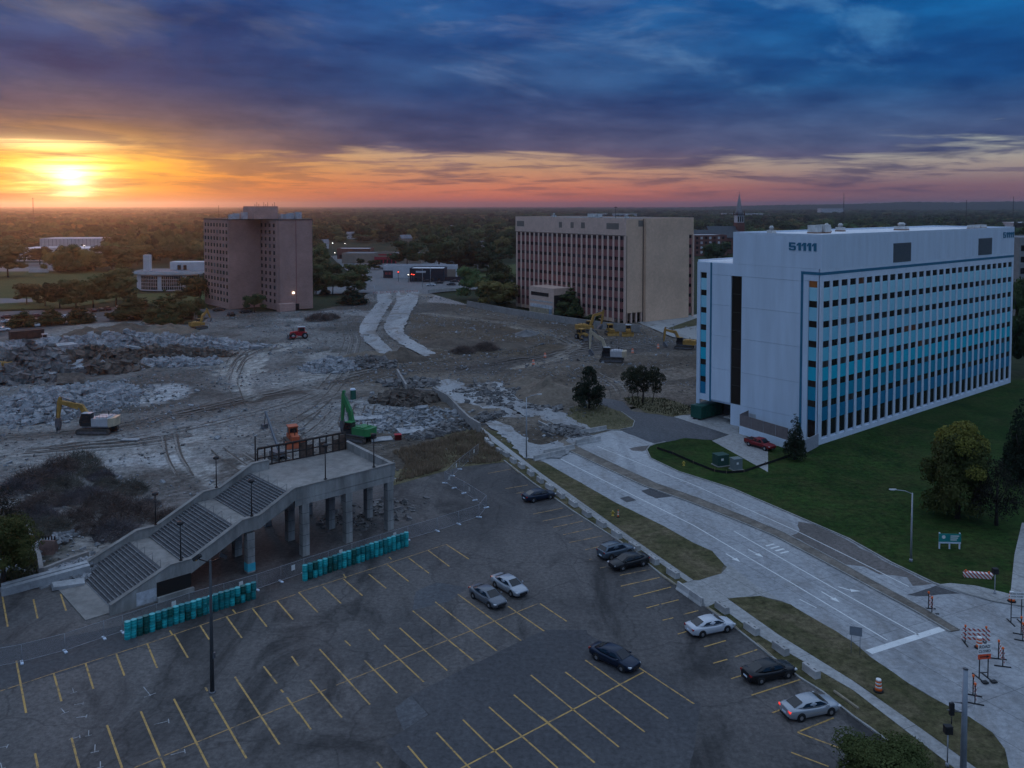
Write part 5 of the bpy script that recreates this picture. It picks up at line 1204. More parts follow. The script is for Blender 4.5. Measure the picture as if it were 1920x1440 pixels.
def excavator(label, px, ang, col, arm_col, s=1.0, boom=((.9, 1.9), (2.2, 4.3), (5.2, 5.0)), stick=((5.2, 5.0), (6.0, 2.0)), tool='bucket', house_col=None, swing=0.0, rear_col=None, z=None, fit=None):
    p = G(*px); p.z = tz(p.x, p.y) - .06 if z is None else z
    t = thing('excavator', label, 'excavator', p, ang, 'excavators on the demolition site'); t.scale = (s, s, s)
    track(t, 1.25, 4.7, .95, .6); track(t, -1.25, 4.7, .95, .6)
    MB().box(-1.2, -.95, .35, 1.2, .95, .8).build('undercarriage', M_STEEL, t); MB().lathe([(.8, .8), (.8, 1.1)], 16).build('turntable', M_STEEL, t)
    hc = house_col or col
    MB().box(-2.2, -1.4, 1.101, 1.5, 1.4, 1.3).build('deck_frame', M_STEEL, t)
    MB().box(-2.1, -1.35, 1.301, 0.2, 1.35, 2.35).build('engine_housing', hc, t); MB().box(.201, -1.35, 1.301, 1.4, -.45, 2.1).build('side_housing', hc, t)
    MB().slab([(-2.1, -1.3, 1.15), (-2.75, -1.1, 1.25), (-2.95, -.6, 1.25), (-2.95, .6, 1.25), (-2.75, 1.1, 1.25), (-2.1, 1.3, 1.15)], (0, 0, 1.15)).build('counterweight', rear_col or col, t)
    MB().box(-1.8, -1.0, 2.351, -.3, 1.0, 2.5).build('hood', hc, t); MB().tube([(-1.3, -.7, 2.5), (-1.3, -.7, 3.0)], .07, 7).build('exhaust', M_TRIM, t)
    for k in range(5): MB().tube([(-2.0 + k * .5, 1.32, 2.35), (-2.0 + k * .5, 1.32, 2.9)], .02, 4).build('rail_post', M_STEEL, t)
    MB().tube([(-2.0, 1.32, 2.9), (0, 1.32, 2.9)], .02, 4).build('handrail', M_STEEL, t)
    cab = MB(); cab.slab([(.25, .45, 1.301), (1.75, .45, 1.301), (1.9, .45, 1.9), (1.55, .45, 3.05), (.25, .45, 3.05)], (0, .92, 0)); cb = cab.build('cab', M_TRIM, t)
    MB().quad((.38, 1.375, 1.9), (1.75, 1.375, 1.9), (1.48, 1.375, 2.9), (.38, 1.375, 2.9)).__class__
    g = MB(); g.quad((.38, 1.375, 1.9), (1.78, 1.375, 1.9), (1.50, 1.375, 2.92), (.38, 1.375, 2.92)); g.build('window', M_CGLASS, cb)
    g = MB(); g.quad((1.93, .52, 1.95), (1.93, 1.3, 1.95), (1.60, 1.3, 2.98), (1.60, .52, 2.98)); g.build('window', M_CGLASS, cb)
    MB().box(.22, .42, 3.051, 1.58, 1.4, 3.12).build('cab_roof', hc, cb)
    bo = beam_loft(boom, [.55, .85, .45], .5).build('boom', arm_col, t); stx = Vector(stick[0]); sty = Vector(stick[1]); d = (sty - stx).normalized()
    stp = [tuple(stx - d * .7), tuple(stx), tuple(stx + d * (sty - stx).length * .4), tuple(sty)]
    st_ = beam_loft(stp, [.3, .62, .5, .28], .36).build('stick', arm_col, t)
    b0, b1, b2 = [Vector(q) for q in boom]
    for yy in (-.34, .34): MB().tube([(b0.x + .5, yy, b0.y - .35), ((b1.x) + .2, yy, b1.y - .1)], .09, 6).build('lift_cylinder', M_STEEL, t)
    q0 = b1.lerp(b2, .25); q1 = Vector(stp[0]); MB().tube([(q0.x, 0, q0.y + .45), (q1.x, 0, q1.y)], .09, 6).build('stick_cylinder', M_STEEL, t)
    q0 = stx.lerp(sty, .15); q1 = stx.lerp(sty, .9); nrm = Vector((-d.y, d.x)) * -.38
    MB().tube([(q0.x - nrm.x, 0, q0.y - nrm.y), (q1.x - nrm.x * .8, 0, q1.y - nrm.y * .8)], .07, 6).build('bucket_cylinder', M_STEEL, t)
    e = sty
    if tool == 'bucket':
        MB().slab([(e.x - .1, -.6, e.y + .15), (e.x + .25, -.6, e.y - .1), (e.x + .15, -.6, e.y - .8), (e.x - .35, -.6, e.y - 1.25), (e.x - .95, -.6, e.y - 1.1), (e.x - .75, -.6, e.y - .7)], (0, 1.2, 0)).build('bucket', M_STEEL, t)
    elif tool == 'shear':
        MB().slab([(e.x - .3, -.25, e.y + .2), (e.x + .3, -.25, e.y + .2), (e.x + .35, -.25, e.y - .7), (e.x + .15, -.25, e.y - 1.7), (e.x + .02, -.25, e.y - .9), (e.x - .2, -.25, e.y - 1.6), (e.x - .4, -.25, e.y - .7)], (0, .5, 0)).build('demolition_shear', M_STEEL, t)
    return t
excavator('yellow excavator with a pale grey body reaching left over the crushed rubble', (183, 811), R(178), P_CAT, P_CAT, 1.32, ((.9, 1.9), (2.3, 3.7), (5.3, 4.4)), ((5.3, 4.4), (5.6, 1.9)), 'shear', house_col=P_MGREY, rear_col=P_TAN)
excavator('green excavator with its arm folded high behind the raised deck', (672, 826), R(150), P_GREEN, P_GREEN, 1.15, ((.9, 1.9), (1.7, 4.4), (2.9, 6.9)), ((2.9, 6.9), (3.2, 2.6)), 'shear')
excavator('tan and white excavator nearest the pine tree on the brown soil', (1147, 678), R(168), P_TAN, P_TAN, 1.35, ((.9, 1.9), (2.0, 4.4), (4.2, 6.0)), ((4.2, 6.0), (4.4, 2.4)), house_col=P_MGREY, rear_col=P_TAN)
excavator('yellow excavator beside the blue striped corner of the white office', (1283, 654), R(160), P_CAT, P_CAT, 1.15, ((.9, 1.9), (2.3, 4.2), (4.9, 4.7)), ((4.9, 4.7), (5.2, 1.6)))
excavator('yellow excavator with raised arm in the machine cluster by the retaining wall', (1100, 624), R(15), P_CAT, P_CAT, 1.3, ((.9, 1.9), (2.0, 4.5), (4.4, 5.3)), ((4.4, 5.3), (3.9, 2.2)))
excavator('small distant yellow excavator below the brick tower', (372, 617), R(60), P_CAT, P_CAT, 1.1, ((.9, 1.9), (1.7, 4.0), (3.4, 5.6)), ((3.4, 5.6), (4.6, 3.0)))
excavator('yellow excavator cut by the left picture edge on the rubble heap', (-8, 715), R(200), P_CAT, P_CAT, 1.2, ((.9, 1.9), (2.2, 3.6), (4.6, 3.4)), ((4.6, 3.4), (5.2, 1.4)), z=1.6)
def dozer(label, px, ang, col, s=1.0, blade=True, wheels=False, cabcol=None, name='bulldozer'):
    p = G(*px); p.z = tz(p.x, p.y) - .05
    t = thing(name, label, name.replace('_', ' '), p, ang, 'tracked and wheeled machines on the site'); t.scale = (s, s, s)
    if wheels:
        ty, rm = wheel_mesh(.75)
        for x in (-1.4, 1.4):
            for sg in (-1, 1): w = inst('wheel', ty, t, T(x, sg * 1.05, .75) @ Matrix.Diagonal((1, 2.4, 1, 1)) @ Matrix.Rotation(R(-90 * sg), 4, 'X')); inst('rim', rm, w, Matrix.Identity(4))
    else: track(t, 1.0, 3.6, 1.0, .5); track(t, -1.0, 3.6, 1.0, .5)
    MB().box(-1.9, -.72, .7, .2, .72, 1.5).build('rear_body', col, t); MB().slab([(.201, -.6, .8), (2.0, -.55, .8), (2.0, -.55, 1.65), (.201, -.6, 1.85)], (0, 1.15, 0)).build('engine_hood', col, t)
    cb = MB().box(-1.4, -.7, 1.501, .1, .7, 2.75).build('cab', col, t); MB().box(-1.6, -.8, 2.751, .25, .8, 2.88).build('cab_roof', cabcol or col, cb)
    for sg in (-1, 1): MB().box(-1.25, sg * .701, 1.75, -.05, sg * .73, 2.6).build('window', M_CGLASS, cb)
    MB().box(.101, -.55, 1.9, .13, .55, 2.6).build('window', M_CGLASS, cb); MB().box(-1.43, -.55, 1.8, -1.401, .55, 2.6).build('window', M_CGLASS, cb)
    if blade:
        MB().slab([(2.5, -1.6, .1), (2.75, -1.6, .05), (2.6, -1.6, .7), (2.75, -1.6, 1.25), (2.5, -1.6, 1.2), (2.35, -1.6, .7)], (0, 3.2, 0)).build('blade', col if not wheels else M_STEEL, t)
        for sg in (-1, 1): MB().tube([(.4, sg * 1.25, .6), (2.4, sg * 1.25, .45)], .12, 6).build('push_arm', col, t)
    MB().tube([(1.3, 0, 1.7), (1.3, 0, 2.5)], .06, 6).build('exhaust', M_TRIM, t); return t
dozer('orange bulldozer behind the torn frame of the raised deck', (550, 832), R(-65), P_ORNG, 1.12)
dozer('red machine with a white roof alone on the grey soil', (560, 634), R(200), P_MRED, 1.3, cabcol=P_MGREY, wheels=True, name='wheel_loader')
dozer('yellow wheel loader in front of the clustered excavator', (1093, 635), R(-60), P_CAT, 1.15, wheels=True, name='wheel_loader')
dozer('yellow bulldozer in the middle of the machine cluster', (1145, 626), R(-80), P_CAT, 1.2)
dozer('yellow bulldozer at the right end of the machine cluster', (1178, 627), R(-100), P_CAT, 1.2, cabcol=P_MGREY)
dozer('small pale machine on the far left soil near the dark container', (88, 640), R(30), P_MGREY, .9, blade=False)
bl = thing('boom_lift', 'dark slender boom lift standing behind the left end of the torn frame', 'boom lift', (*G(520, 862).xy, 0), R(140), None)
track(bl, .8, 2.6, .7, .4); track(bl, -.8, 2.6, .7, .4); MB().box(-1.1, -.8, .7, 1.1, .8, 1.5).build('chassis', M_STEEL, bl)
beam_loft([(-.6, 1.5), (1.2, 4.2), (3.2, 7.6)], [.35, .35, .25], .3).build('boom', M_MG := mat('grey_boom', (.20, .21, .23), .5, .1), bl); MB().tube([(3.2, 0, 7.5), (3.5, 0, 5.4)], .08, 6).build('jib', M_STEEL, bl); MB().box(3.2, -.5, 4.6, 3.9, .5, 5.4).build('basket', M_STEEL, bl)
# ---- portable toilet, red skip box, containers
pt = thing('portable_toilet', 'dark green portable toilet with a white roof on the grey soil', 'toilet', (*G(662, 748).xy, tz(*G(662, 748).xy) - .03), R(20))
M_PT = mat('green_plastic', (.012, .085, .06), .5, .1); MB().box(-.55, -.55, 0, .55, .55, 2.0).build('cabin', M_PT, pt); MB().box(-.3, -.57, .1, .35, -.551, 1.9).build('door', mat('green_plastic_door', (.02, .11, .08), .5, .1), pt)
MB().loft([[(-.6, -.6, 2.001), (.6, -.6, 2.001), (.6, .6, 2.001), (-.6, .6, 2.001)], [(-.4, -.5, 2.28), (.4, -.5, 2.28), (.4, .5, 2.28), (-.4, .5, 2.28)]], smooth=False).build('roof', M_WHITE2, pt)
rb = thing('tool_box', 'small rusty red box on the soil beside the flat slabs', 'box', (*G(746, 826).xy, tz(*G(746, 826).xy) - .03), R(15)); MB().box(-.6, -.5, 0, .6, .5, .9).build('box_body', P_DRED, rb); MB().box(-.63, -.53, .9, .63, .53, 1.0).build('rim', P_MRED, rb)
def skip(name, label, px, ang, L_, W_, H_, m, z=0.0, roof=False):
    p = G(*px); t = thing(name, label, 'skip container', (p.x, p.y, z), ang)
    MB().slab([(-L_ / 2, -W_ / 2, .3), (L_ / 2 - .5, -W_ / 2, .3), (L_ / 2, -W_ / 2, .9), (L_ / 2, -W_ / 2, H_), (-L_ / 2, -W_ / 2, H_)], (0, W_, 0)).build('body', m, t)
    for k in range(int(L_ / .9)):
        for s in (-1, 1): MB().box(-L_ / 2 + .4 + k * .9, s * (W_ / 2), .4, -L_ / 2 + .55 + k * .9, s * (W_ / 2 + .1), H_ - .1).build('rib', m, t)
    for s in (-1, 1): MB().box(-L_ / 2, s * W_ / 2 - .08, H_, L_ / 2, s * W_ / 2 + .08, H_ + .12).build('rim', m, t); MB().box(-L_ / 2, s * .6 - .06, 0, L_ / 2 - .4, s * .6 + .06, .299).build('skid', M_TRIM, t)
    MB().box(-L_ / 2 + .1, -W_ / 2 + .1, H_ - .05 if not roof else H_, L_ / 2 - .1, W_ / 2 - .1, H_ + .02 if not roof else H_ + .15).build('cover' if roof else 'load', m if roof else M_TRIM, t); return t
skip('waste_container', 'long dark rusty waste container in front of the distant car park', (50, 635), R(44), 9.5, 2.6, 2.6, mat('rusty_dark_steel', (.05, .028, .026), .8, .3, .8))
skip('waste_compactor', 'dark green waste compactor under the white office loading bay', (1326, 781), R(42), 7.5, 2.5, 2.6, mat('compactor_green', (.012, .075, .055), .5, .15, .8), z=.03, roof=True)
# ---- stacked steel drums
DR = [mat('drum_bright_teal', (.02, .40, .40), .45, .12, 1.5, rnd=.15), mat('drum_mid_teal', (.012, .22, .22), .45, .12, 1.5, rnd=.15), mat('drum_dark_green', (.008, .10, .085), .45, .12, 1.5, rnd=.15)]
DN = ['bright teal', 'mid teal', 'dark green']
def drum_mesh(m):
    r = .29; h = .86; pr = [(r * .96, 0), (r, .03), (r, .27), (r + .018, .29), (r, .31), (r, .55), (r + .018, .57), (r, .59), (r, .83), (r + .012, .845), (r * .98, h)]
    me = MB().lathe(pr, 16).mesh('drum_body'); me.materials.append(m); return me
DM = [drum_mesh(m) for m in DR]; LID = [MB().lathe([(.27, .855), (.27, .872)], 14).mesh('lid') for _ in DR]
for l_, c in zip(LID, ((.10, .42, .44), (.05, .22, .24), (.04, .15, .14))):
    l_.materials.append(mat('drum_lid_%d' % int(c[1] * 100), c, .5, .15, 3))
random.seed(5)
def drum_row(a, b, n, where, topc, botc):
    A, B_ = G(*a), G(*b)
    for k in range(n):
        p = A.lerp(B_, k / (n - 1))
        for lv, cs in ((0, botc), (1, topc)):
            c = int(cs[k % len(cs)]); t = thing('steel_drum', '%s steel drum, %s from left, %s layer, row %s' % (DN[c], ORD[k], ('bottom', 'top')[lv], where), 'drum', (p.x + random.uniform(-.03, .03), p.y + random.uniform(-.03, .03), lv * .875), random.uniform(0, 6), 'stacked teal drums ' + where)
            inst('drum_body', DM[c], t, Matrix.Identity(4)); inst('lid', LID[c], t, Matrix.Identity(4))
drum_row((239, 1198), (475, 1122), 23, 'beside the stair foot', '00120112011001011110201'[:23], '00220201002021011102021'[:23])
drum_row((572, 1088), (762, 1024), 23, 'below the raised deck', '01200211002111001100110'[:23], '02001221012001100110010'[:23])
# ================================================================= street furniture
M_BLOCK = mat('pale_block_concrete', (.40, .385, .37), .85, .15, .8, mott=(2, .15), rnd=.15)
def jersey_mesh(L_=1.8, name='block'):
    sec = lambda x: [(x, -.33, 0), (x, -.31, .12), (x, -.29, .62), (x, -.26, .68), (x, .26, .68), (x, .29, .62), (x, .31, .12), (x, .33, 0)]
    me = MB().loft([sec(-L_ / 2), sec(-L_ / 2 + .04), sec(L_ / 2 - .04), sec(L_ / 2)], smooth=False).mesh(name); me.materials.append(M_BLOCK); return me
BLK = jersey_mesh()
notch = boxmesh('lifting_slot', -.25, -.06, .681, .25, .06, .70, mat('slot_shadow', (.12, .12, .12), .9, 0))
bl_up = ZP(820, 800, 4, [(372, 118), (402, 148), (465, 195), (515, 220), (570, 268), (630, 308), (700, 362), (772, 415), (842, 468), (925, 528), (1020, 592), (1120, 668), (1230, 745), (1345, 825), (1478, 918), (1620, 1018), (1768, 1120)])
bl_lo = ZP(1060, 1080, 3.556, [(1045, 232), (1242, 372), (1435, 505), (1640, 655)])
def blocks(lst, lab, grp):
    W_ = gl(lst)
    for i, p in enumerate(W_):
        a, b = W_[max(i - 1, 0)], W_[min(i + 1, len(W_) - 1)]
        t = thing('concrete_block', lab % ORD[i], 'concrete block', (p.x, p.y, .03), math.atan2(b.y - a.y, b.x - a.x) + random.uniform(-.06, .06), grp)
        inst('block_body', BLK, t, Matrix.Identity(4))
        for s in (-.45, .45): inst('lifting_slot', notch, t, T(s, 0, 0) @ Matrix.Diagonal((.6, 1, 1, 1)))
blocks(bl_up, '%s pale concrete block from the top of the row along the upper footpath', 'blocks along the upper footpath')
blocks(bl_lo, '%s pale concrete block from the driveway in the row along the lower footpath', 'blocks along the lower footpath')
M_BUMP = mat('weathered_bumper', (.27, .225, .165), .9, .2, 1.5)
def bumper(px1, px2, label, z=.02):
    a, b = G(*px1, z), G(*px2, z); d = b - a; ln = d.length
    sec = lambda x: [(x, -.11, 0), (x, -.10, .12), (x, -.05, .17), (x, .05, .17), (x, .10, .12), (x, .11, 0)]
    o = MB().loft([sec(0), sec(.05), sec(ln - .05), sec(ln)], smooth=False).build('parking_bumper', M_BUMP); o.location = a; o.rotation_euler = (0, 0, math.atan2(d.y, d.x)); tag(o, label, 'parking bumper', 'parking bumpers along the kerb')
bumper((960, 876), (974, 888), 'short bumper at the top end of the car park kerb'); bumper((1238, 1078), (1266, 1097), 'tan bumper at the kerb just above the driveway'); bumper((1326, 1140), (1354, 1158), 'tan bumper at the kerb just below the driveway')
bumper((1363, 1163), (1386, 1183), 'bumper in front of the white sedan'); bumper((1564, 1297), (1610, 1330), 'long bumper lying on the grass above the silver sedan', .05); bumper((1420, 1208), (1448, 1232), 'bumper left of the lone concrete block below the white sedan')
def jbar(px1, px2, label, z=.01, h=.85, tilt=0.0):
    a, b = G(*px1, z), G(*px2, z); d = b - a; ln = d.length
    n = max(1, round(ln / 3.0))
    t = thing('concrete_barrier', label, 'barrier', a, math.atan2(d.y, d.x), 'concrete barriers closing the road'); t.rotation_euler.x = tilt
    for k in range(n):
        x0, x1 = ln * k / n, ln * (k + 1) / n - .03
        sec = lambda x: [(x, -.3, 0), (x, -.3, .08), (x, -.16, .33), (x, -.09, h), (x, .09, h), (x, .16, .33), (x, .3, .08), (x, .3, 0)]
        MB().loft([sec(x0), sec(x1)], smooth=False).build('barrier_section', M_BLOCK, t)
jbar((1001, 864), (1060, 851), 'left concrete barrier across the near carriageway'); jbar((1020, 853), (1077, 842), 'concrete barrier just behind and right of the left one'); jbar((1080, 834), (1126, 826), 'concrete barrier across the far carriageway'); jbar((1087, 815), (1137, 806), 'topmost concrete barrier near the pine tree island')
jbar((1012, 796), (1030, 805), 'tilted pale barrier section dumped beside the rubble strip', tilt=R(20))
jbar((1271, 1104), (1318, 1137), 'concrete barrier across the car park driveway mouth')
# retaining walls inside the site
def site_wall(label, px, h, th=.45, z0=-.3):
    t = thing('retaining_wall', label, 'wall'); W_ = gl(px)
    for a, b in zip(W_, W_[1:]):
        n_s = max(1, int((b - a).length / 6))
        for k in range(n_s): wallbox(a.lerp(b, k / n_s), a.lerp(b, (k + 1) / n_s - .003), z0, h, th, M_WALL, 'wall_segment', t)
site_wall('long pinkish concrete wall beside the pale broken carriageway', [(812, 742), (840, 757), (862, 782), (880, 800), (900, 812)], 1.9)
site_wall('short concrete wall above the dark debris heap', [(745, 702), (752, 715), (762, 732)], 1.4); site_wall('concrete wall joining the debris heap to the broken carriageway', [(775, 738), (812, 741)], 1.2)
site_wall('low concrete wall left of the stair foot', [(50, 995), (60, 1020), (74, 1055), (78, 1080)], .9); site_wall('low concrete wall running to the far stair parapet', [(80, 1078), (130, 1058), (165, 1046)], .8)
site_wall('low wall with tall weeds at the left picture edge', [(-20, 716), (30, 712), (70, 706)], 2.2)
# ---- barricades, drums, signs
def stripe_mat(name, c1, c2, scale, ang=45):
    if name in MATS: return MATS[name]
    m, N, L, B = nodes_of(name); tc = N.new('ShaderNodeTexCoord'); mp = N.new('ShaderNodeMapping'); mp.inputs[2].default_value = (0, R(ang), 0); L.new(tc.outputs['Object'], mp.inputs[0])
    w = N.new('ShaderNodeTexWave'); w.inputs['Scale'].default_value = scale; w.bands_direction = 'X'; L.new(mp.outputs[0], w.inputs[0])
    L.new(tex_mix(N, L, tex_ramp(N, L, w.outputs[0], [(.47, 0.0), (.53, 1.0)]), c1, c2), B.inputs['Base Color']); B.inputs['Roughness'].default_value = .5; MATS[name] = m; return m
M_RWS = stripe_mat('red_white_stripes', (.42, .07, .05), (.72, .70, .68), 1.05); M_ORG = mat('safety_orange', (.80, .14, .03), .5, .08, 2); M_REFL = mat('white_reflective_band', (.75, .73, .70), .4, .05)
M_GALV = mat('galvanised_steel', (.34, .35, .37), .45, .12, 1.0, metal=.3)
def barricade(px, ang, label, w=1.9, z=.012):
    p = G(*px, z); t = thing('road_barricade', label, 'barricade', p, ang, 'striped road barricades')
    for s in (-1, 1):
        MB().box(s * w * .36 - .04, -.04, .08, s * w * .36 + .04, .04, 1.6).build('post', M_TRIM, t); MB().box(s * w * .36 - .05, -.7, 0, s * w * .36 + .05, .7, .08).build('foot', M_TRIM, t)
        MB().lathe([(.07, 0), (.07, .03), (.10, .05), (.10, .2), (.05, .24)], 10, (s * w * .36, 0, 1.6)).build('warning_lamp', M_ORG, t)
    for k in range(3): MB().box(-w / 2, -.07, .45 + k * .42, w / 2, -.041, .70 + k * .42).build('striped_board', M_RWS, t)
    return t
barricade((1744, 1146), R(80), 'striped barricade standing alone beside the median tip', 1.6); barricade((1829, 1208), R(-8), 'wide striped barricade with two orange lamps behind the road closed sign', 2.6); barricade((1876, 1243), R(75), 'striped barricade seen edge on right of the road closed sign'); barricade((1826, 1312), R(68), 'striped barricade half hidden by the thick grey pole'); barricade((1916, 1196), R(65), 'striped barricade cut by the right picture edge')
st = thing('barricade_stack', 'flat stack of striped barricade boards lying on the lawn', 'barricade', (*G(1833, 1083).xy, .03), R(-12))
for k in range(4): MB().box(-1.45 + .1 * (k % 2), -.30 + .04 * k, .13 * k, 1.35 + .08 * k, .30 + .04 * k, .13 * k + .12).build('striped_board', M_RWS, st)
for s in (-1, 1): MB().lathe([(.1, 0), (.1, .2), (.05, .24)], 10, (s * 1.2, .1, .515)).build('warning_lamp', M_ORG, st)
def traffic_drum(px, label, z=.04):
    t = thing('traffic_drum', label, 'traffic drum', G(*px, z), 0, 'orange traffic drums')
    MB().lathe([(.42, 0), (.42, .10), (.30, .12)], 16).build('rubber_base', M_TYRE, t)
    zs = [.12, .35, .50, .65, .80, .95, 1.08]; 
    for k in range(6):
        r0, r1 = .30 - .09 * (zs[k] - .12), .30 - .09 * (zs[k + 1] - .12); MB().lathe([(r0, zs[k]), (r1, zs[k + 1])], 16).build('reflective_band' if k % 2 else 'orange_band', M_REFL if k % 2 else M_ORG, t)
traffic_drum((1647, 1296), 'orange and white traffic drum alone on the brown verge'); traffic_drum((1836, 1215), 'traffic drum pressed against the wide barricade', .012); traffic_drum((1897, 1128), 'traffic drum behind the sign at the right edge', .1)
def text_mesh(s, size, m, name='lettering'):
    cu = bpy.data.curves.new('lettering', 'FONT'); cu.body = s; cu.size = size; cu.align_x = 'CENTER'; cu.align_y = 'CENTER'; cu.extrude = .004; cu.offset = size * .02; cu.resolution_u = 2
    o = bpy.data.objects.new('lettering_tmp', cu); COL.objects.link(o); dg = bpy.context.evaluated_depsgraph_get(); me = bpy.data.meshes.new_from_object(o.evaluated_get(dg)); bpy.data.objects.remove(o); bpy.data.curves.remove(cu)
    me.materials.clear(); me.materials.append(m); return me
def letter(par, s, size, m, loc):
    o = link('lettering', text_mesh(s, size, m), None, par); o.matrix_local = T(*loc) @ Matrix.Rotation(R(90), 4, 'X'); return o
rs = thing('road_sign', 'white ROAD CLOSED sign over an orange arrow panel on a black stand', 'sign', G(1844, 1272, .012), R(0)); rs.rotation_euler.z = R(8)
for s in (-1, 1):
    MB().box(s * .42 - .035, -.035, .05, s * .42 + .035, .035, 2.9).build('post', M_TRIM, rs); MB().box(s * .42 - .06, -.9, 0, s * .42 + .06, .9, .06).build('foot', M_TRIM, rs); MB().box(s * .42 - .25, -.95, .061, s * .42 + .25, -.55, .17).build('sandbag', M_TRIM, rs)
MB().box(-.42, -.03, .5, .42, .03, .56).build('crossbar', M_TRIM, rs)
pn = MB().box(-.62, -.07, 2.25, .62, -.036, 3.15).build('sign_panel', M_REFL, rs); ap = MB().box(-.62, -.07, 1.78, .62, -.036, 2.22).build('arrow_panel', mat('orange_sign_sheet', (.75, .09, .03), .5, 0), rs)
letter(rs, 'ROAD', .38, M_TRIM, (0, -.075, 2.90)); letter(rs, 'CLOSED', .32, M_TRIM, (0, -.075, 2.50))
ar = MB(); ar.quad((-.45, -.075, 1.95), (.2, -.075, 1.95), (.2, -.075, 1.87), (.5, -.075, 2.0), (.2, -.075, 2.13), (.2, -.075, 2.05), (-.45, -.075, 2.05)); ar.build('arrow', M_TRIM, ap, fix=False)
rs2 = thing('road_sign', 'white lettered sign on a tall black stand at the right picture edge', 'sign', G(1905, 1168, .012), R(-4))
for s in (-1, 1): MB().box(s * .5 - .035, -.035, .05, s * .5 + .035, .035, 3.0).build('post', M_TRIM, rs2); MB().box(s * .5 - .06, -.8, 0, s * .5 + .06, .8, .06).build('foot', M_TRIM, rs2)
MB().box(-.5, -.03, .5, .5, .03, .56).build('crossbar', M_TRIM, rs2)
MB().box(-.68, -.07, 2.5, .68, -.036, 3.2).build('sign_panel', M_REFL, rs2); letter(rs2, 'ROAD CLOSED', .19, M_TRIM, (0, -.075, 3.0)); letter(rs2, 'LOCAL ACCESS', .17, M_TRIM, (0, -.075, 2.72))
sg = thing('road_sign', 'grey sign panel seen from behind on two thin legs in the verge', 'sign', G(1604, 1226, .034), R(-20))
for s in (-1, 1): MB().tube([(s * .38, 0, 0), (s * .38, 0, 2.6)], .035, 6).build('post', M_GALV, sg)
MB().box(-.55, -.05, 1.75, .55, -.036, 2.6).build('sign_panel', mat('bare_sign_metal', (.22, .24, .27), .5, .1), sg)
gs = thing('notice_board', 'teal notice board with white lettering on white legs in the lawn', 'sign', G(1780, 1029, .02), R(-3))
for x in (-1.2, 0, 1.2): MB().box(x - .07, -.07, 0, x + .07, .07, 1.0 if x == 0 else 2.0).build('leg', M_WHITE2, gs)
MB().box(-1.32, -.12, .9, 1.32, -.071, 1.9).build('board', mat('teal_board', (.02, .24, .22), .5, .08), gs); MB().box(-1.32, -.12, .7, 1.32, -.071, .89).build('white_strip', M_WHITE2, gs)
MB().lathe([(.22, 0), (.22, .012)], 16).build('emblem', M_REFL, gs).matrix_local = T(-.75, -.122, 1.5) @ Matrix.Rotation(R(90), 4, 'X')
for k in range(3): MB().box(.05, -.13, 1.58 - k * .24, 1.1 - .15 * k, -.121, 1.70 - k * .24).build('text_line', M_REFL, gs)
# ---- lamps and poles
def street_lamp(px, h, arm, label, z=.03, ang=0.0):
    t = thing('street_lamp', label, 'street lamp', G(*px, z), ang)
    MB().tube([(0, 0, 0), (0, 0, h)], [.13, .08], 10).build('post', M_GALV, t); MB().lathe([(.2, 0), (.2, .3), (.14, .35)], 10).build('base', M_GALV, t)
    MB().tube([(0, 0, h - .1), (arm * .4, 0, h + .25), (arm * .9, 0, h + .38)], .05, 7).build('arm', M_GALV, t)
    b = MB(); s = 1 if arm > 0 else -1; x = arm * .9
    b.loft([[(x + s * d, -w, h + .40 - e), (x + s * d, -w, h + .46), (x + s * d, 0, h + .52), (x + s * d, w, h + .46), (x + s * d, w, h + .40 - e)] for d, w, e in ((0, .07, .0), (.3, .17, .06), (.7, .15, .05), (.85, .06, 0))]); b.build('lamp_head', mat('lamp_head_grey', (.5, .5, .5), .4, .05), t); return t
street_lamp((1708, 1053), 8.2, -2.1, 'tall steel street lamp standing in the lawn with its arm to the left'); street_lamp((987, 861), 10.3, 2.0, 'tall steel street lamp beside the left barrier with its arm to the right', z=.034, ang=R(15))
tp = thing('light_pole', 'tall dark twin floodlight pole standing in the car park', 'light pole', G(398, 1298), R(10))
MB().tube([(0, 0, 0), (0, 0, 11.6)], [.19, .10], 12).build('post', mat('dark_pole_steel', (.06, .065, .07), .6, .15), tp); MB().lathe([(.32, 0), (.32, .08), (.2, .12)], 12).build('base', M_STEEL, tp); MB().box(.1, -.12, 3.0, .3, .12, 3.5).build('control_box', M_STEEL, tp)
for s in (-1, 1):
    MB().tube([(0, 0, 11.4), (s * .9, 0, 11.75)], .05, 6).build('arm', M_IRON, tp)
    f = MB().box(-.34, -.26, -.14, .34, .26, .14).build('floodlight', M_IRON, tp); f.matrix_local = T(s * 1.05, -.1, 11.95) @ Matrix.Rotation(R(35 * s), 4, 'Y') @ Matrix.Rotation(R(-25), 4, 'X')
    MB().box(-.28, -.2, -.16, .28, .2, -.141).build('lens', M_CGLASS, f)
gp = thing('utility_pole', 'thick grey steel pole with a bracket at the lower right', 'pole', G(1806, 1441, .03), R(0)); MB().tube([(0, 0, 0), (0, 0, 7.6)], [.24, .17], 14).build('post', mat('blue_grey_pole', (.27, .30, .34), .5, .1, metal=.2), gp); MB().lathe([(.20, 0), (.08, .1)], 12, (0, 0, 7.6)).build('cap', M_STEEL, gp)
MB().tube([(-.15, 0, 5.0), (-.95, 0, 5.1), (-.95, 0, 3.4)], .05, 6).build('bracket', M_STEEL, gp); MB().tube([(-.2, 0, 4.3), (-1.3, 0, 4.5)], .04, 6).build('bracket', M_STEEL, gp); MB().box(-1.12, -.12, 4.1, -.8, .12, 5.0).build('signal_box', M_TRIM, gp)
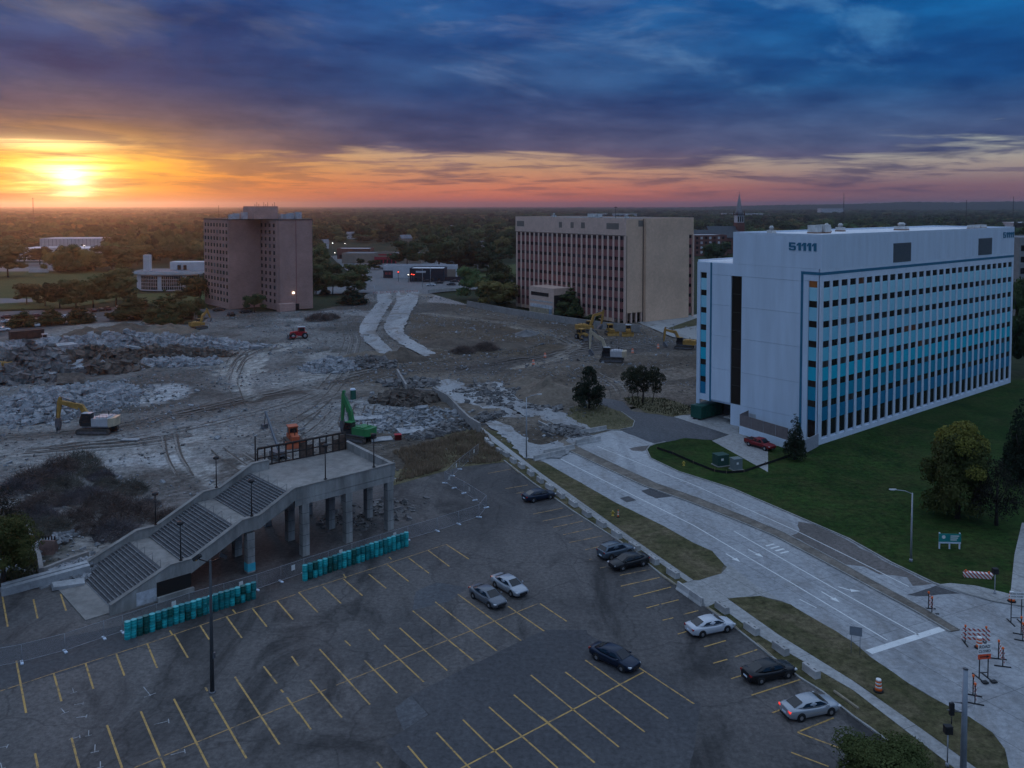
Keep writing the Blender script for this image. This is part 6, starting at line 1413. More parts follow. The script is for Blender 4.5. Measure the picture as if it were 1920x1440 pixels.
def ped_signal(px, h, label, z=.034):
    t = thing('signal_post', label, 'signal', G(*px, z), 0); MB().tube([(0, 0, 0), (0, 0, h)], .055, 8).build('post', M_GALV, t); MB().lathe([(.16, 0), (.14, .25), (.06, .3)], 8).build('base', M_GALV, t)
    hd = MB().box(-.28, -.22, h - .35, .28, .22, h + .25).build('signal_head', M_TRIM, t); MB().box(-.24, -.28, h - .1, .24, -.221, h + .22).build('visor', M_TRIM, hd); return t
ped_signal((1776, 1437), 2.9, 'black pedestrian signal on a thin post beside the bottom tree'); ped_signal((1865, 1114), 2.6, 'signal post at the lawn corner beside the barricade stack')
def hydrant(px, label):
    t = thing('fire_hydrant', label, 'hydrant', G(*px, .03), 0); MY = mat('hydrant_yellow', (.48, .34, .06), .5, .1); MB().lathe([(.2, 0), (.2, .06), (.13, .09), (.13, .5), (.16, .53), (.14, .62), (.05, .74)], 12).build('barrel', MY, t); MB().tube([(-.25, 0, .42), (.25, 0, .42)], .07, 8).build('outlet', MY, t)
hydrant((1149, 967), 'yellow fire hydrant beside the orange cone in the verge'); hydrant((1282, 873), 'yellow fire hydrant in the lawn near the curved kerb')
cn = thing('traffic_cone', 'tall orange and white cone beside the yellow hydrant', 'cone', G(1159, 970, .034), 0); MB().lathe([(.24, 0), (.24, .06), (.13, .07)], 12).build('base', M_TYRE, cn)
for k, (a, b) in enumerate(((.07, .35), (.35, .5), (.5, .65), (.65, .8), (.8, 1.05))): MB().lathe([(.12 - .07 * a, a), (.12 - .07 * b, b)], 12).build('orange_band' if k % 2 == 0 else 'white_band', M_ORG if k % 2 == 0 else M_REFL, cn)
for q, (px, lb) in enumerate((((1186, 662), 'orange drum on the dark soil right of the tan excavator'), ((1234, 654), 'orange drum between the two yellow machines'), ((1022, 670), 'small orange marker at the edge of the dark soil'), ((1000, 684), 'small orange marker on the brown track'))):
    p = G(*px); t = thing('site_marker', lb, 'marker', (p.x, p.y, tz(p.x, p.y) - .02), 0, 'orange markers on the soil'); MB().lathe([(.42, 0), (.42, .1), (.33, .12), (.25, 1.2), (.1, 1.3)], 12).build('body', mat('faded_orange', (.55, .17, .10), .6, .1), t); MB().lathe([(.31, .5), (.30, .7)], 12).build('band', M_REFL, t)
def cabinet(px, ang, sx, sy, h, m, label):
    t = thing('utility_cabinet', label, 'utility box', G(*px, .03), ang); MB().box(-sx / 2, -sy / 2, .12, sx / 2, sy / 2, h).build('housing', m, t); MB().box(-sx / 2 - .15, -sy / 2 - .15, 0, sx / 2 + .15, sy / 2 + .15, .119).build('pad', M_KERB, t)
    MB().box(-sx / 2 - .05, -sy / 2 - .05, h, sx / 2 + .05, sy / 2 + .05, h + .1).build('lid', m, t); MB().box(-sx * .22, -sy / 2 - .012, h * .55, .02, -sy / 2, h * .75).build('notice', M_REFL, t)
    for s in (-1, 1): MB().box(s * sx * .25 - sx * .2, -sy / 2 - .010, .2, s * sx * .25 + sx * .2, -sy / 2 - .001, h * .5).build('door', m, t)
cabinet((1351, 872), R(20), 2.0, 1.7, 1.75, mat('cabinet_green', (.03, .075, .06), .5, .1), 'dark green transformer cabinet in the lawn'); cabinet((1380, 880), R(20), 1.5, 1.3, 1.75, mat('cabinet_grey', (.16, .19, .19), .5, .1), 'grey transformer cabinet with a white notice in the lawn')
sf = thing('silt_fence', 'low black fabric fence looping round the two cabinets', 'fence'); MSF = mat('black_fabric', (.012, .012, .013), .9, .2)
pts = gl([(1232, 842), (1262, 852), (1300, 869), (1340, 885), (1362, 888), (1395, 886), (1435, 872), (1482, 856)])
for a, b in zip(pts, pts[1:]): wallbox(a, b, .02, .40, .03, MSF, 'fabric_panel', sf)
for a in pts: MB().box(a.x - .04, a.y - .04, 0, a.x + .04, a.y + .04, .6).build('stake', mat('wood_stake', (.16, .12, .08), .9, .1), sf)
# ---- temporary wire fence
def mesh_mat():
    m, N, L, B = nodes_of('wire_mesh'); B.inputs['Base Color'].default_value = (.22, .23, .25, 1); B.inputs['Roughness'].default_value = .5
    tr = N.new('ShaderNodeBsdfTransparent'); mx = N.new('ShaderNodeMixShader'); out = [n for n in N if n.type == 'OUTPUT_MATERIAL'][0]
    tc = N.new('ShaderNodeTexCoord'); f = None
    for rot in (45, -45):
        mp = N.new('ShaderNodeMapping'); mp.inputs[2].default_value = (0, R(rot), 0); L.new(tc.outputs['Object'], mp.inputs[0]); w = N.new('ShaderNodeTexWave'); w.inputs['Scale'].default_value = 4.2; L.new(mp.outputs[0], w.inputs[0])
        r = tex_ramp(N, L, w.outputs[0], [(.93, 0.0), (.985, 1.0)]); f = r if f is None else tex_mix(N, L, 1.0, f, r, 'LIGHTEN')
    L.new(f, mx.inputs[0]); L.new(tr.outputs[0], mx.inputs[1]); L.new(B.outputs[0], mx.inputs[2]); L.new(mx.outputs[0], out.inputs[0]); return m
M_MESH = mesh_mat(); FP = {}
def fence_panel(a, b, lab, grp, sign=False):
    d = b - a; ln = d.length; t = thing('wire_fence_panel', lab, 'fence', a, math.atan2(d.y, d.x), grp); H = 1.75
    f = MB()
    for p, q in (((0, 0, .1), (0, 0, H)), ((ln, 0, .1), (ln, 0, H)), ((0, 0, H), (ln, 0, H)), ((0, 0, .15), (ln, 0, .15))): f.tube([p, q], .024, 5)
    f.build('frame', M_GALV, t); m = MB(); m.quad((0.02, .002, .16), (ln - .02, .002, .16), (ln - .02, .002, H - .02), (.02, .002, H - .02)); m.build('wire_mesh', M_MESH, t, fix=False)
    MB().box(-.12, -.38, 0, .12, .38, .10).build('foot_block', M_WHITE2, t)
    if sign: MB().box(ln * .45, -.03, .85, ln * .45 + .45, -.012, 1.45).build('notice', M_REFL, t)
def fence_line(px, lab, grp):
    W_ = gl(px); c_ = 0
    for i, (a, b) in enumerate(zip(W_, W_[1:])):
        n_s = max(1, round((b - a).length / 3.5))
        for k in range(n_s): fence_panel(a.lerp(b, k / n_s), a.lerp(b, (k + 1) / n_s), lab % ORD[c_], grp, sign=(k % 3 == 1)); c_ += 1
fence_line([(-60, 1262), (41, 1243), (122, 1222), (195, 1197), (230, 1186), (355, 1143), (482, 1106)], '%s wire fence panel from the left in the run before the stair foot', 'fence panels before the stair')
fence_line([(482, 1106), (570, 1076), (660, 1046), (765, 1012), (820, 996)], '%s wire fence panel from the left in the run below the raised deck', 'fence panels below the deck')
fence_line([(820, 996), (860, 983), (898, 970), (912, 952)], '%s wire fence panel from the last drums towards the zigzag run', 'fence panels beside the drums')
fence_line([(912, 952), (870, 925), (834, 906), (862, 880), (897, 852)], '%s wire fence panel from the bottom of the zigzag run beside the dry grass', 'fence panels beside the dry grass')
# ================================================================= vegetation
def leaf_mat(name, a, b, rnd=.35, hue=.04):
    m, N, L, B = nodes_of(name); tc = N.new('ShaderNodeTexCoord'); oi = N.new('ShaderNodeObjectInfo')
    n = tex_noise(N, L, tc.outputs['Object'], .45, 5, .7); col = tex_mix(N, L, tex_ramp(N, L, n, [(.35, 0.0), (.65, 1.0)]), a, b)
    hs = N.new('ShaderNodeHueSaturation'); L.new(col, hs.inputs['Color'])
    for inp, lo, hi, k in (('Value', 1 - rnd, 1 + rnd, 1.0), ('Hue', .5 - hue, .5 + hue * .6, 7.31)):
        f = N.new('ShaderNodeMath'); f.operation = 'MULTIPLY'; L.new(oi.outputs['Random'], f.inputs[0]); f.inputs[1].default_value = k
        fr = N.new('ShaderNodeMath'); fr.operation = 'FRACT'; L.new(f.outputs[0], fr.inputs[0]); mr = N.new('ShaderNodeMapRange'); L.new(fr.outputs[0], mr.inputs[0]); mr.inputs[3].default_value = lo; mr.inputs[4].default_value = hi
        if inp == 'Value':
            at = N.new('ShaderNodeAttribute'); at.attribute_type = 'INSTANCER'; at.attribute_name = 'tone'; ad = N.new('ShaderNodeMath'); L.new(mr.outputs[0], ad.inputs[0]); L.new(at.outputs['Fac'], ad.inputs[1]); mr = ad
        L.new(mr.outputs[0], hs.inputs[inp])
    L.new(hs.outputs[0], B.inputs['Base Color']); B.inputs['Roughness'].default_value = .8; B.inputs['Specular IOR Level'].default_value = .15
    tl = N.new('ShaderNodeBsdfTranslucent'); L.new(hs.outputs[0], tl.inputs[0]); mx = N.new('ShaderNodeMixShader'); mx.inputs[0].default_value = .25
    out = [q for q in N if q.type == 'OUTPUT_MATERIAL'][0]; L.new(B.outputs[0], mx.inputs[1]); L.new(tl.outputs[0], mx.inputs[2]); L.new(mx.outputs[0], out.inputs[0]); return m
LM = leaf_mat('broad_leaves', (.030, .052, .021), (.075, .098, .038), .5); LM_Y = leaf_mat('yellowing_leaves', (.11, .105, .025), (.21, .165, .042), .2); LM_D = leaf_mat('dark_evergreen_needles', (.016, .028, .018), (.034, .050, .028), .2)
LM_G = leaf_mat('fresh_green_leaves', (.045, .068, .021), (.10, .115, .038), .2); M_BARK = mat('tree_bark', (.055, .045, .038), .95, .25, 3); LM_O = leaf_mat('autumn_olive_leaves', (.085, .075, .028), (.15, .125, .046), .4)
def rv(rng): return Vector((rng.gauss(0, 1), rng.gauss(0, 1), rng.gauss(0, 1))).normalized()
def crown(seed, n, size, blobs, core=True, flat=.5, ck=.74):
    """leaf faces over clumps; blobs = [(centre, radius)] inside a unit-high crown"""
    rng = random.Random(seed); b = MB(); tot = sum(r * r for c, r in blobs)
    for c, r in blobs:
        c = Vector(c)
        if core:
            k0 = len(b.v); nn = 7
            prof = [(r * ck * math.sin(math.pi * i / 5), -r * ck * math.cos(math.pi * i / 5) * .9) for i in range(6)]
            prof[0] = (.01, prof[0][1]); prof[-1] = (.01, prof[-1][1])
            b.lathe([(p[0] * rng.uniform(.85, 1.1), p[1]) for p in prof], nn, c)
        for _ in range(int(n * r * r / tot)):
            d = rv(rng)
            if d.z < -.55: d.z *= -.6; d.normalize()
            p = c + Vector((d.x, d.y, d.z * .92)) * r * rng.uniform(.72, 1.12)
            nrm = (d + rv(rng) * .8).normalized(); t = nrm.cross(rv(rng)).normalized(); u = nrm.cross(t); s = size * rng.uniform(.6, 1.3)
            b.quad(p - t * s, p - u * s * .6, p + t * s, p + u * s * .6)
    return b
def round_blobs(seed, n=14, w=.5, h=1.0):
    rng = random.Random(seed); out = [((0, 0, h * .52), w * .55)]
    for k in range(n):
        a = rng.uniform(0, 6.28); z = rng.uniform(.16, .86); rr = w * .72 * math.sqrt(max(.05, 1 - ((z - .45) / .55) ** 2)) * rng.uniform(.5, 1)
        out.append(((rr * math.cos(a), rr * math.sin(a), z * h), rng.uniform(.16, .27) * w * 1.3))
    return out
def cone_blobs(seed, w=.28, layers=8):
    rng = random.Random(seed); out = []
    for k in range(layers):
        f = k / (layers - 1); z = .08 + f * .86; r = w * (1 - f) ** .85 + .02
        for q in range(max(1, int(6 * (1 - f)) + 1)):
            a = rng.uniform(0, 6.28); out.append(((r * .62 * math.cos(a), r * .62 * math.sin(a), z), r * .42 + .03))
    return out
def cmesh(name, m, *a, **k): me = crown(*a, **k).mesh(name); me.materials.append(m); return me
CROWN = {'round': [cmesh('crown', LM, 11 + i, 1500, .035, round_blobs(3 + i)) for i in range(4)],
         'olive': [cmesh('crown', LM_O, 31 + i, 1500, .035, round_blobs(13 + i)) for i in range(2)],
         'cone': [cmesh('crown', LM_D, 41 + i, 1500, .034, cone_blobs(5 + i)) for i in range(2)],
         'conelight': [cmesh('crown', LM, 45, 1500, .034, cone_blobs(9, .34))]}
TRUNK = MB().tube([(0, 0, 0), (.02, 0, .35), (0, .01, .7)], [.035, .022, .012], 6)
for a in (0, 2.1, 4.2): TRUNK.tube([(.01, 0, .28 + .05 * a / 4), (.12 * math.cos(a), .12 * math.sin(a), .5), (.22 * math.cos(a), .22 * math.sin(a), .66)], [.014, .009, .004], 5)
TRUNK = TRUNK.mesh('trunk'); TRUNK.materials.append(M_BARK)
random.seed(21); TREES = []
def tree(px, top, width_px, kind, label, group='trees standing near the site', z=0.0, crown_mesh=None, base_gap=.06, name=None, wk=1.25):
    p = G(*px, z); h = HT(px[0], px[1], top, z); w = width_px / (FPX / p.y) * wk
    cm = crown_mesh or random.choice(CROWN[kind])
    t = thing(name or ('conifer_tree' if 'cone' in kind else 'tree'), label, 'tree', p, random.uniform(0, 6.28), group)
    c = inst('crown', cm, t, T(0, 0, h * base_gap) @ Matrix.Diagonal((w * .98, w * .98, h * (1 - base_gap) * .98, 1) if 'cone' not in kind else (w * 1.55, w * 1.55, h * (1 - base_gap), 1)))
    inst('trunk', TRUNK, t, Matrix.Diagonal((h * .8, h * .8, h * .9, 1))); TREES.append(t); return t
Q = lambda ox, oy, s, x, yt, yb, w: ((ox + x / s, oy + yb / s), oy + yt / s, w / s)
LT = [(60, 370, 640, 260, 'olive', 'large reddish brown tree at the far left edge'), (300, 405, 545, 170, 'olive', 'rounded olive tree before the long white store'), (515, 420, 590, 140, 'conelight', 'pointed dark tree right of the white store sign wall'), (615, 400, 590, 130, 'conelight', 'pointed tree behind the lawn beside a round one'), (705, 440, 595, 120, 'olive', 'small round tree at the right end of the far lawn'),
  (840, 385, 575, 210, 'olive', 'broad round tree left of the pavilion chimney'), (1030, 390, 550, 190, 'olive', 'broad tree behind the pavilion chimney'), (1200, 400, 520, 200, 'round', 'broad tree behind the pavilion roof'), (200, 670, 840, 170, 'olive', 'pale olive tree at the lower left of the lawn'), (340, 685, 855, 140, 'round', 'dark tree right of the pale olive tree'),
  (450, 690, 870, 160, 'round', 'first of the dense dark trees above the parked cars'), (570, 650, 875, 200, 'round', 'second of the dense dark trees above the parked cars'), (700, 640, 865, 210, 'round', 'third of the dense dark trees above the parked cars'), (870, 575, 855, 270, 'round', 'largest dark tree just left of the pavilion'), (1005, 730, 955, 170, 'conelight', 'upright tree in front of the pavilion lawn'), (1095, 800, 955, 140, 'cone', 'dark conifer beside the upright tree'),
  (1240, 735, 990, 180, 'conelight', 'broad conifer below the pavilion windows'), (1440, 780, 985, 140, 'round', 'pale green tree close to the distant excavator'), (1375, 850, 985, 140, 'round', 'low dark tree left of the pale green one'), (1330, 600, 705, 120, 'round', 'small round tree against the pavilion windows'), (1500, 580, 840, 220, 'round', 'dark tree touching the left wing of the brick tower'), (1360, 740, 815, 100, 'round', 'small tree on the pavilion lawn'),
  (170, 880, 1010, 130, 'conelight', 'leftmost small rounded tree in the distant car park'), (385, 860, 995, 130, 'conelight', 'middle small rounded tree in the distant car park'), (600, 845, 985, 130, 'conelight', 'right small rounded tree in the distant car park'), (825, 910, 968, 70, 'round', 'tiny bush at the right of the distant car park')]
for x, yt, yb, w, k, lb in LT: tree(*Q(0, 360, 4, x, yt - 14, yb, w), k, lb, 'trees left of the brick tower', z=-.05, wk=1.6)
for x, yt, yb, w, k, lb in [(470, 760, 905, 150, 'round', 'low tree in front of the brick tower wings'), (960, 420, 610, 150, 'round', 'tree at the right edge of the brick tower, upper of three'), (1040, 520, 680, 150, 'round', 'tree beside the street right of the brick tower'), (930, 600, 765, 130, 'round', 'dark tree close to the right wall of the brick tower'), (1055, 600, 765, 170, 'round', 'dark spreading tree left of the street corner'),
  (1220, 540, 760, 230, 'round', 'large dark round tree at the street corner'), (1000, 705, 775, 60, 'cone', 'little cone shaped shrub under the corner trees'), (1200, 690, 845, 170, 'cone', 'dark conifer below the large corner tree'), (1370, 515, 580, 100, 'round', 'shrub clump on the verge before the red store'), (1265, 500, 545, 50, 'round', 'small bush beside the far street')]:
    tree(*Q(360, 360, 4, x, yt - 12, yb, w), k, lb, 'trees right of the brick tower', z=-.05, wk=1.45)
for x, yt, yb, w, k, lb in [(140, 290, 445, 180, 'round', 'big tree behind the navy building, leftmost'), (330, 255, 465, 220, 'round', 'big tree behind the navy building, middle'), (455, 300, 480, 190, 'round', 'big tree behind the navy building, rightmost'), (620, 350, 480, 180, 'round', 'round tree on the green lawn left of the brown block'), (560, 320, 470, 140, 'round', 'tree left of the round one on the lawn'),
  (722, 545, 690, 135, 'olive', 'yellow tree at the left corner of the brown office block'), (1110, 560, 745, 130, 'conelight', 'dark evergreen in front of the brown block entrance'), (1255, 735, 775, 90, 'round', 'low shrub at the foot of the brown block piers'), (712, 655, 690, 110, 'round', 'dark shrub under the yellow tree')]:
    tree(*Q(720, 360, 3.2, x, yt - 8, yb, w), k, lb, 'trees around the brown office block', z=-.05, wk=1.4)
for px, tp, w, k, lb in [((1345, 500), 448, 60, 'round', 'dark tree below the red brick church'), ((1910, 640), 490, 60, 'round', 'dark tree behind the right end of the white office'), ((1925, 700), 560, 70, 'round', 'dark tree at the right edge beside the white office wall'), ((1940, 560), 420, 80, 'round', 'tall tree at the upper right edge')]: tree(px, tp, w, k, lb, 'trees around the white office')
# nearer trees with finer leaves
NEAR = {}
def pine_blobs():
    rng = random.Random(2); out = []
    for k in range(60):
        f = rng.uniform(0, 1) ** 1.2; z = .12 + .84 * f; r = .42 * (1 - f) ** .6 + .05; a = rng.uniform(0, 6.28); q = rng.uniform(.45, 1.0)
        out.append(((r * q * math.cos(a), r * q * math.sin(a), z), .075 + .05 * (1 - f)))
    return out
pine_m = cmesh('crown', LM_D, 71, 11000, .020, pine_blobs(), core=False); spruce_m = cmesh('crown', LM_D, 72, 6000, .018, cone_blobs(17, .26, 12), core=False)
tree((1105, 766), 687, 70, 'pine', 'lone dark pine tree on the dry grass island', crown_mesh=pine_m, base_gap=.04, name='pine_tree', z=.05, wk=1.0)
clump_b = [((x + dx, y, z), r) for x, y in ((-.27, 0), (.0, .1), (.27, -.05)) for dx, z, r in ((0, .86, .13), (-.1, .70, .17), (.1, .66, .17), (0, .5, .17), (.05, .34, .12))]
clump_m = cmesh('crown', leaf_mat('dark_clump_leaves', (.022, .030, .018), (.044, .052, .028), .1), 73, 9000, .018, clump_b, core=False)
ct = tree((1205, 756), 684, 80, 'clump', 'dark multi stemmed tree clump on the rough grass patch', crown_mesh=clump_m, base_gap=.0, z=.05, wk=1.0); ct.rotation_euler.z = .1
for a, b in (((-2, 0), (-2.6, .3)), ((.2, .3), (.6, .8)), ((2.0, -.2), (2.8, -.4)), ((-.8, 0), (-1.4, .5))): MB().tube([(a[0], a[1], 0), (b[0], b[1], 4.5)], [.10, .05], 6).build('trunk', M_BARK, ct)
tree((1490, 862), 772, 38, 'cone', 'slim dark spruce beside the white office corner', crown_mesh=spruce_m, base_gap=.06, name='spruce_tree')
tree((1912, 905), 742, 62, 'cone', 'dark spruce at the right edge of the lawn', crown_mesh=spruce_m, base_gap=.02, name='spruce_tree')
big_m = cmesh('crown', LM_G, 75, 15000, .016, round_blobs(44, 30, .52), ck=.5)
top_m = crown(76, 4200, .016, [((.06, 0, .90), .17), ((-.10, .05, .84), .16), ((.20, -.05, .78), .14), ((-.02, -.2, .80), .14), ((.05, -.32, .55), .11)], core=False).mesh('yellow_crown'); top_m.materials.append(LM_Y)
bt = tree((1795, 972), 800, 150, 'big', 'large leafy tree with a yellow top on the lawn', crown_mesh=big_m, base_gap=-.06, z=.02, wk=1.0)
p_, h_ = G(1795, 972), HT(1795, 972, 800); w_ = 150 / (FPX / p_.y); bt.rotation_euler.z = 0
o_ = inst('yellow_crown', top_m, bt, T(0, 0, h_ * .05) @ Matrix.Diagonal((w_, w_, h_ * .95, 1))); o_['label'] = 'yellowing leaves at the top of the tree'
dk_m = cmesh('crown', leaf_mat('bare_dark_shrub_leaves', (.02, .02, .016), (.035, .032, .024), .1), 77, 4000, .016, round_blobs(46, 16, .5), core=False)
tree((1868, 985), 850, 90, 'dk', 'dark thin shrub behind the large yellow topped tree', crown_mesh=dk_m, base_gap=.02, z=.02, name='shrub')
near_m = cmesh('crown', LM_G, 78, 18000, .014, round_blobs(47, 34, .55), ck=.5)
def near_tree(loc, h, w, label, m): 
    t = thing('tree', label, 'tree', loc, 1.0, 'trees standing near the site'); inst('crown', m, t, T(0, 0, h * .12) @ Matrix.Diagonal((w, w, h * .88, 1))); inst('trunk', TRUNK, t, Matrix.Diagonal((h, h, h, 1))); return t
pb = G(1655, 1500); near_tree((pb.x, pb.y, 0), 4.6, 7.6, 'leafy green tree at the bottom right edge below the kerb', near_m)
pl = G(-5, 1105); near_tree((pl.x + .6, pl.y, 0), 8.6, 8.6, 'leafy green tree at the left picture edge beside the brush heaps', near_m)
pl = G(8, 985); near_tree((pl.x - 2, pl.y, 0), 5.0, 9.0, 'dark green tree behind the leafy one at the left edge', dk_m)
HPX = [((370, 462), -60, 0, 0, 'white gabled house just left of the brick tower'), ((603, 466), 20, 0, 1, 'pale house beyond the street right of the brick tower'), ((760, 455), 30, 2, 1, 'grey roofed house in the trees behind the red store'), ((930, 466), 10, 2, 3, 'tan house beside the lawn left of the brown block'),
    ((905, 470), 60, 0, 1, 'white house end among the trees left of the brown block'), ((660, 448), 10, 0, 1, 'small pale house behind the street trees'), ((700, 441), -20, 2, 1, 'small tan house far along the street'), ((290, 427), 10, 0, 1, 'pale roofed house far behind the pavilion'), ((120, 436), 20, 0, 1, 'pale house far behind the white store'), ((850, 432), 40, 0, 1, 'small white house deep in the wood'),
    ((210, 446), 15, 2, 1, 'tan house in the wood left of the pavilion chimney'), ((340, 440), -15, 0, 3, 'dark roofed white house above the pavilion roof'), ((800, 443), 5, 2, 1, 'tan house in the wood above the navy building'), ((630, 432), 25, 0, 1, 'distant white house right of the brick tower top'), ((885, 446), -30, 0, 1, 'white house in the wood nearest the brown block'), ((725, 425), 10, 0, 1, 'distant pale house in the middle of the wood'), ((940, 430), -10, 0, 1, 'distant pale house close to the brown block roof'), ((1420, 428), 12, 0, 1, 'pale house in the wood right of the spire'), ((1500, 420), -8, 2, 1, 'tan house in the wood above the office numerals'), ((1690, 418), 20, 0, 1, 'distant white house above the white office roof'), ((60, 424), 8, 2, 1, 'distant tan house under the sun')]
# --- the wood that covers the plain
def forest():
    HX = gl([h[0] for h in HPX], -.4); rng = random.Random(99); pts, scl, rot, kd = [], [], [], []
    EXW = [[(p.x, p.y) for p in gl(P)] for P in (SITE, [(-240, 660), (-240, 515), (100, 512), (232, 516), (236, 494), (400, 492), (400, 575), (600, 575), (600, 600), (300, 640)], [(-60, 512), (-60, 470), (200, 470), (200, 500)], [(360, 600), (370, 545), (590, 545), (600, 600)], [(585, 600), (600, 455), (640, 455), (700, 455), (850, 470), (860, 505), (980, 490), (1000, 540), (800, 570)], [(950, 610), (950, 480), (1330, 470), (1340, 640)], [(1290, 500), (1290, 455), (1400, 450), (1400, 500)], [(1290, 900), (1300, 480), (1560, 455), (1910, 460), (2000, 760), (2000, 1000)])]
    BB = [(min(p[0] for p in P), max(p[0] for p in P), min(p[1] for p in P), max(p[1] for p in P)) for P in EXW]
    for y0, y1, st, s in ((300, 900, 16.5, 1.0), (900, 2400, 21, 1.15), (2400, 6000, 30, 2.1), (6000, 12200, 75, 4.5)):
        y = y0
        while y < y1:
            x = -y * .68 - 40
            while x < y * .68 + 40:
                px, py = x + rng.uniform(-.5, .5) * st, y + rng.uniform(-.5, .5) * st; x += st
                if y < 2400 and any(abs(px - q.x) < 14 and -q.y * .05 - 14 < py - q.y < 12 for q in HX): continue
                dens = noise.noise(Vector((px * .006, py * .006, 4)))
                if dens < -.30 and y < 2400: continue
                if y < 1300 and any(b[0] <= px <= b[1] and b[2] <= py <= b[3] and inpoly(px, py, P) for P, b in zip(EXW, BB)): continue
                h = rng.uniform(7.5, 20) * (1 + .35 * dens) * (1.0 if s < 2 else 1.05); w = rng.uniform(12, 24) * s
                pts.append((px, py, -.4)); scl.append((w, w, h)); rot.append(rng.uniform(0, 6.28)); kd.append(rng.choice((0, 0, 1, 1, 2, 3, 4, 5)) if rng.random() > .05 else 6)
            y += st
    me = bpy.data.meshes.new('distant_wood'); me.from_pydata(pts, [], [])
    a = me.attributes.new('scl', 'FLOAT_VECTOR', 'POINT'); a.data.foreach_set('vector', [v for q in scl for v in q])
    a = me.attributes.new('tone', 'FLOAT', 'POINT'); a.data.foreach_set('value', [rng.choice((-.4, -.15, .1, .35, .8, 1.4)) * rng.uniform(.6, 1) for _ in pts]); a = me.attributes.new('rot', 'FLOAT', 'POINT'); a.data.foreach_set('value', rot); a = me.attributes.new('kd', 'INT', 'POINT'); a.data.foreach_set('value', kd)
    ob = link('distant_wood', me); tag(ob, 'mixed dark green wood covering the plain out to the horizon', kind='stuff')
    srcs = []
    for cm in CROWN['round'] + CROWN['olive'] + [CROWN['conelight'][0]]:
        srcs.append(next(c for t in TREES for c in t.children if c.type == 'MESH' and c.data == cm) if any(c.data == cm for t in TREES for c in t.children) else None)
    ok = [s for s in srcs if s]; srcs = [s or ok[0] for s in srcs]
    ng = bpy.data.node_groups.new('wood_scatter', 'GeometryNodeTree'); ng.interface.new_socket('Geometry', in_out='INPUT', socket_type='NodeSocketGeometry'); ng.interface.new_socket('Geometry', in_out='OUTPUT', socket_type='NodeSocketGeometry')
    N, L = ng.nodes, ng.links; gi = N.new('NodeGroupInput'); go = N.new('NodeGroupOutput'); jn = N.new('GeometryNodeJoinGeometry')
    def na(t, n): q = N.new('GeometryNodeInputNamedAttribute'); q.data_type = t; q.inputs[0].default_value = n; return q.outputs[0]
    sA, rA, kA = na('FLOAT_VECTOR', 'scl'), na('FLOAT', 'rot'), na('INT', 'kd'); cb = N.new('ShaderNodeCombineXYZ'); L.new(rA, cb.inputs[2])
    for k, s in enumerate(srcs):
        oi = N.new('GeometryNodeObjectInfo'); oi.inputs['Object'].default_value = s; oi.inputs['As Instance'].default_value = True; oi.transform_space = 'ORIGINAL'
        cp = N.new('FunctionNodeCompare'); cp.data_type = 'INT'; cp.operation = 'EQUAL'; L.new(kA, cp.inputs[2]); cp.inputs[3].default_value = k
        ip = N.new('GeometryNodeInstanceOnPoints'); L.new(gi.outputs[0], ip.inputs['Points']); L.new(cp.outputs[0], ip.inputs['Selection']); L.new(oi.outputs['Geometry'], ip.inputs['Instance']); L.new(sA, ip.inputs['Scale']); L.new(cb.outputs[0], ip.inputs['Rotation']); L.new(ip.outputs[0], jn.inputs[0])
    L.new(jn.outputs[0], go.inputs[0]); md = ob.modifiers.new('scatter', 'NODES'); md.node_group = ng
    print('forest', len(pts))
forest()
# ================================================================= far buildings
M_FWHITE = mat('far_white_wall', (.52, .52, .54), .8, .1, .3); M_FROOF = mat('far_grey_roof', (.20, .20, .22), .9, .15, .2); M_FBRICK = mat('far_red_brick', (.16, .065, .05), .9, .2, .4); M_FTAN = mat('far_tan_wall', (.27, .22, .18), .9, .1, .3)
M_SLATE = mat('slate_roof', (.07, .08, .09), .7, .2, .5); M_NAVY = mat('navy_metal_cladding', (.018, .022, .034), .6, .15, .8)
def house(px, ang, L_, W_, H_, label, wall=M_FWHITE, roof=M_FROOF, z=-.4, name='house', group='houses among the far trees'):
    p = G(*px, z); t = thing(name, label, 'house', p, ang, group); rr = W_ * .42
    w = MB().slab([(-L_ / 2, -W_ / 2, 0), (-L_ / 2, W_ / 2, 0), (-L_ / 2, W_ / 2, H_), (-L_ / 2, 0, H_ + rr), (-L_ / 2, -W_ / 2, H_)], (L_, 0, 0)).build('wall', wall, t)
    r = MB()
    for s in (-1, 1): r.slab([(-L_ / 2 - .4, s * (W_ / 2 + .4), H_ - .25), (L_ / 2 + .4, s * (W_ / 2 + .4), H_ - .25), (L_ / 2 + .4, 0, H_ + rr + .06), (-L_ / 2 - .4, 0, H_ + rr + .06)], (0, 0, .22))
    ro = r.build('roof', roof, t); MB().box(-.5, .6, H_ + rr * .5, .3, 1.3, H_ + rr + 1).build('chimney', M_FBRICK, ro)
    for x in (-L_ * .3, 0, L_ * .3):
        wn = MB().box(x - .5, -W_ / 2 - .05, 1.1, x + .5, -W_ / 2, 2.4).build('window', M_GLASS, t); MB().box(x - .6, -W_ / 2 - .12, .98, x + .6, -W_ / 2 - .051, 1.09).build('sill', wall, wn)
    MB().box(-L_ / 2 - .05, -.5, 0, -L_ / 2, .5, 2.1).build('door', M_FROOF, t); return t
HM = (M_FWHITE, M_FROOF, M_FTAN, M_SLATE)
for px, an, wl_, rf, lb in HPX: house(px, R(an), 13, 9, 5.0, lb, HM[wl_], M_FWHITE if (wl_, rf) == (0, 0) else HM[rf])
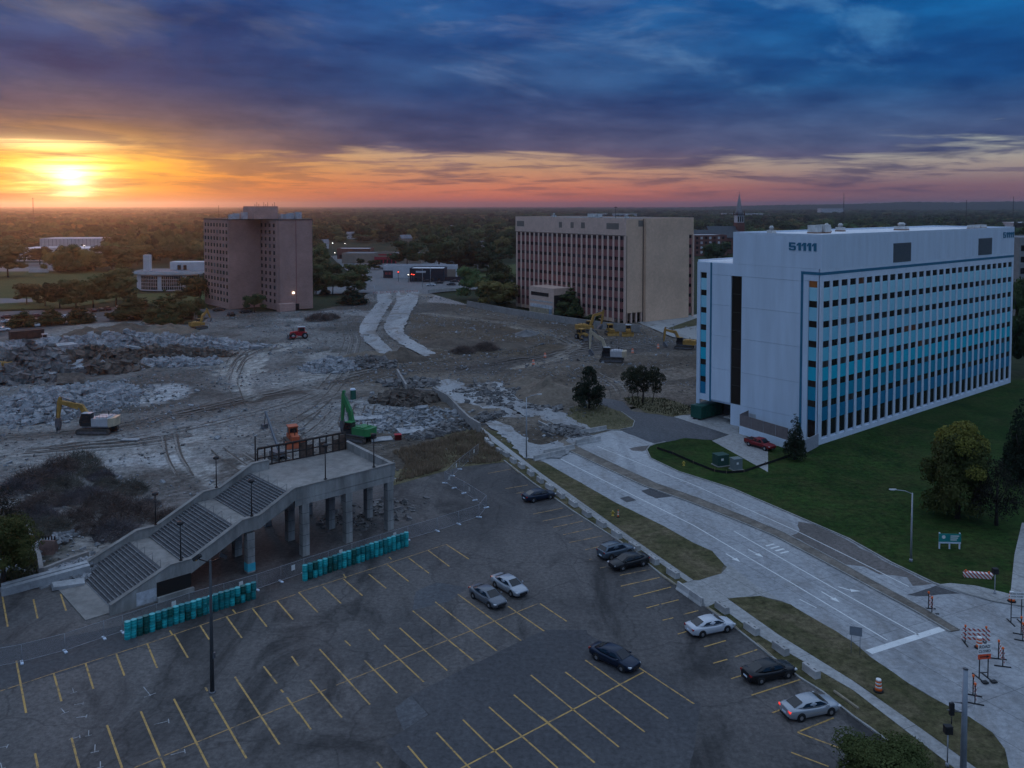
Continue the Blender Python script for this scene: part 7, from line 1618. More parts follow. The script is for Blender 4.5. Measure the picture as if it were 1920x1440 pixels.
def flat_block(name, label, cat, px, ang, L_, D_, H_, wall, roof, z=-.3, parapet=.5):
    p = G(*px, z); t = thing(name, label, cat, p, ang); MB().box(0, 0, 0, L_, D_, H_).build('wall', wall, t); MB().box(.3, .3, H_, L_ - .3, D_ - .3, H_ + .1).build('roof', roof, t)
    for a in ((0, 0, L_, .3), (0, D_ - .3, L_, D_), (0, .3, .3, D_ - .3), (L_ - .3, .3, L_, D_ - .3)): MB().box(a[0], a[1], H_, a[2], a[3], H_ + parapet).build('parapet', wall, t)
    return t
bb = flat_block('store_building', 'long low white store building behind the left trees', 'store', (30, 490), R(8), 62, 40, 9, M_FWHITE, M_ROOF)
MB().box(24, -3, 0, 36, -.01, 10.5).build('entrance_bay', M_FWHITE, bb); MB().lathe([(1.3, 0), (1.3, .1)], 18).build('round_logo', M_TRIM, bb).matrix_local = T(30, -3.01, 7.6) @ Matrix.Rotation(R(90), 4, 'X'); MB().box(25.5, -3.08, .1, 34.5, -3.001, 3.2).build('glass_doors', M_GLASS, bb)
for k in range(7): MB().box(2 + k * 3, -.06, 1, 4.2 + k * 3, -.001, 3).build('window', M_GLASS, bb)
b2 = flat_block('warehouse_building', 'long ribbed white warehouse roof behind the white store', 'warehouse', (75, 476), R(4), 52, 30, 13, M_FWHITE, M_ROOF)
for k in range(16): MB().box(1 + k * 3.2, -.15, 6, 1.3 + k * 3.2, -.001, 13).build('wall_rib', M_FROOF, b2)
sw = MB().box(0, 0, 0, 12, .4, 2.4).build('boundary_wall', M_FWHITE); sw.location = G(54, 511, -.06); sw.rotation_euler.z = R(3); tag(sw, 'short white boundary wall on the far lawn', 'wall')
# pavilion with a curved glazed front
pv = thing('pavilion_building', 'round fronted white pavilion with a tall white chimney slab', 'pavilion', G(312, 545, -.05), 0)
def arc(r, a0, a1, n, c=(0, 0)): return [(c[0] + r * math.cos(R(a0 + (a1 - a0) * k / n)), c[1] + r * math.sin(R(a0 + (a1 - a0) * k / n))) for k in range(n + 1)]
fr = arc(26, 232, 308, 16, (0, 24)); PVH = 8.0
MB().prism(fr + [(17, 20), (-17, 20)], 0, PVH).build('wall', M_FWHITE, pv)
MB().prism(arc(27.4, 228, 312, 16, (0, 24)) + [(19, 22), (-19, 22)], PVH + .001, PVH + 1.3).build('roof_fascia', M_FWHITE, pv); MB().prism(arc(27.0, 229, 311, 16, (0, 24)) + [(18, 21), (-18, 21)], PVH + 1.3, PVH + 1.4).build('roof', M_FROOF, pv)
MB().prism(arc(16, 235, 305, 10, (6, 26)) + [(15, 20), (-3, 20)], PVH + 1.401, PVH + 5.4).build('upper_storey', M_FWHITE, pv)
MB().box(-12.5, 3, 0, -9.5, 6, 17.5).build('chimney_slab', M_FWHITE, pv)
for k in range(16):
    a0 = 236 + k * 4.4
    if k in (0, 6, 12): continue
    q = arc(26.08, a0, a0 + 3.9, 1, (0, 24)); w = MB(); w.quad((*q[0], .6), (*q[1], .6), (*q[1], 7.3), (*q[0], 7.3)); wn = w.build('window', M_GLASS, pv)
    for z in (2.2, 3.9, 5.6): q2 = arc(26.16, a0, a0 + 3.9, 1, (0, 24)); m = MB(); m.quad((*q2[0], z), (*q2[1], z), (*q2[1], z + .18), (*q2[0], z + .18)); m.build('glazing_bar', M_FWHITE, wn)
    q2 = arc(26.17, a0 + 1.8, a0 + 2.15, 1, (0, 24)); m = MB(); m.quad((*q2[0], .6), (*q2[1], .6), (*q2[1], 7.3), (*q2[0], 7.3)); m.build('glazing_bar', M_FWHITE, wn)
for x in (2, 5): MB().box(x, 9.3, PVH + 1.6, x + 1.4, 11, PVH + 4).build('door', M_GLASS, pv)
# navy building, red fronted store
nb = flat_block('shop_building', 'dark navy flat roofed building at the far street corner', 'shop', (768, 529), R(-3), 19, 14, 7.2, M_NAVY, M_ROOF)
MB().box(3.5, -.08, 5.2, 9, -.001, 6.2).build('sign_band', M_FWHITE, nb); MB().box(2.6, -.06, .1, 4.2, -.001, 2.4).build('door', M_GLASS, nb)
for x in (6, 12, 15.5): MB().box(x, -.06, 1, x + 1.6, -.001, 2.6).build('window', M_GLASS, nb)
nb2 = flat_block('shop_building', 'long low white and brick shop behind the navy building', 'shop', (719, 522), R(-2), 42, 12, 7.0, M_FWHITE, M_FROOF)
MB().box(-.05, -.1, 0, 5.5, -.001, 4.6).build('dark_shopfront', M_NAVY, nb2); MB().box(33.5, -.1, 0, 41.9, -.001, 5.5).build('brick_front', M_FTAN, nb2)
for x in (1, 3): MB().box(x, -.16, 2.2, x + 1.4, -.101, 3.6).build('poster', mat('red_poster', (.25, .04, .05), .6, .2), nb2)
wf = MB().box(0, 0, 0, 34, .25, 2.4).build('boundary_fence', M_NAVY); wf.location = G(810, 527, -.06); wf.rotation_euler.z = R(3); tag(wf, 'long dark screen fence right of the navy building', 'fence')
rs_ = flat_block('store_building', 'low tan store with a bright red front across the far street', 'store', (641, 494), R(-3), 58, 22, 7.0, M_FTAN, M_FROOF)
MB().box(24, -.6, 0, 40, -.01, 5.0).build('red_front', mat('red_store_front', (.38, .03, .045), .6, .1), rs_); MB().slab([(23, -.7, 5.01), (41, -.7, 5.01), (41, -.7, 7.6), (32, -.7, 9.2), (23, -.7, 7.6)], (0, .6, 0)).build('gable_front', M_FTAN, rs_); MB().box(27, -.8, 6.0, 37, -.71, 7.0).build('sign_lettering', P_MRED, rs_)
for k in range(5): MB().box(25 + k * 3, -.68, .2, 27.2 + k * 3, -.601, 3).build('window', M_GLASS, rs_)
rs3 = flat_block('store_building', 'red brick shop with a pale roof left of the tan store', 'store', (632, 486), R(-3), 26, 16, 8.0, M_FBRICK, M_ROOF); MB().box(2, -.1, 1, 20, -.001, 3.5).build('shop_window', M_GLASS, rs3)
# church
ch = thing('church_building', 'red brick church with a pale pointed spire beyond the white office', 'church', G(1385, 474, -.3), R(10))
MB().slab([(-30, -9, 0), (-30, 9, 0), (-30, 9, 14), (-30, 0, 23), (-30, -9, 14)], (27, 0, 0)).build('nave_wall', M_FBRICK, ch); rf = MB()
for s in (-1, 1): rf.slab([(-30.5, s * 9.6, 13.6), (-2.5, s * 9.6, 13.6), (-2.5, 0, 23.4), (-30.5, 0, 23.4)], (0, 0, .5))
rf.build('nave_roof', M_SLATE, ch); MB().slab([(-46, -11, 0), (-46, 5, 0), (-46, 5, 12), (-46, -3, 20), (-46, -11, 12)], (15.5, 0, 0)).build('transept_wall', M_FBRICK, ch); rf = MB()
for s in (-1, 1): rf.slab([(-46.5, -3 + s * 8.6, 11.6), (-30.6, -3 + s * 8.6, 11.6), (-30.6, -3, 20.4), (-46.5, -3, 20.4)], (0, 0, .5))
rf.build('transept_roof', M_SLATE, ch)
MB().box(-3.6, -3.6, 0, 3.6, 3.6, 27).build('tower_wall', M_FBRICK, ch); MB().box(-3.2, -3.2, 27, 3.2, 3.2, 33.5).build('belfry', M_FWHITE, ch)
for k in range(3): MB().box(-2.6 + k * 2, -3.4, 27.6, -1.4 + k * 2, -3.201, 32.5).build('belfry_opening', M_GLASS, ch)
sp = MB().lathe([(4.4, 33.5), (2.9, 37), (.15, 53)], 8); sp.build('spire', mat('spire_slate', (.20, .19, .20), .8, .15, .5), ch)
for s in ((-1, -1), (1, -1), (1, 1), (-1, 1)): MB().lathe([(.8, 33.5), (.05, 38)], 6, (s[0] * 3.4, s[1] * 3.4, 0)).build('pinnacle', M_FBRICK, ch)
MB().tube([(0, 0, 53), (0, 0, 55.5)], .12, 5).build('finial', M_STEEL, ch)
for k in range(5): MB().box(-27 + k * 4.6, -9.1, 4, -25.2 + k * 4.6, -9.001, 11).build('window', M_GLASS, ch)
# building at the right edge behind the white office
rb_ = flat_block('office_wing', 'grey concrete office with strip windows behind the right end of the white office', 'building', (1908, 600), R(20), 40, 20, 30, mat('grey_precast', (.26, .25, .24), .85, .1, .4), M_FROOF)
for j in range(6):
    for k in range(14): MB().box(.8 + k * 2.8, -.1, 25.5 - j * 4.2, 2.8 + k * 2.8, -.001, 27.6 - j * 4.2).build('window', M_GLASS, rb_)
ib = flat_block('apartment_block', 'pale flat roofed block between the brown office and the church', 'building', (1302, 480), R(15), 30, 25, 17, M_FBRICK, M_FWHITE)
for j in range(4):
    for k in range(7): MB().box(1.5 + k * 4, -.1, 2 + j * 4, 3.5 + k * 4, -.001, 4 + j * 4).build('window', M_FWHITE if k % 2 else M_GLASS, ib)
# lattice mast and thin towers on the horizon
def lattice(px, d, h, label, w=1.6):
    r = ray(*px); t_ = d / r.y; x, y = r.x * t_, d; t = thing('radio_mast', label, 'mast', (x, y, -.4), 0); f = MB()
    for a in range(3):
        an = 2.1 * a; f.tube([(w * math.cos(an), w * math.sin(an), 0), (.3 * math.cos(an), .3 * math.sin(an), h)], .16, 4)
    n_ = 16
    for k in range(n_):
        z0, z1 = h * k / n_, h * (k + 1) / n_; r0, r1 = w + (.3 - w) * k / n_, w + (.3 - w) * (k + 1) / n_
        for a in range(3): f.tube([(r0 * math.cos(2.1 * a), r0 * math.sin(2.1 * a), z0), (r1 * math.cos(2.1 * a + 2.1), r1 * math.sin(2.1 * a + 2.1), z1)], .10, 4)
    f.build('lattice', mat('dark_mast_steel', (.10, .09, .09), .7, .1), t); MB().box(-.6, -.6, h, .6, .6, h + 1.2).build('beacon', M_STEEL, t)
lattice((1582, 388), 1500, 62, 'tall lattice radio mast on the right horizon'); lattice((62, 388), 1500, 54, 'thin radio mast on the left horizon', 1.0); lattice((1900, 388), 1500, 56, 'lattice tower with a platform at the far right horizon'); lattice((1812, 388), 1500, 50, 'small thin mast on the right horizon', .8)
for i, (px, d, L_, H_, lb) in enumerate((((1130, 392), 2300, 90, 19, 'long pale industrial roof on the horizon above the brown block'), ((1355, 392), 2600, 120, 17, 'long pale shed on the horizon left of the spire'), ((1905, 396), 1250, 50, 17, 'pale roof on the horizon at the far right'), ((1540, 388), 3200, 90, 30, 'grey block on the horizon left of the radio mast'), ((470, 396), 2100, 60, 18, 'pale roof on the horizon beside the brick tower'))):
    r = ray(*px); p = Vector((r.x * d / r.y, d, -.4)); t = thing('industrial_shed', lb, 'shed', p, R(5 * i - 8), 'pale sheds on the horizon'); MB().box(0, 0, 0, L_, 30, H_).build('wall', M_FWHITE, t); MB().box(-1, -1, H_, L_ + 1, 31, H_ + .8).build('roof', M_ROOF, t)
# far signals and street lights
M_REDL = mat('lit_red_lamp', (.8, .05, .04), .4, 0, emit=((1.0, .06, .03), 7.0)); M_WHL = mat('lit_white_lamp', (1, .95, .85), .4, 0, emit=((1.0, .93, .80), 8.0)); M_GRL = mat('lit_green_lamp', (.1, .8, .5), .4, 0, emit=((.15, 1.0, .55), 10.0))
def far_signal(px, h, m, label, r=.45):
    t = thing('traffic_signal', label, 'traffic signal', G(*px, -.05), 0); MB().tube([(0, 0, 0), (0, 0, h)], .12, 6).build('post', M_STEEL, t); MB().box(-.35, -.2, h - .9, .35, .2, h + .5).build('signal_head', M_TRIM, t); MB().lathe([(.05, -.12), (r, 0), (.05, .12)], 10, (0, -.35, h)).build('signal_lamp', m, t)
far_signal((747, 528), 5.4, M_REDL, 'red traffic signal left of the navy building'); far_signal((772, 530), 4.6, M_REDL, 'red traffic signal before the navy building'); far_signal((776, 530), 4.4, M_REDL, 'second red signal beside the first before the navy building', .4); far_signal((766, 530), 4.4, M_WHL, 'small white signal lamp before the navy building', .3)
far_signal((603, 478), 6.0, M_GRL, 'green traffic signal far along the street'); far_signal((624, 484), 12, M_WHL, 'white lit shop light far along the street', .6); far_signal((628, 486), 5.0, M_WHL, 'lower white light far along the street', .4); far_signal((647, 482), 11, M_WHL, 'lit lamp above the brick shop roof', .5); far_signal((159, 498), 14, M_WHL, 'bright lamp before the white warehouse', .7); far_signal((236, 496), 11, M_WHL, 'bright lamp in the trees left of the pavilion chimney', .55)
def far_pole(px, h, label): 
    t = thing('street_pole', label, 'street lamp', G(*px, -.05), 0, 'thin poles along the far street'); MB().tube([(0, 0, 0), (0, 0, h)], [.14, .09], 6).build('post', M_GALV, t); MB().tube([(0, 0, h - .1), (-1.6, 0, h + .2)], .06, 5).build('arm', M_GALV, t); MB().box(-2.2, -.15, h + .12, -1.5, .15, h + .26).build('lamp_head', M_GALV, t)
far_pole((792, 539), 9.5, 'pole with an arm in front of the navy building'); far_pole((807, 537), 10, 'pole just right of the armed one by the navy building'); far_pole((896, 525), 8.5, 'thin pole at the end of the dark screen fence'); far_pole((916, 524), 8, 'right one of the two poles by the green lawn'); far_pole((702, 560), 6, 'short pole at the left side of the stripped road'); far_pole((851, 520), 9, 'pole in the trees behind the dark screen fence')
# far barricades at the junction
for k in range(7):
    p = (704 + k * 12.5, 552 - k * .5); t = thing('road_barricade', '%s small striped barricade from the left in the line closing the far junction' % ORD[k], 'barricade', G(*p, .0), R(4), 'barricades at the far junction')
    for z in (.5, 1.0): MB().box(-1.2, -.05, z, 1.2, .05, z + .32).build('striped_board', M_RWS, t)
    for s in (-1, 1): MB().box(s * .9 - .06, -.3, 0, s * .9 + .06, .3, .1).build('foot', M_TRIM, t); MB().box(s * .9 - .05, .051, .101, s * .9 + .05, .12, 1.4).build('post', M_TRIM, t)
lw = thing('concrete_barrier', 'long pale barrier wall along the far cross street', 'barrier', (0, 0, 0)); 
W_ = gl([(803, 549), (850, 545), (905, 541), (965, 533)])
for a, b in zip(W_, W_[1:]):
    n_s = int((b - a).length / 6)
    for k in range(n_s): wallbox(a.lerp(b, k / n_s), a.lerp(b, (k + 1) / n_s - .01), -.1, 1.5, .5, M_BLOCK, 'barrier_section', lw)
# ================================================================= heaps, rubble, brush
M_RUB = mat('pale_rubble', (.25, .255, .265), .9, .35, .8, coord='pos', mott=(3, .25)); M_RUBD = mat('dark_rubble', (.14, .133, .13), .95, .5, .7, coord='pos', mott=(3, .3)); M_RUBB = mat('brown_debris', (.095, .078, .066), .95, .5, .8, coord='pos', mott=(3, .3))
M_SOILB = mat('brown_heap_soil', (.10, .079, .062), .98, .25, .3, coord='pos', mott=(1.5, .3), bump=.8, bscale=1.5); M_SOILT = mat('tan_heap_soil', (.155, .125, .097), .98, .25, .3, coord='pos', mott=(1.5, .3), bump=.8, bscale=1.5); M_SOILG = mat('grey_heap_soil', (.15, .147, .147), .98, .3, .4, coord='pos', mott=(2, .35), bump=.8, bscale=2)
def heap_h(x, y, rx, ry, h, seed):
    q = math.hypot(x / rx, y / ry); base = max(0, 1 - q) ** .8
    return h * base * (1 + .55 * noise.noise(Vector((x * .35 + seed, y * .35, seed)))) + (.25 * h * noise.noise(Vector((x * 1.1, y * 1.1 + seed, 1))) * base if q < 1 else 0)
def heap(px, rx, ry, h, m, label, ang=0.0, seed=0.0, name='dirt_mound'):
    p = G(*px); z0 = tz(p.x, p.y) - .35; b = MB(); n, k = 30, 12; b.v.append((0, 0, heap_h(0, 0, rx, ry, h, seed) + .3))
    for i in range(1, k + 1):
        f = i / k * 1.06
        for j in range(n):
            a = 2 * math.pi * j / n; wob = 1 + .22 * noise.noise(Vector((math.cos(a) * 1.4 + seed, math.sin(a) * 1.4, 3))); x, y = rx * f * wob * math.cos(a), ry * f * wob * math.sin(a)
            b.v.append((x, y, heap_h(x / wob, y / wob, rx, ry, h, seed) + .3 if f < 1.0 else 0.0))
    for j in range(n): b.f.append((0, 1 + j, 1 + (j + 1) % n)); b.sm.append(True)
    for i in range(k - 1):
        for j in range(n): a = 1 + i * n + j; c = 1 + i * n + (j + 1) % n; b.f.append((a, a + n, c + n, c)); b.sm.append(True)
    o = b.build(name, m, fix=False); o.location = (p.x, p.y, z0); o.rotation_euler.z = ang; return tag(o, label, 'heap', 'heaps of soil on the site')
CHV = [(-1, -1, -1), (1, -1, -1), (1, 1, -1), (-1, 1, -1), (-1, -1, 1), (1, -1, 1), (1, 1, 1), (-1, 1, 1)]; CHF = [(3, 2, 1, 0), (4, 5, 6, 7), (0, 1, 5, 4), (1, 2, 6, 5), (2, 3, 7, 6), (3, 0, 4, 7)]
def chunk(b, p, s, rng, flat=.6):
    e = Matrix.Rotation(rng.uniform(0, 6.28), 3, 'Z') @ Matrix.Rotation(rng.gauss(0, .35), 3, 'X') @ Matrix.Rotation(rng.gauss(0, .35), 3, 'Y'); n = len(b.v)
    sx, sy, s_z = s * rng.uniform(.6, 1.6), s * rng.uniform(.5, 1.0), s * flat * rng.uniform(.4, 1)
    for v in CHV:
        q = e @ Vector((v[0] * sx * rng.uniform(.75, 1.05), v[1] * sy * rng.uniform(.75, 1.05), v[2] * s_z)); b.v.append((p[0] + q.x, p[1] + q.y, p[2] + q.z))
    for f in CHF: b.f.append(tuple(n + i for i in f)); b.sm.append(False)
def rubble(px, rx, ry, h, n, size, m, label, ang=0.0, seed=1, under=None, sl=0):
    rng = random.Random(seed); b = MB(); p0 = G(*px); ca, sa = math.cos(ang), math.sin(ang)
    for k in range(n):
        r = math.sqrt(rng.random()) * (1 if rng.random() < .85 else 1.25); a = rng.uniform(0, 6.28); x, y = rx * r * math.cos(a), ry * r * math.sin(a)
        wx, wy = p0.x + x * ca - y * sa, p0.y + x * sa + y * ca; s = size * (.28 + rng.expovariate(1.35)); s = min(s, size * 3)
        if k % 45 == 0: s = size * rng.uniform(2.6, 4.2)
        chunk(b, (wx, wy, tz(wx, wy) + heap_h(x, y, rx, ry, h, seed) + s * .15), s, rng)
    o = b.build('rubble', m, fix=False); tag(o, label, kind='stuff')
    if under: heap(px, rx * .98, ry * .98, h, under, label.replace('rubble', 'soil under the rubble')[:70], ang, seed)
    return o
rubble((112, 757), 14, 18, 2.2, 6000, .27, M_RUB, 'wide bed of pale crushed concrete rubble around the yellow excavator', R(-12), 3)
rubble((45, 703), 15, 13, 6.2, 2800, .45, M_RUBD, 'dark mixed demolition rubble heap at the left edge', 0, 4, M_SOILG)
rubble((170, 690), 11, 10, 4.6, 1800, .48, M_RUBB, 'brown demolition rubble around the collapsed slab', 0, 5, M_SOILB)
rubble((230, 652), 36, 8, 3.6, 5000, .38, M_RUB, 'long pale ridge of concrete rubble before the distant mounds', R(5), 6, M_SOILG)
rubble((40, 662), 18, 7, 2.0, 1500, .42, M_RUB, 'pale concrete rubble ridge at the far left', R(5), 16, M_SOILG)
rubble((300, 668), 20, 5, 1.8, 1300, .42, M_RUBB, 'dark strip of debris rubble below the pale ridge', R(4), 17, M_SOILB)
rubble((330, 682), 12, 5, .9, 900, .34, M_RUB, 'pale rubble strip on the soil right of the collapsed slab', R(4), 7)
rubble((622, 688), 7, 7.5, 2.0, 1800, .26, M_RUB, 'grey gravel heap on the soil below the winding road', 0, 8, M_SOILG)
rubble((690, 682), 8, 6, 1.6, 600, .30, M_RUBD, 'mixed rubble beside the end of the stripped road', 0, 9, M_SOILB)
rubble((763, 750), 6.5, 5, 1.7, 900, .36, M_RUBB, 'dark heap of broken debris rubble against the low walls', 0, 10, M_SOILB)
rubble((770, 720), 7, 6, .5, 500, .24, M_RUBD, 'thin rubble scatter above the dark debris heap', 0, 11); rubble((770, 788), 11, 10, .25, 900, .20, M_RUB, 'thin pale rubble scatter right of the green excavator', 0, 12)
rubble((148, 1072), 4.2, 3.0, .9, 700, .16, M_RUB, 'small pale rubble spilled over the stair foot', R(40), 13); rubble((62, 1040), 1.8, 8, .5, 600, .16, M_RUB, 'pale rubble along the low wall left of the stair', R(-15), 14)
rubble((960, 742), 10, 16, .25, 1100, .22, M_RUBD, 'broken rubble scattered on the far ruined carriageway', R(40), 15); rubble((1060, 810), 4, 5, .3, 300, .22, M_RUBD, 'splintered rubble at the end of the ruined median', R(40), 18)
rubble((860, 800), 3, 14, .5, 600, .2, M_RUBD, 'line of small rubble along the foot of the site wall', R(-40), 19); rubble((690, 965), 8, 5, .15, 350, .16, M_RUBD, 'rubble lying in the shade under the raised deck', R(42), 20)
def scatter(n, label, seed, m, s0):
    rng = random.Random(seed); b = MB(); k = 0
    while k < n:
        x, y = rng.uniform(-140, 110), rng.uniform(90, 400)
        if not inpoly(x, y, SITE_W) or noise.noise(Vector((x * .05, y * .05, seed))) < -.05: continue
        s = s0 * (.4 + rng.expovariate(2)); chunk(b, (x, y, tz(x, y) + s * .2), s, rng); k += 1
    tag(b.build('loose_stones', m, fix=False), label, kind='stuff')
scatter(9000, 'loose pale stones strewn over the demolition soil', 31, M_RUB, .15); scatter(6000, 'loose dark clods strewn over the demolition soil', 32, M_RUBD, .13)
for px, rx, ry, h, m, lb, sd_ in [((165, 630), 10, 7, 3.2, M_SOILB, 'dark brown soil mound behind the pale rubble ridge, left', 1.1), ((235, 622), 13, 8, 2.6, M_SOILB, 'wide brown soil mound behind the pale rubble ridge', 2.2), ((310, 622), 11, 7, 2.8, M_SOILT, 'tan soil mound left of the small distant excavator', 3.3), ((752, 672), 7.5, 5.5, 2.8, M_SOILB, 'brown soil mound blocking the stripped road end', 4.4), ((813, 668), 3.2, 2.5, 1.2, M_SOILB, 'small soil mound at the right stripped carriageway end', 5.5),
    ((1030, 742), 8, 12, 3.4, M_SOILT, 'tall tan soil mound left of the pine tree', 6.6), ((992, 722), 7, 7, 1.8, M_SOILT, 'lower tan soil mound beside the tall one', 7.7), ((850, 645), 12, 10, 1.8, M_SOILB, 'low brown mound in the middle of the brown field', 8.8), ((940, 648), 11, 7, 1.2, M_SOILB, 'low brown mound at the right of the brown field', 9.9), ((988, 628), 4, 6, 1.4, M_SOILG, 'pale pointed soil heap on the brown field', 10.1), ((690, 668), 8, 5, 1.8, M_SOILT, 'tan mound left of the stripped road end', 11.2)]: heap(px, rx, ry, h, m, lb, 0, sd_)
rng = random.Random(8)
def slab_at(px, L_, W_, th, ang, tx, ty, zoff, label, m=M_SLAB):
    p = G(*px); b = MB(); k = [(-L_ / 2, -W_ / 2), (L_ / 2 * rng.uniform(.85, 1), -W_ / 2 * rng.uniform(.8, 1)), (L_ / 2, W_ / 2 * rng.uniform(.7, 1)), (L_ * .1, W_ / 2), (-L_ / 2 * rng.uniform(.8, 1), W_ / 2 * rng.uniform(.8, 1))]
    b.prism(k, 0, th); o = b.build('broken_slab', m); o.matrix_basis = T(p.x, p.y, tz(p.x, p.y) + zoff) @ Matrix.Rotation(ang, 4, 'Z') @ Matrix.Rotation(tx, 4, 'X') @ Matrix.Rotation(ty, 4, 'Y'); tag(o, label, 'slab', 'broken slabs on the site')
for a in [((121, 668), 8, 2.6, .5, R(75), R(10), R(4), 3.0, 'large pale slab standing at the top of the collapsed structure'), ((118, 683), 7, 2.0, .5, R(110), R(25), R(-5), 2.4, 'pale slab bent downwards below the large one'), ((136, 700), 11, 1.2, .5, R(-40), R(10), R(6), 2.2, 'long thin beam sloping down right of the bent slab'), ((190, 687), 6, .9, .4, R(-35), R(5), R(8), 3.0, 'thin pale beam lying on the brown debris'), ((250, 668), 5, 1.4, .5, R(60), R(10), R(15), 2.2, 'short slab leaning in the dark debris strip'), ((132, 722), 6, 4.5, .4, R(30), R(24), R(6), 1.2, 'brown wall slab leaning at the foot of the collapsed structure', M_RUBB),
   ((55, 700), 4, 2, .3, R(20), R(5), R(3), 3.2, 'small pale slab on the left rubble heap'), ((30, 715), 6, 1.4, .4, R(5), R(3), R(2), 2.4, 'flat pale slab along the left wall top'), ((95, 712), 3.4, 1.6, .35, R(-30), R(15), R(9), 1.6, 'small slab between the left heap and the bent slab'), ((770, 809), 5.5, 3.6, .15, R(30), R(3), R(2), .12, 'flat grey plate on the soil right of the red box'), ((715, 826), 4, 2.6, .12, R(20), 0, 0, .10, 'flat pale plate right of the green excavator'), ((700, 800), 4.5, 2.4, .12, R(10), 0, 0, .10, 'flat pale plate behind the green excavator'), ((244, 826), 3.2, 1.0, .2, R(3), 0, 0, .12, 'low dark plank on the soil right of the yellow excavator'), ((690, 785), 6, 3, .12, R(15), 0, 0, .10, 'long pale plate below the portable toilet')]: slab_at(*a)
rg = random.Random(15)
for px, n_, lb in (((150, 695), 12, 'jagged broken slab sticking out of the brown debris'), ((55, 700), 10, 'jagged broken slab sticking out of the left rubble heap'), ((230, 655), 9, 'jagged broken slab on the long pale ridge')):
    for k in range(n_): slab_at((px[0] - 45 + 90 * (k + rg.uniform(.1, .9)) / n_, px[1] + rg.uniform(-9, 12)), rg.uniform(2, 5.5), rg.uniform(.7, 2.2), rg.uniform(.25, .5), rg.uniform(0, 6), rg.gauss(0, .5), rg.gauss(0, .4), rg.uniform(1.6, 3.4), ORD[k] + ' ' + lb + ' from the left', rg.choice((M_SLAB, M_RUB, M_RUBD)))
# cut brush heaps
def brush_mesh(seed, n):
    r_ = random.Random(seed); b = MB()
    for k in range(n):
        a = r_.uniform(0, 6.28); q = math.sqrt(r_.random()); x, y = q * math.cos(a), q * math.sin(a); z = .02 + .62 * (1 - q * q) * r_.uniform(.1, 1.15); d = Vector((r_.gauss(0, 1), r_.gauss(0, 1), abs(r_.gauss(0, .8)))).normalized(); l_ = r_.uniform(.15, .5)
        p = Vector((x, y, z)); m_ = p + d * l_ * .5 + rv(r_) * .05; e = p + d * l_ + rv(r_) * .07; e.z = max(e.z, .02); w = r_.uniform(.004, .012)
        b.tube([p, m_, e], [w, w * .7, w * .3], 3, caps=False, smooth=False)
    return b.mesh('twigs')
M_TWIG = [mat('dead_brush_dark', (.085, .075, .08), .95, .6, 1.2), mat('dead_brush_reddish', (.10, .075, .066), .95, .6, 1.2), mat('dead_brush_green_brown', (.085, .08, .066), .95, .6, 1.2)]
BR = [brush_mesh(50 + i, 1300) for i in range(3)]
for me_, m_ in zip(BR, M_TWIG): me_.materials.append(m_)
brl = [(230, 220, 330, 'reddish'), (430, 140, 300, 'upper'), (600, 90, 280, 'topmost'), (760, 180, 200, ''), (480, 250, 260, ''), (650, 300, 240, ''), (980, 270, 260, 'right'), (800, 230, 200, ''), (330, 370, 300, ''), (520, 350, 240, ''), (780, 395, 320, 'middle'), (360, 590, 330, 'lower left'), (560, 490, 260, ''), (650, 590, 220, ''), (960, 490, 420, 'largest'), (1270, 500, 260, 'rightmost'), (870, 620, 340, 'lowest'), (200, 430, 260, 'left'), (380, 190, 260, ''), (120, 280, 300, 'leftmost'), (1100, 390, 200, ''), (700, 150, 240, ''), (300, 480, 260, '')]
rng = random.Random(4)
for i, (x, y, w, nm) in enumerate(sorted(brl)):
    px = (x / 4, 840 + (y + 40) / 4); p = G(*px); s = w / 4 / PPM(p) * .5
    t = thing('brush_heap', '%s heap of cut brush counted from the left beside the stair' % ORD[i], 'brush heap', (p.x, p.y, tz(p.x, p.y) - .1), rng.uniform(0, 6), 'cut brush heaps left of the stair')
    inst('twigs', BR[(1 if nm == 'reddish' else i) % 3], t, Matrix.Diagonal((s, s, s * rng.uniform(.8, 1.15), 1)))
for px, s, lb in (((598, 601), 5, 'reddish brush heap on the soil below the brick tower'), ((620, 598), 3.5, 'small reddish brush heap beside the larger one'), ((910, 655), 4, 'dark scrub heap on the brown field'), ((868, 660), 3.5, 'low scrub heap at the lower edge of the brown field')):
    p = G(*px); t = thing('brush_heap', lb, 'brush heap', (p.x, p.y, tz(p.x, p.y) - .1), 1, 'scrub heaps on the soil'); inst('twigs', BR[1], t, Matrix.Diagonal((s, s, s * .8, 1)))
bk = thing('excavator_bucket', 'rusty toothed excavator bucket standing by the low wall', 'bucket', (*G(90, 1040).xy, -.05), R(-5)); MB().slab([(-.9, -.5, .1), (-.9, .5, 0), (-.9, .7, .9), (-.9, .3, 1.7), (-.9, -.2, 1.8)], (1.8, 0, 0)).build('shell', mat('rusty_bucket_steel', (.16, .10, .085), .8, .3, 1.5), bk)
for k in range(5): MB().box(-.85 + k * .38, .15, 1.801, -.70 + k * .38, .30, 2.25).build('tooth', M_TRIM, bk)
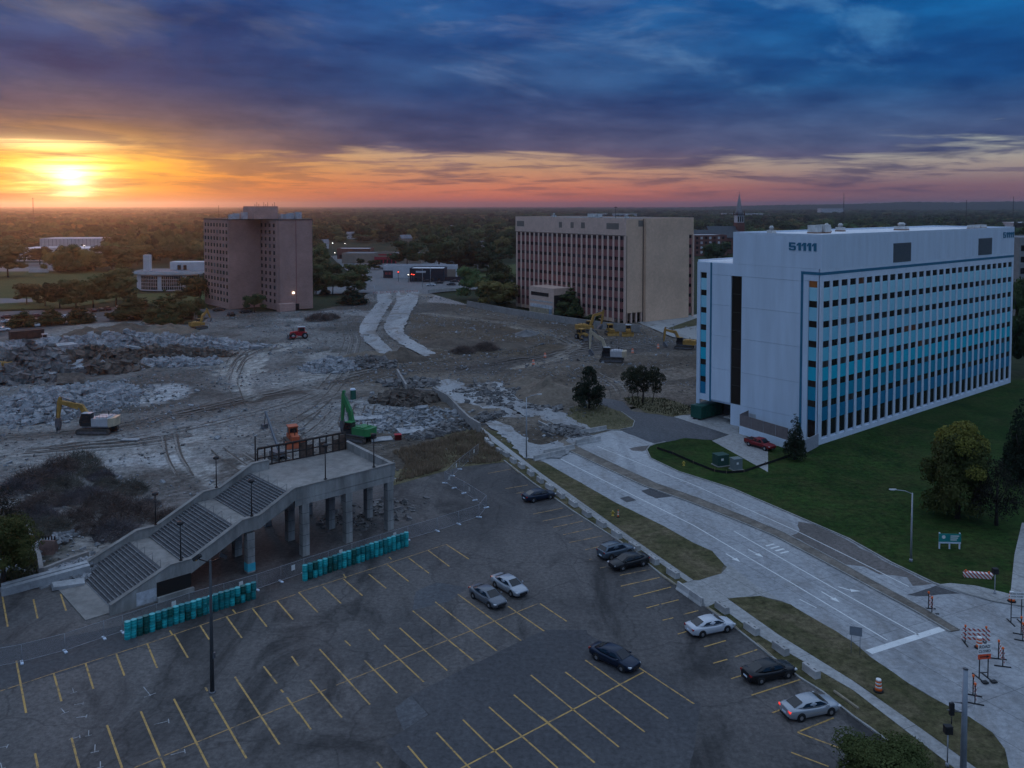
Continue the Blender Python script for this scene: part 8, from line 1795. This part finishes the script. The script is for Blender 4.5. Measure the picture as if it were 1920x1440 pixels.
# tall dry grass
def tufts(poly, n, h, m, label, seed, wid=.05):
    r_ = random.Random(seed); W_ = [(p.x, p.y) for p in gl(poly)]; x0, x1, y0, y1 = min(p[0] for p in W_), max(p[0] for p in W_), min(p[1] for p in W_), max(p[1] for p in W_); b = MB(); k = 0
    while k < n:
        x, y = r_.uniform(x0, x1), r_.uniform(y0, y1)
        if not inpoly(x, y, W_): continue
        k += 1; hh = h * r_.uniform(.5, 1.3) * (.75 + .6 * noise.noise(Vector((x * .25, y * .25, 2)))); z = max(tz(x, y), -.08)
        for q in range(5):
            a = r_.uniform(0, 6.28); l_ = hh * .45; dx, dy = math.cos(a), math.sin(a); w = wid
            b.quad((x - dy * w, y + dx * w, z), (x + dy * w, y - dx * w, z), (x + dx * l_ * r_.uniform(.3, 1), y + dy * l_ * r_.uniform(.3, 1), z + hh))
    tag(b.build('tall_grass', m, fix=False), label, kind='stuff')
DRYP = [(742, 905), (760, 870), (735, 850), (790, 836), (860, 815), (905, 806), (945, 862), (930, 868), (860, 872), (800, 890)]
sheet('dry_grass_ground', [(738, 910), (720, 850), (790, 830), (870, 803), (900, 806), (948, 866), (860, 876)], .02, M_DRYG, 'patch of dry grass ground beside the raised deck')
tufts(DRYP, 4200, .8, leaf_mat('dry_grass_blades', (.17, .145, .085), (.30, .255, .155), .1), 'tall dry grass beside the raised deck', 61, .06)
tufts(isl, 700, .5, bpy.data.materials['dry_grass_blades'], 'dry grass on the pine tree island', 62, .05)
tufts(ZP(960, 560, 4, [(830, 750), (920, 735), (1130, 750), (1330, 805), (1360, 855), (1210, 880), (1050, 855), (900, 805)]), 900, .6, leaf_mat('rough_green_grass_blades', (.04, .05, .025), (.08, .075, .04), .1), 'rough grass under the dark tree clump', 63, .05)
tufts([(-80, 1100), (-80, 960), (30, 960), (60, 1020), (78, 1085)], 2600, .7, bpy.data.materials['rough_green_grass_blades'], 'weeds under the tree at the left edge', 64, .06)
# ================================================================= haze in the air
def haze():
    b = MB(); b.box(-16400, -16400, -1.6, 16400, 16800, 90); o = b.build('haze', None); m = bpy.data.materials.new('thin_evening_haze'); m.use_nodes = True; N = m.node_tree.nodes; L = m.node_tree.links; N.clear()
    v = N.new('ShaderNodeVolumePrincipled'); v.inputs['Color'].default_value = (.92, .94, 1, 1); v.inputs['Density'].default_value = HAZE_DENSITY; v.inputs['Anisotropy'].default_value = .86
    out = N.new('ShaderNodeOutputMaterial'); L.new(v.outputs[0], out.inputs['Volume']); o.data.materials.append(m); tag(o, 'thin evening haze over the plain', kind='stuff')
HAZE_DENSITY = 0.00011
haze()
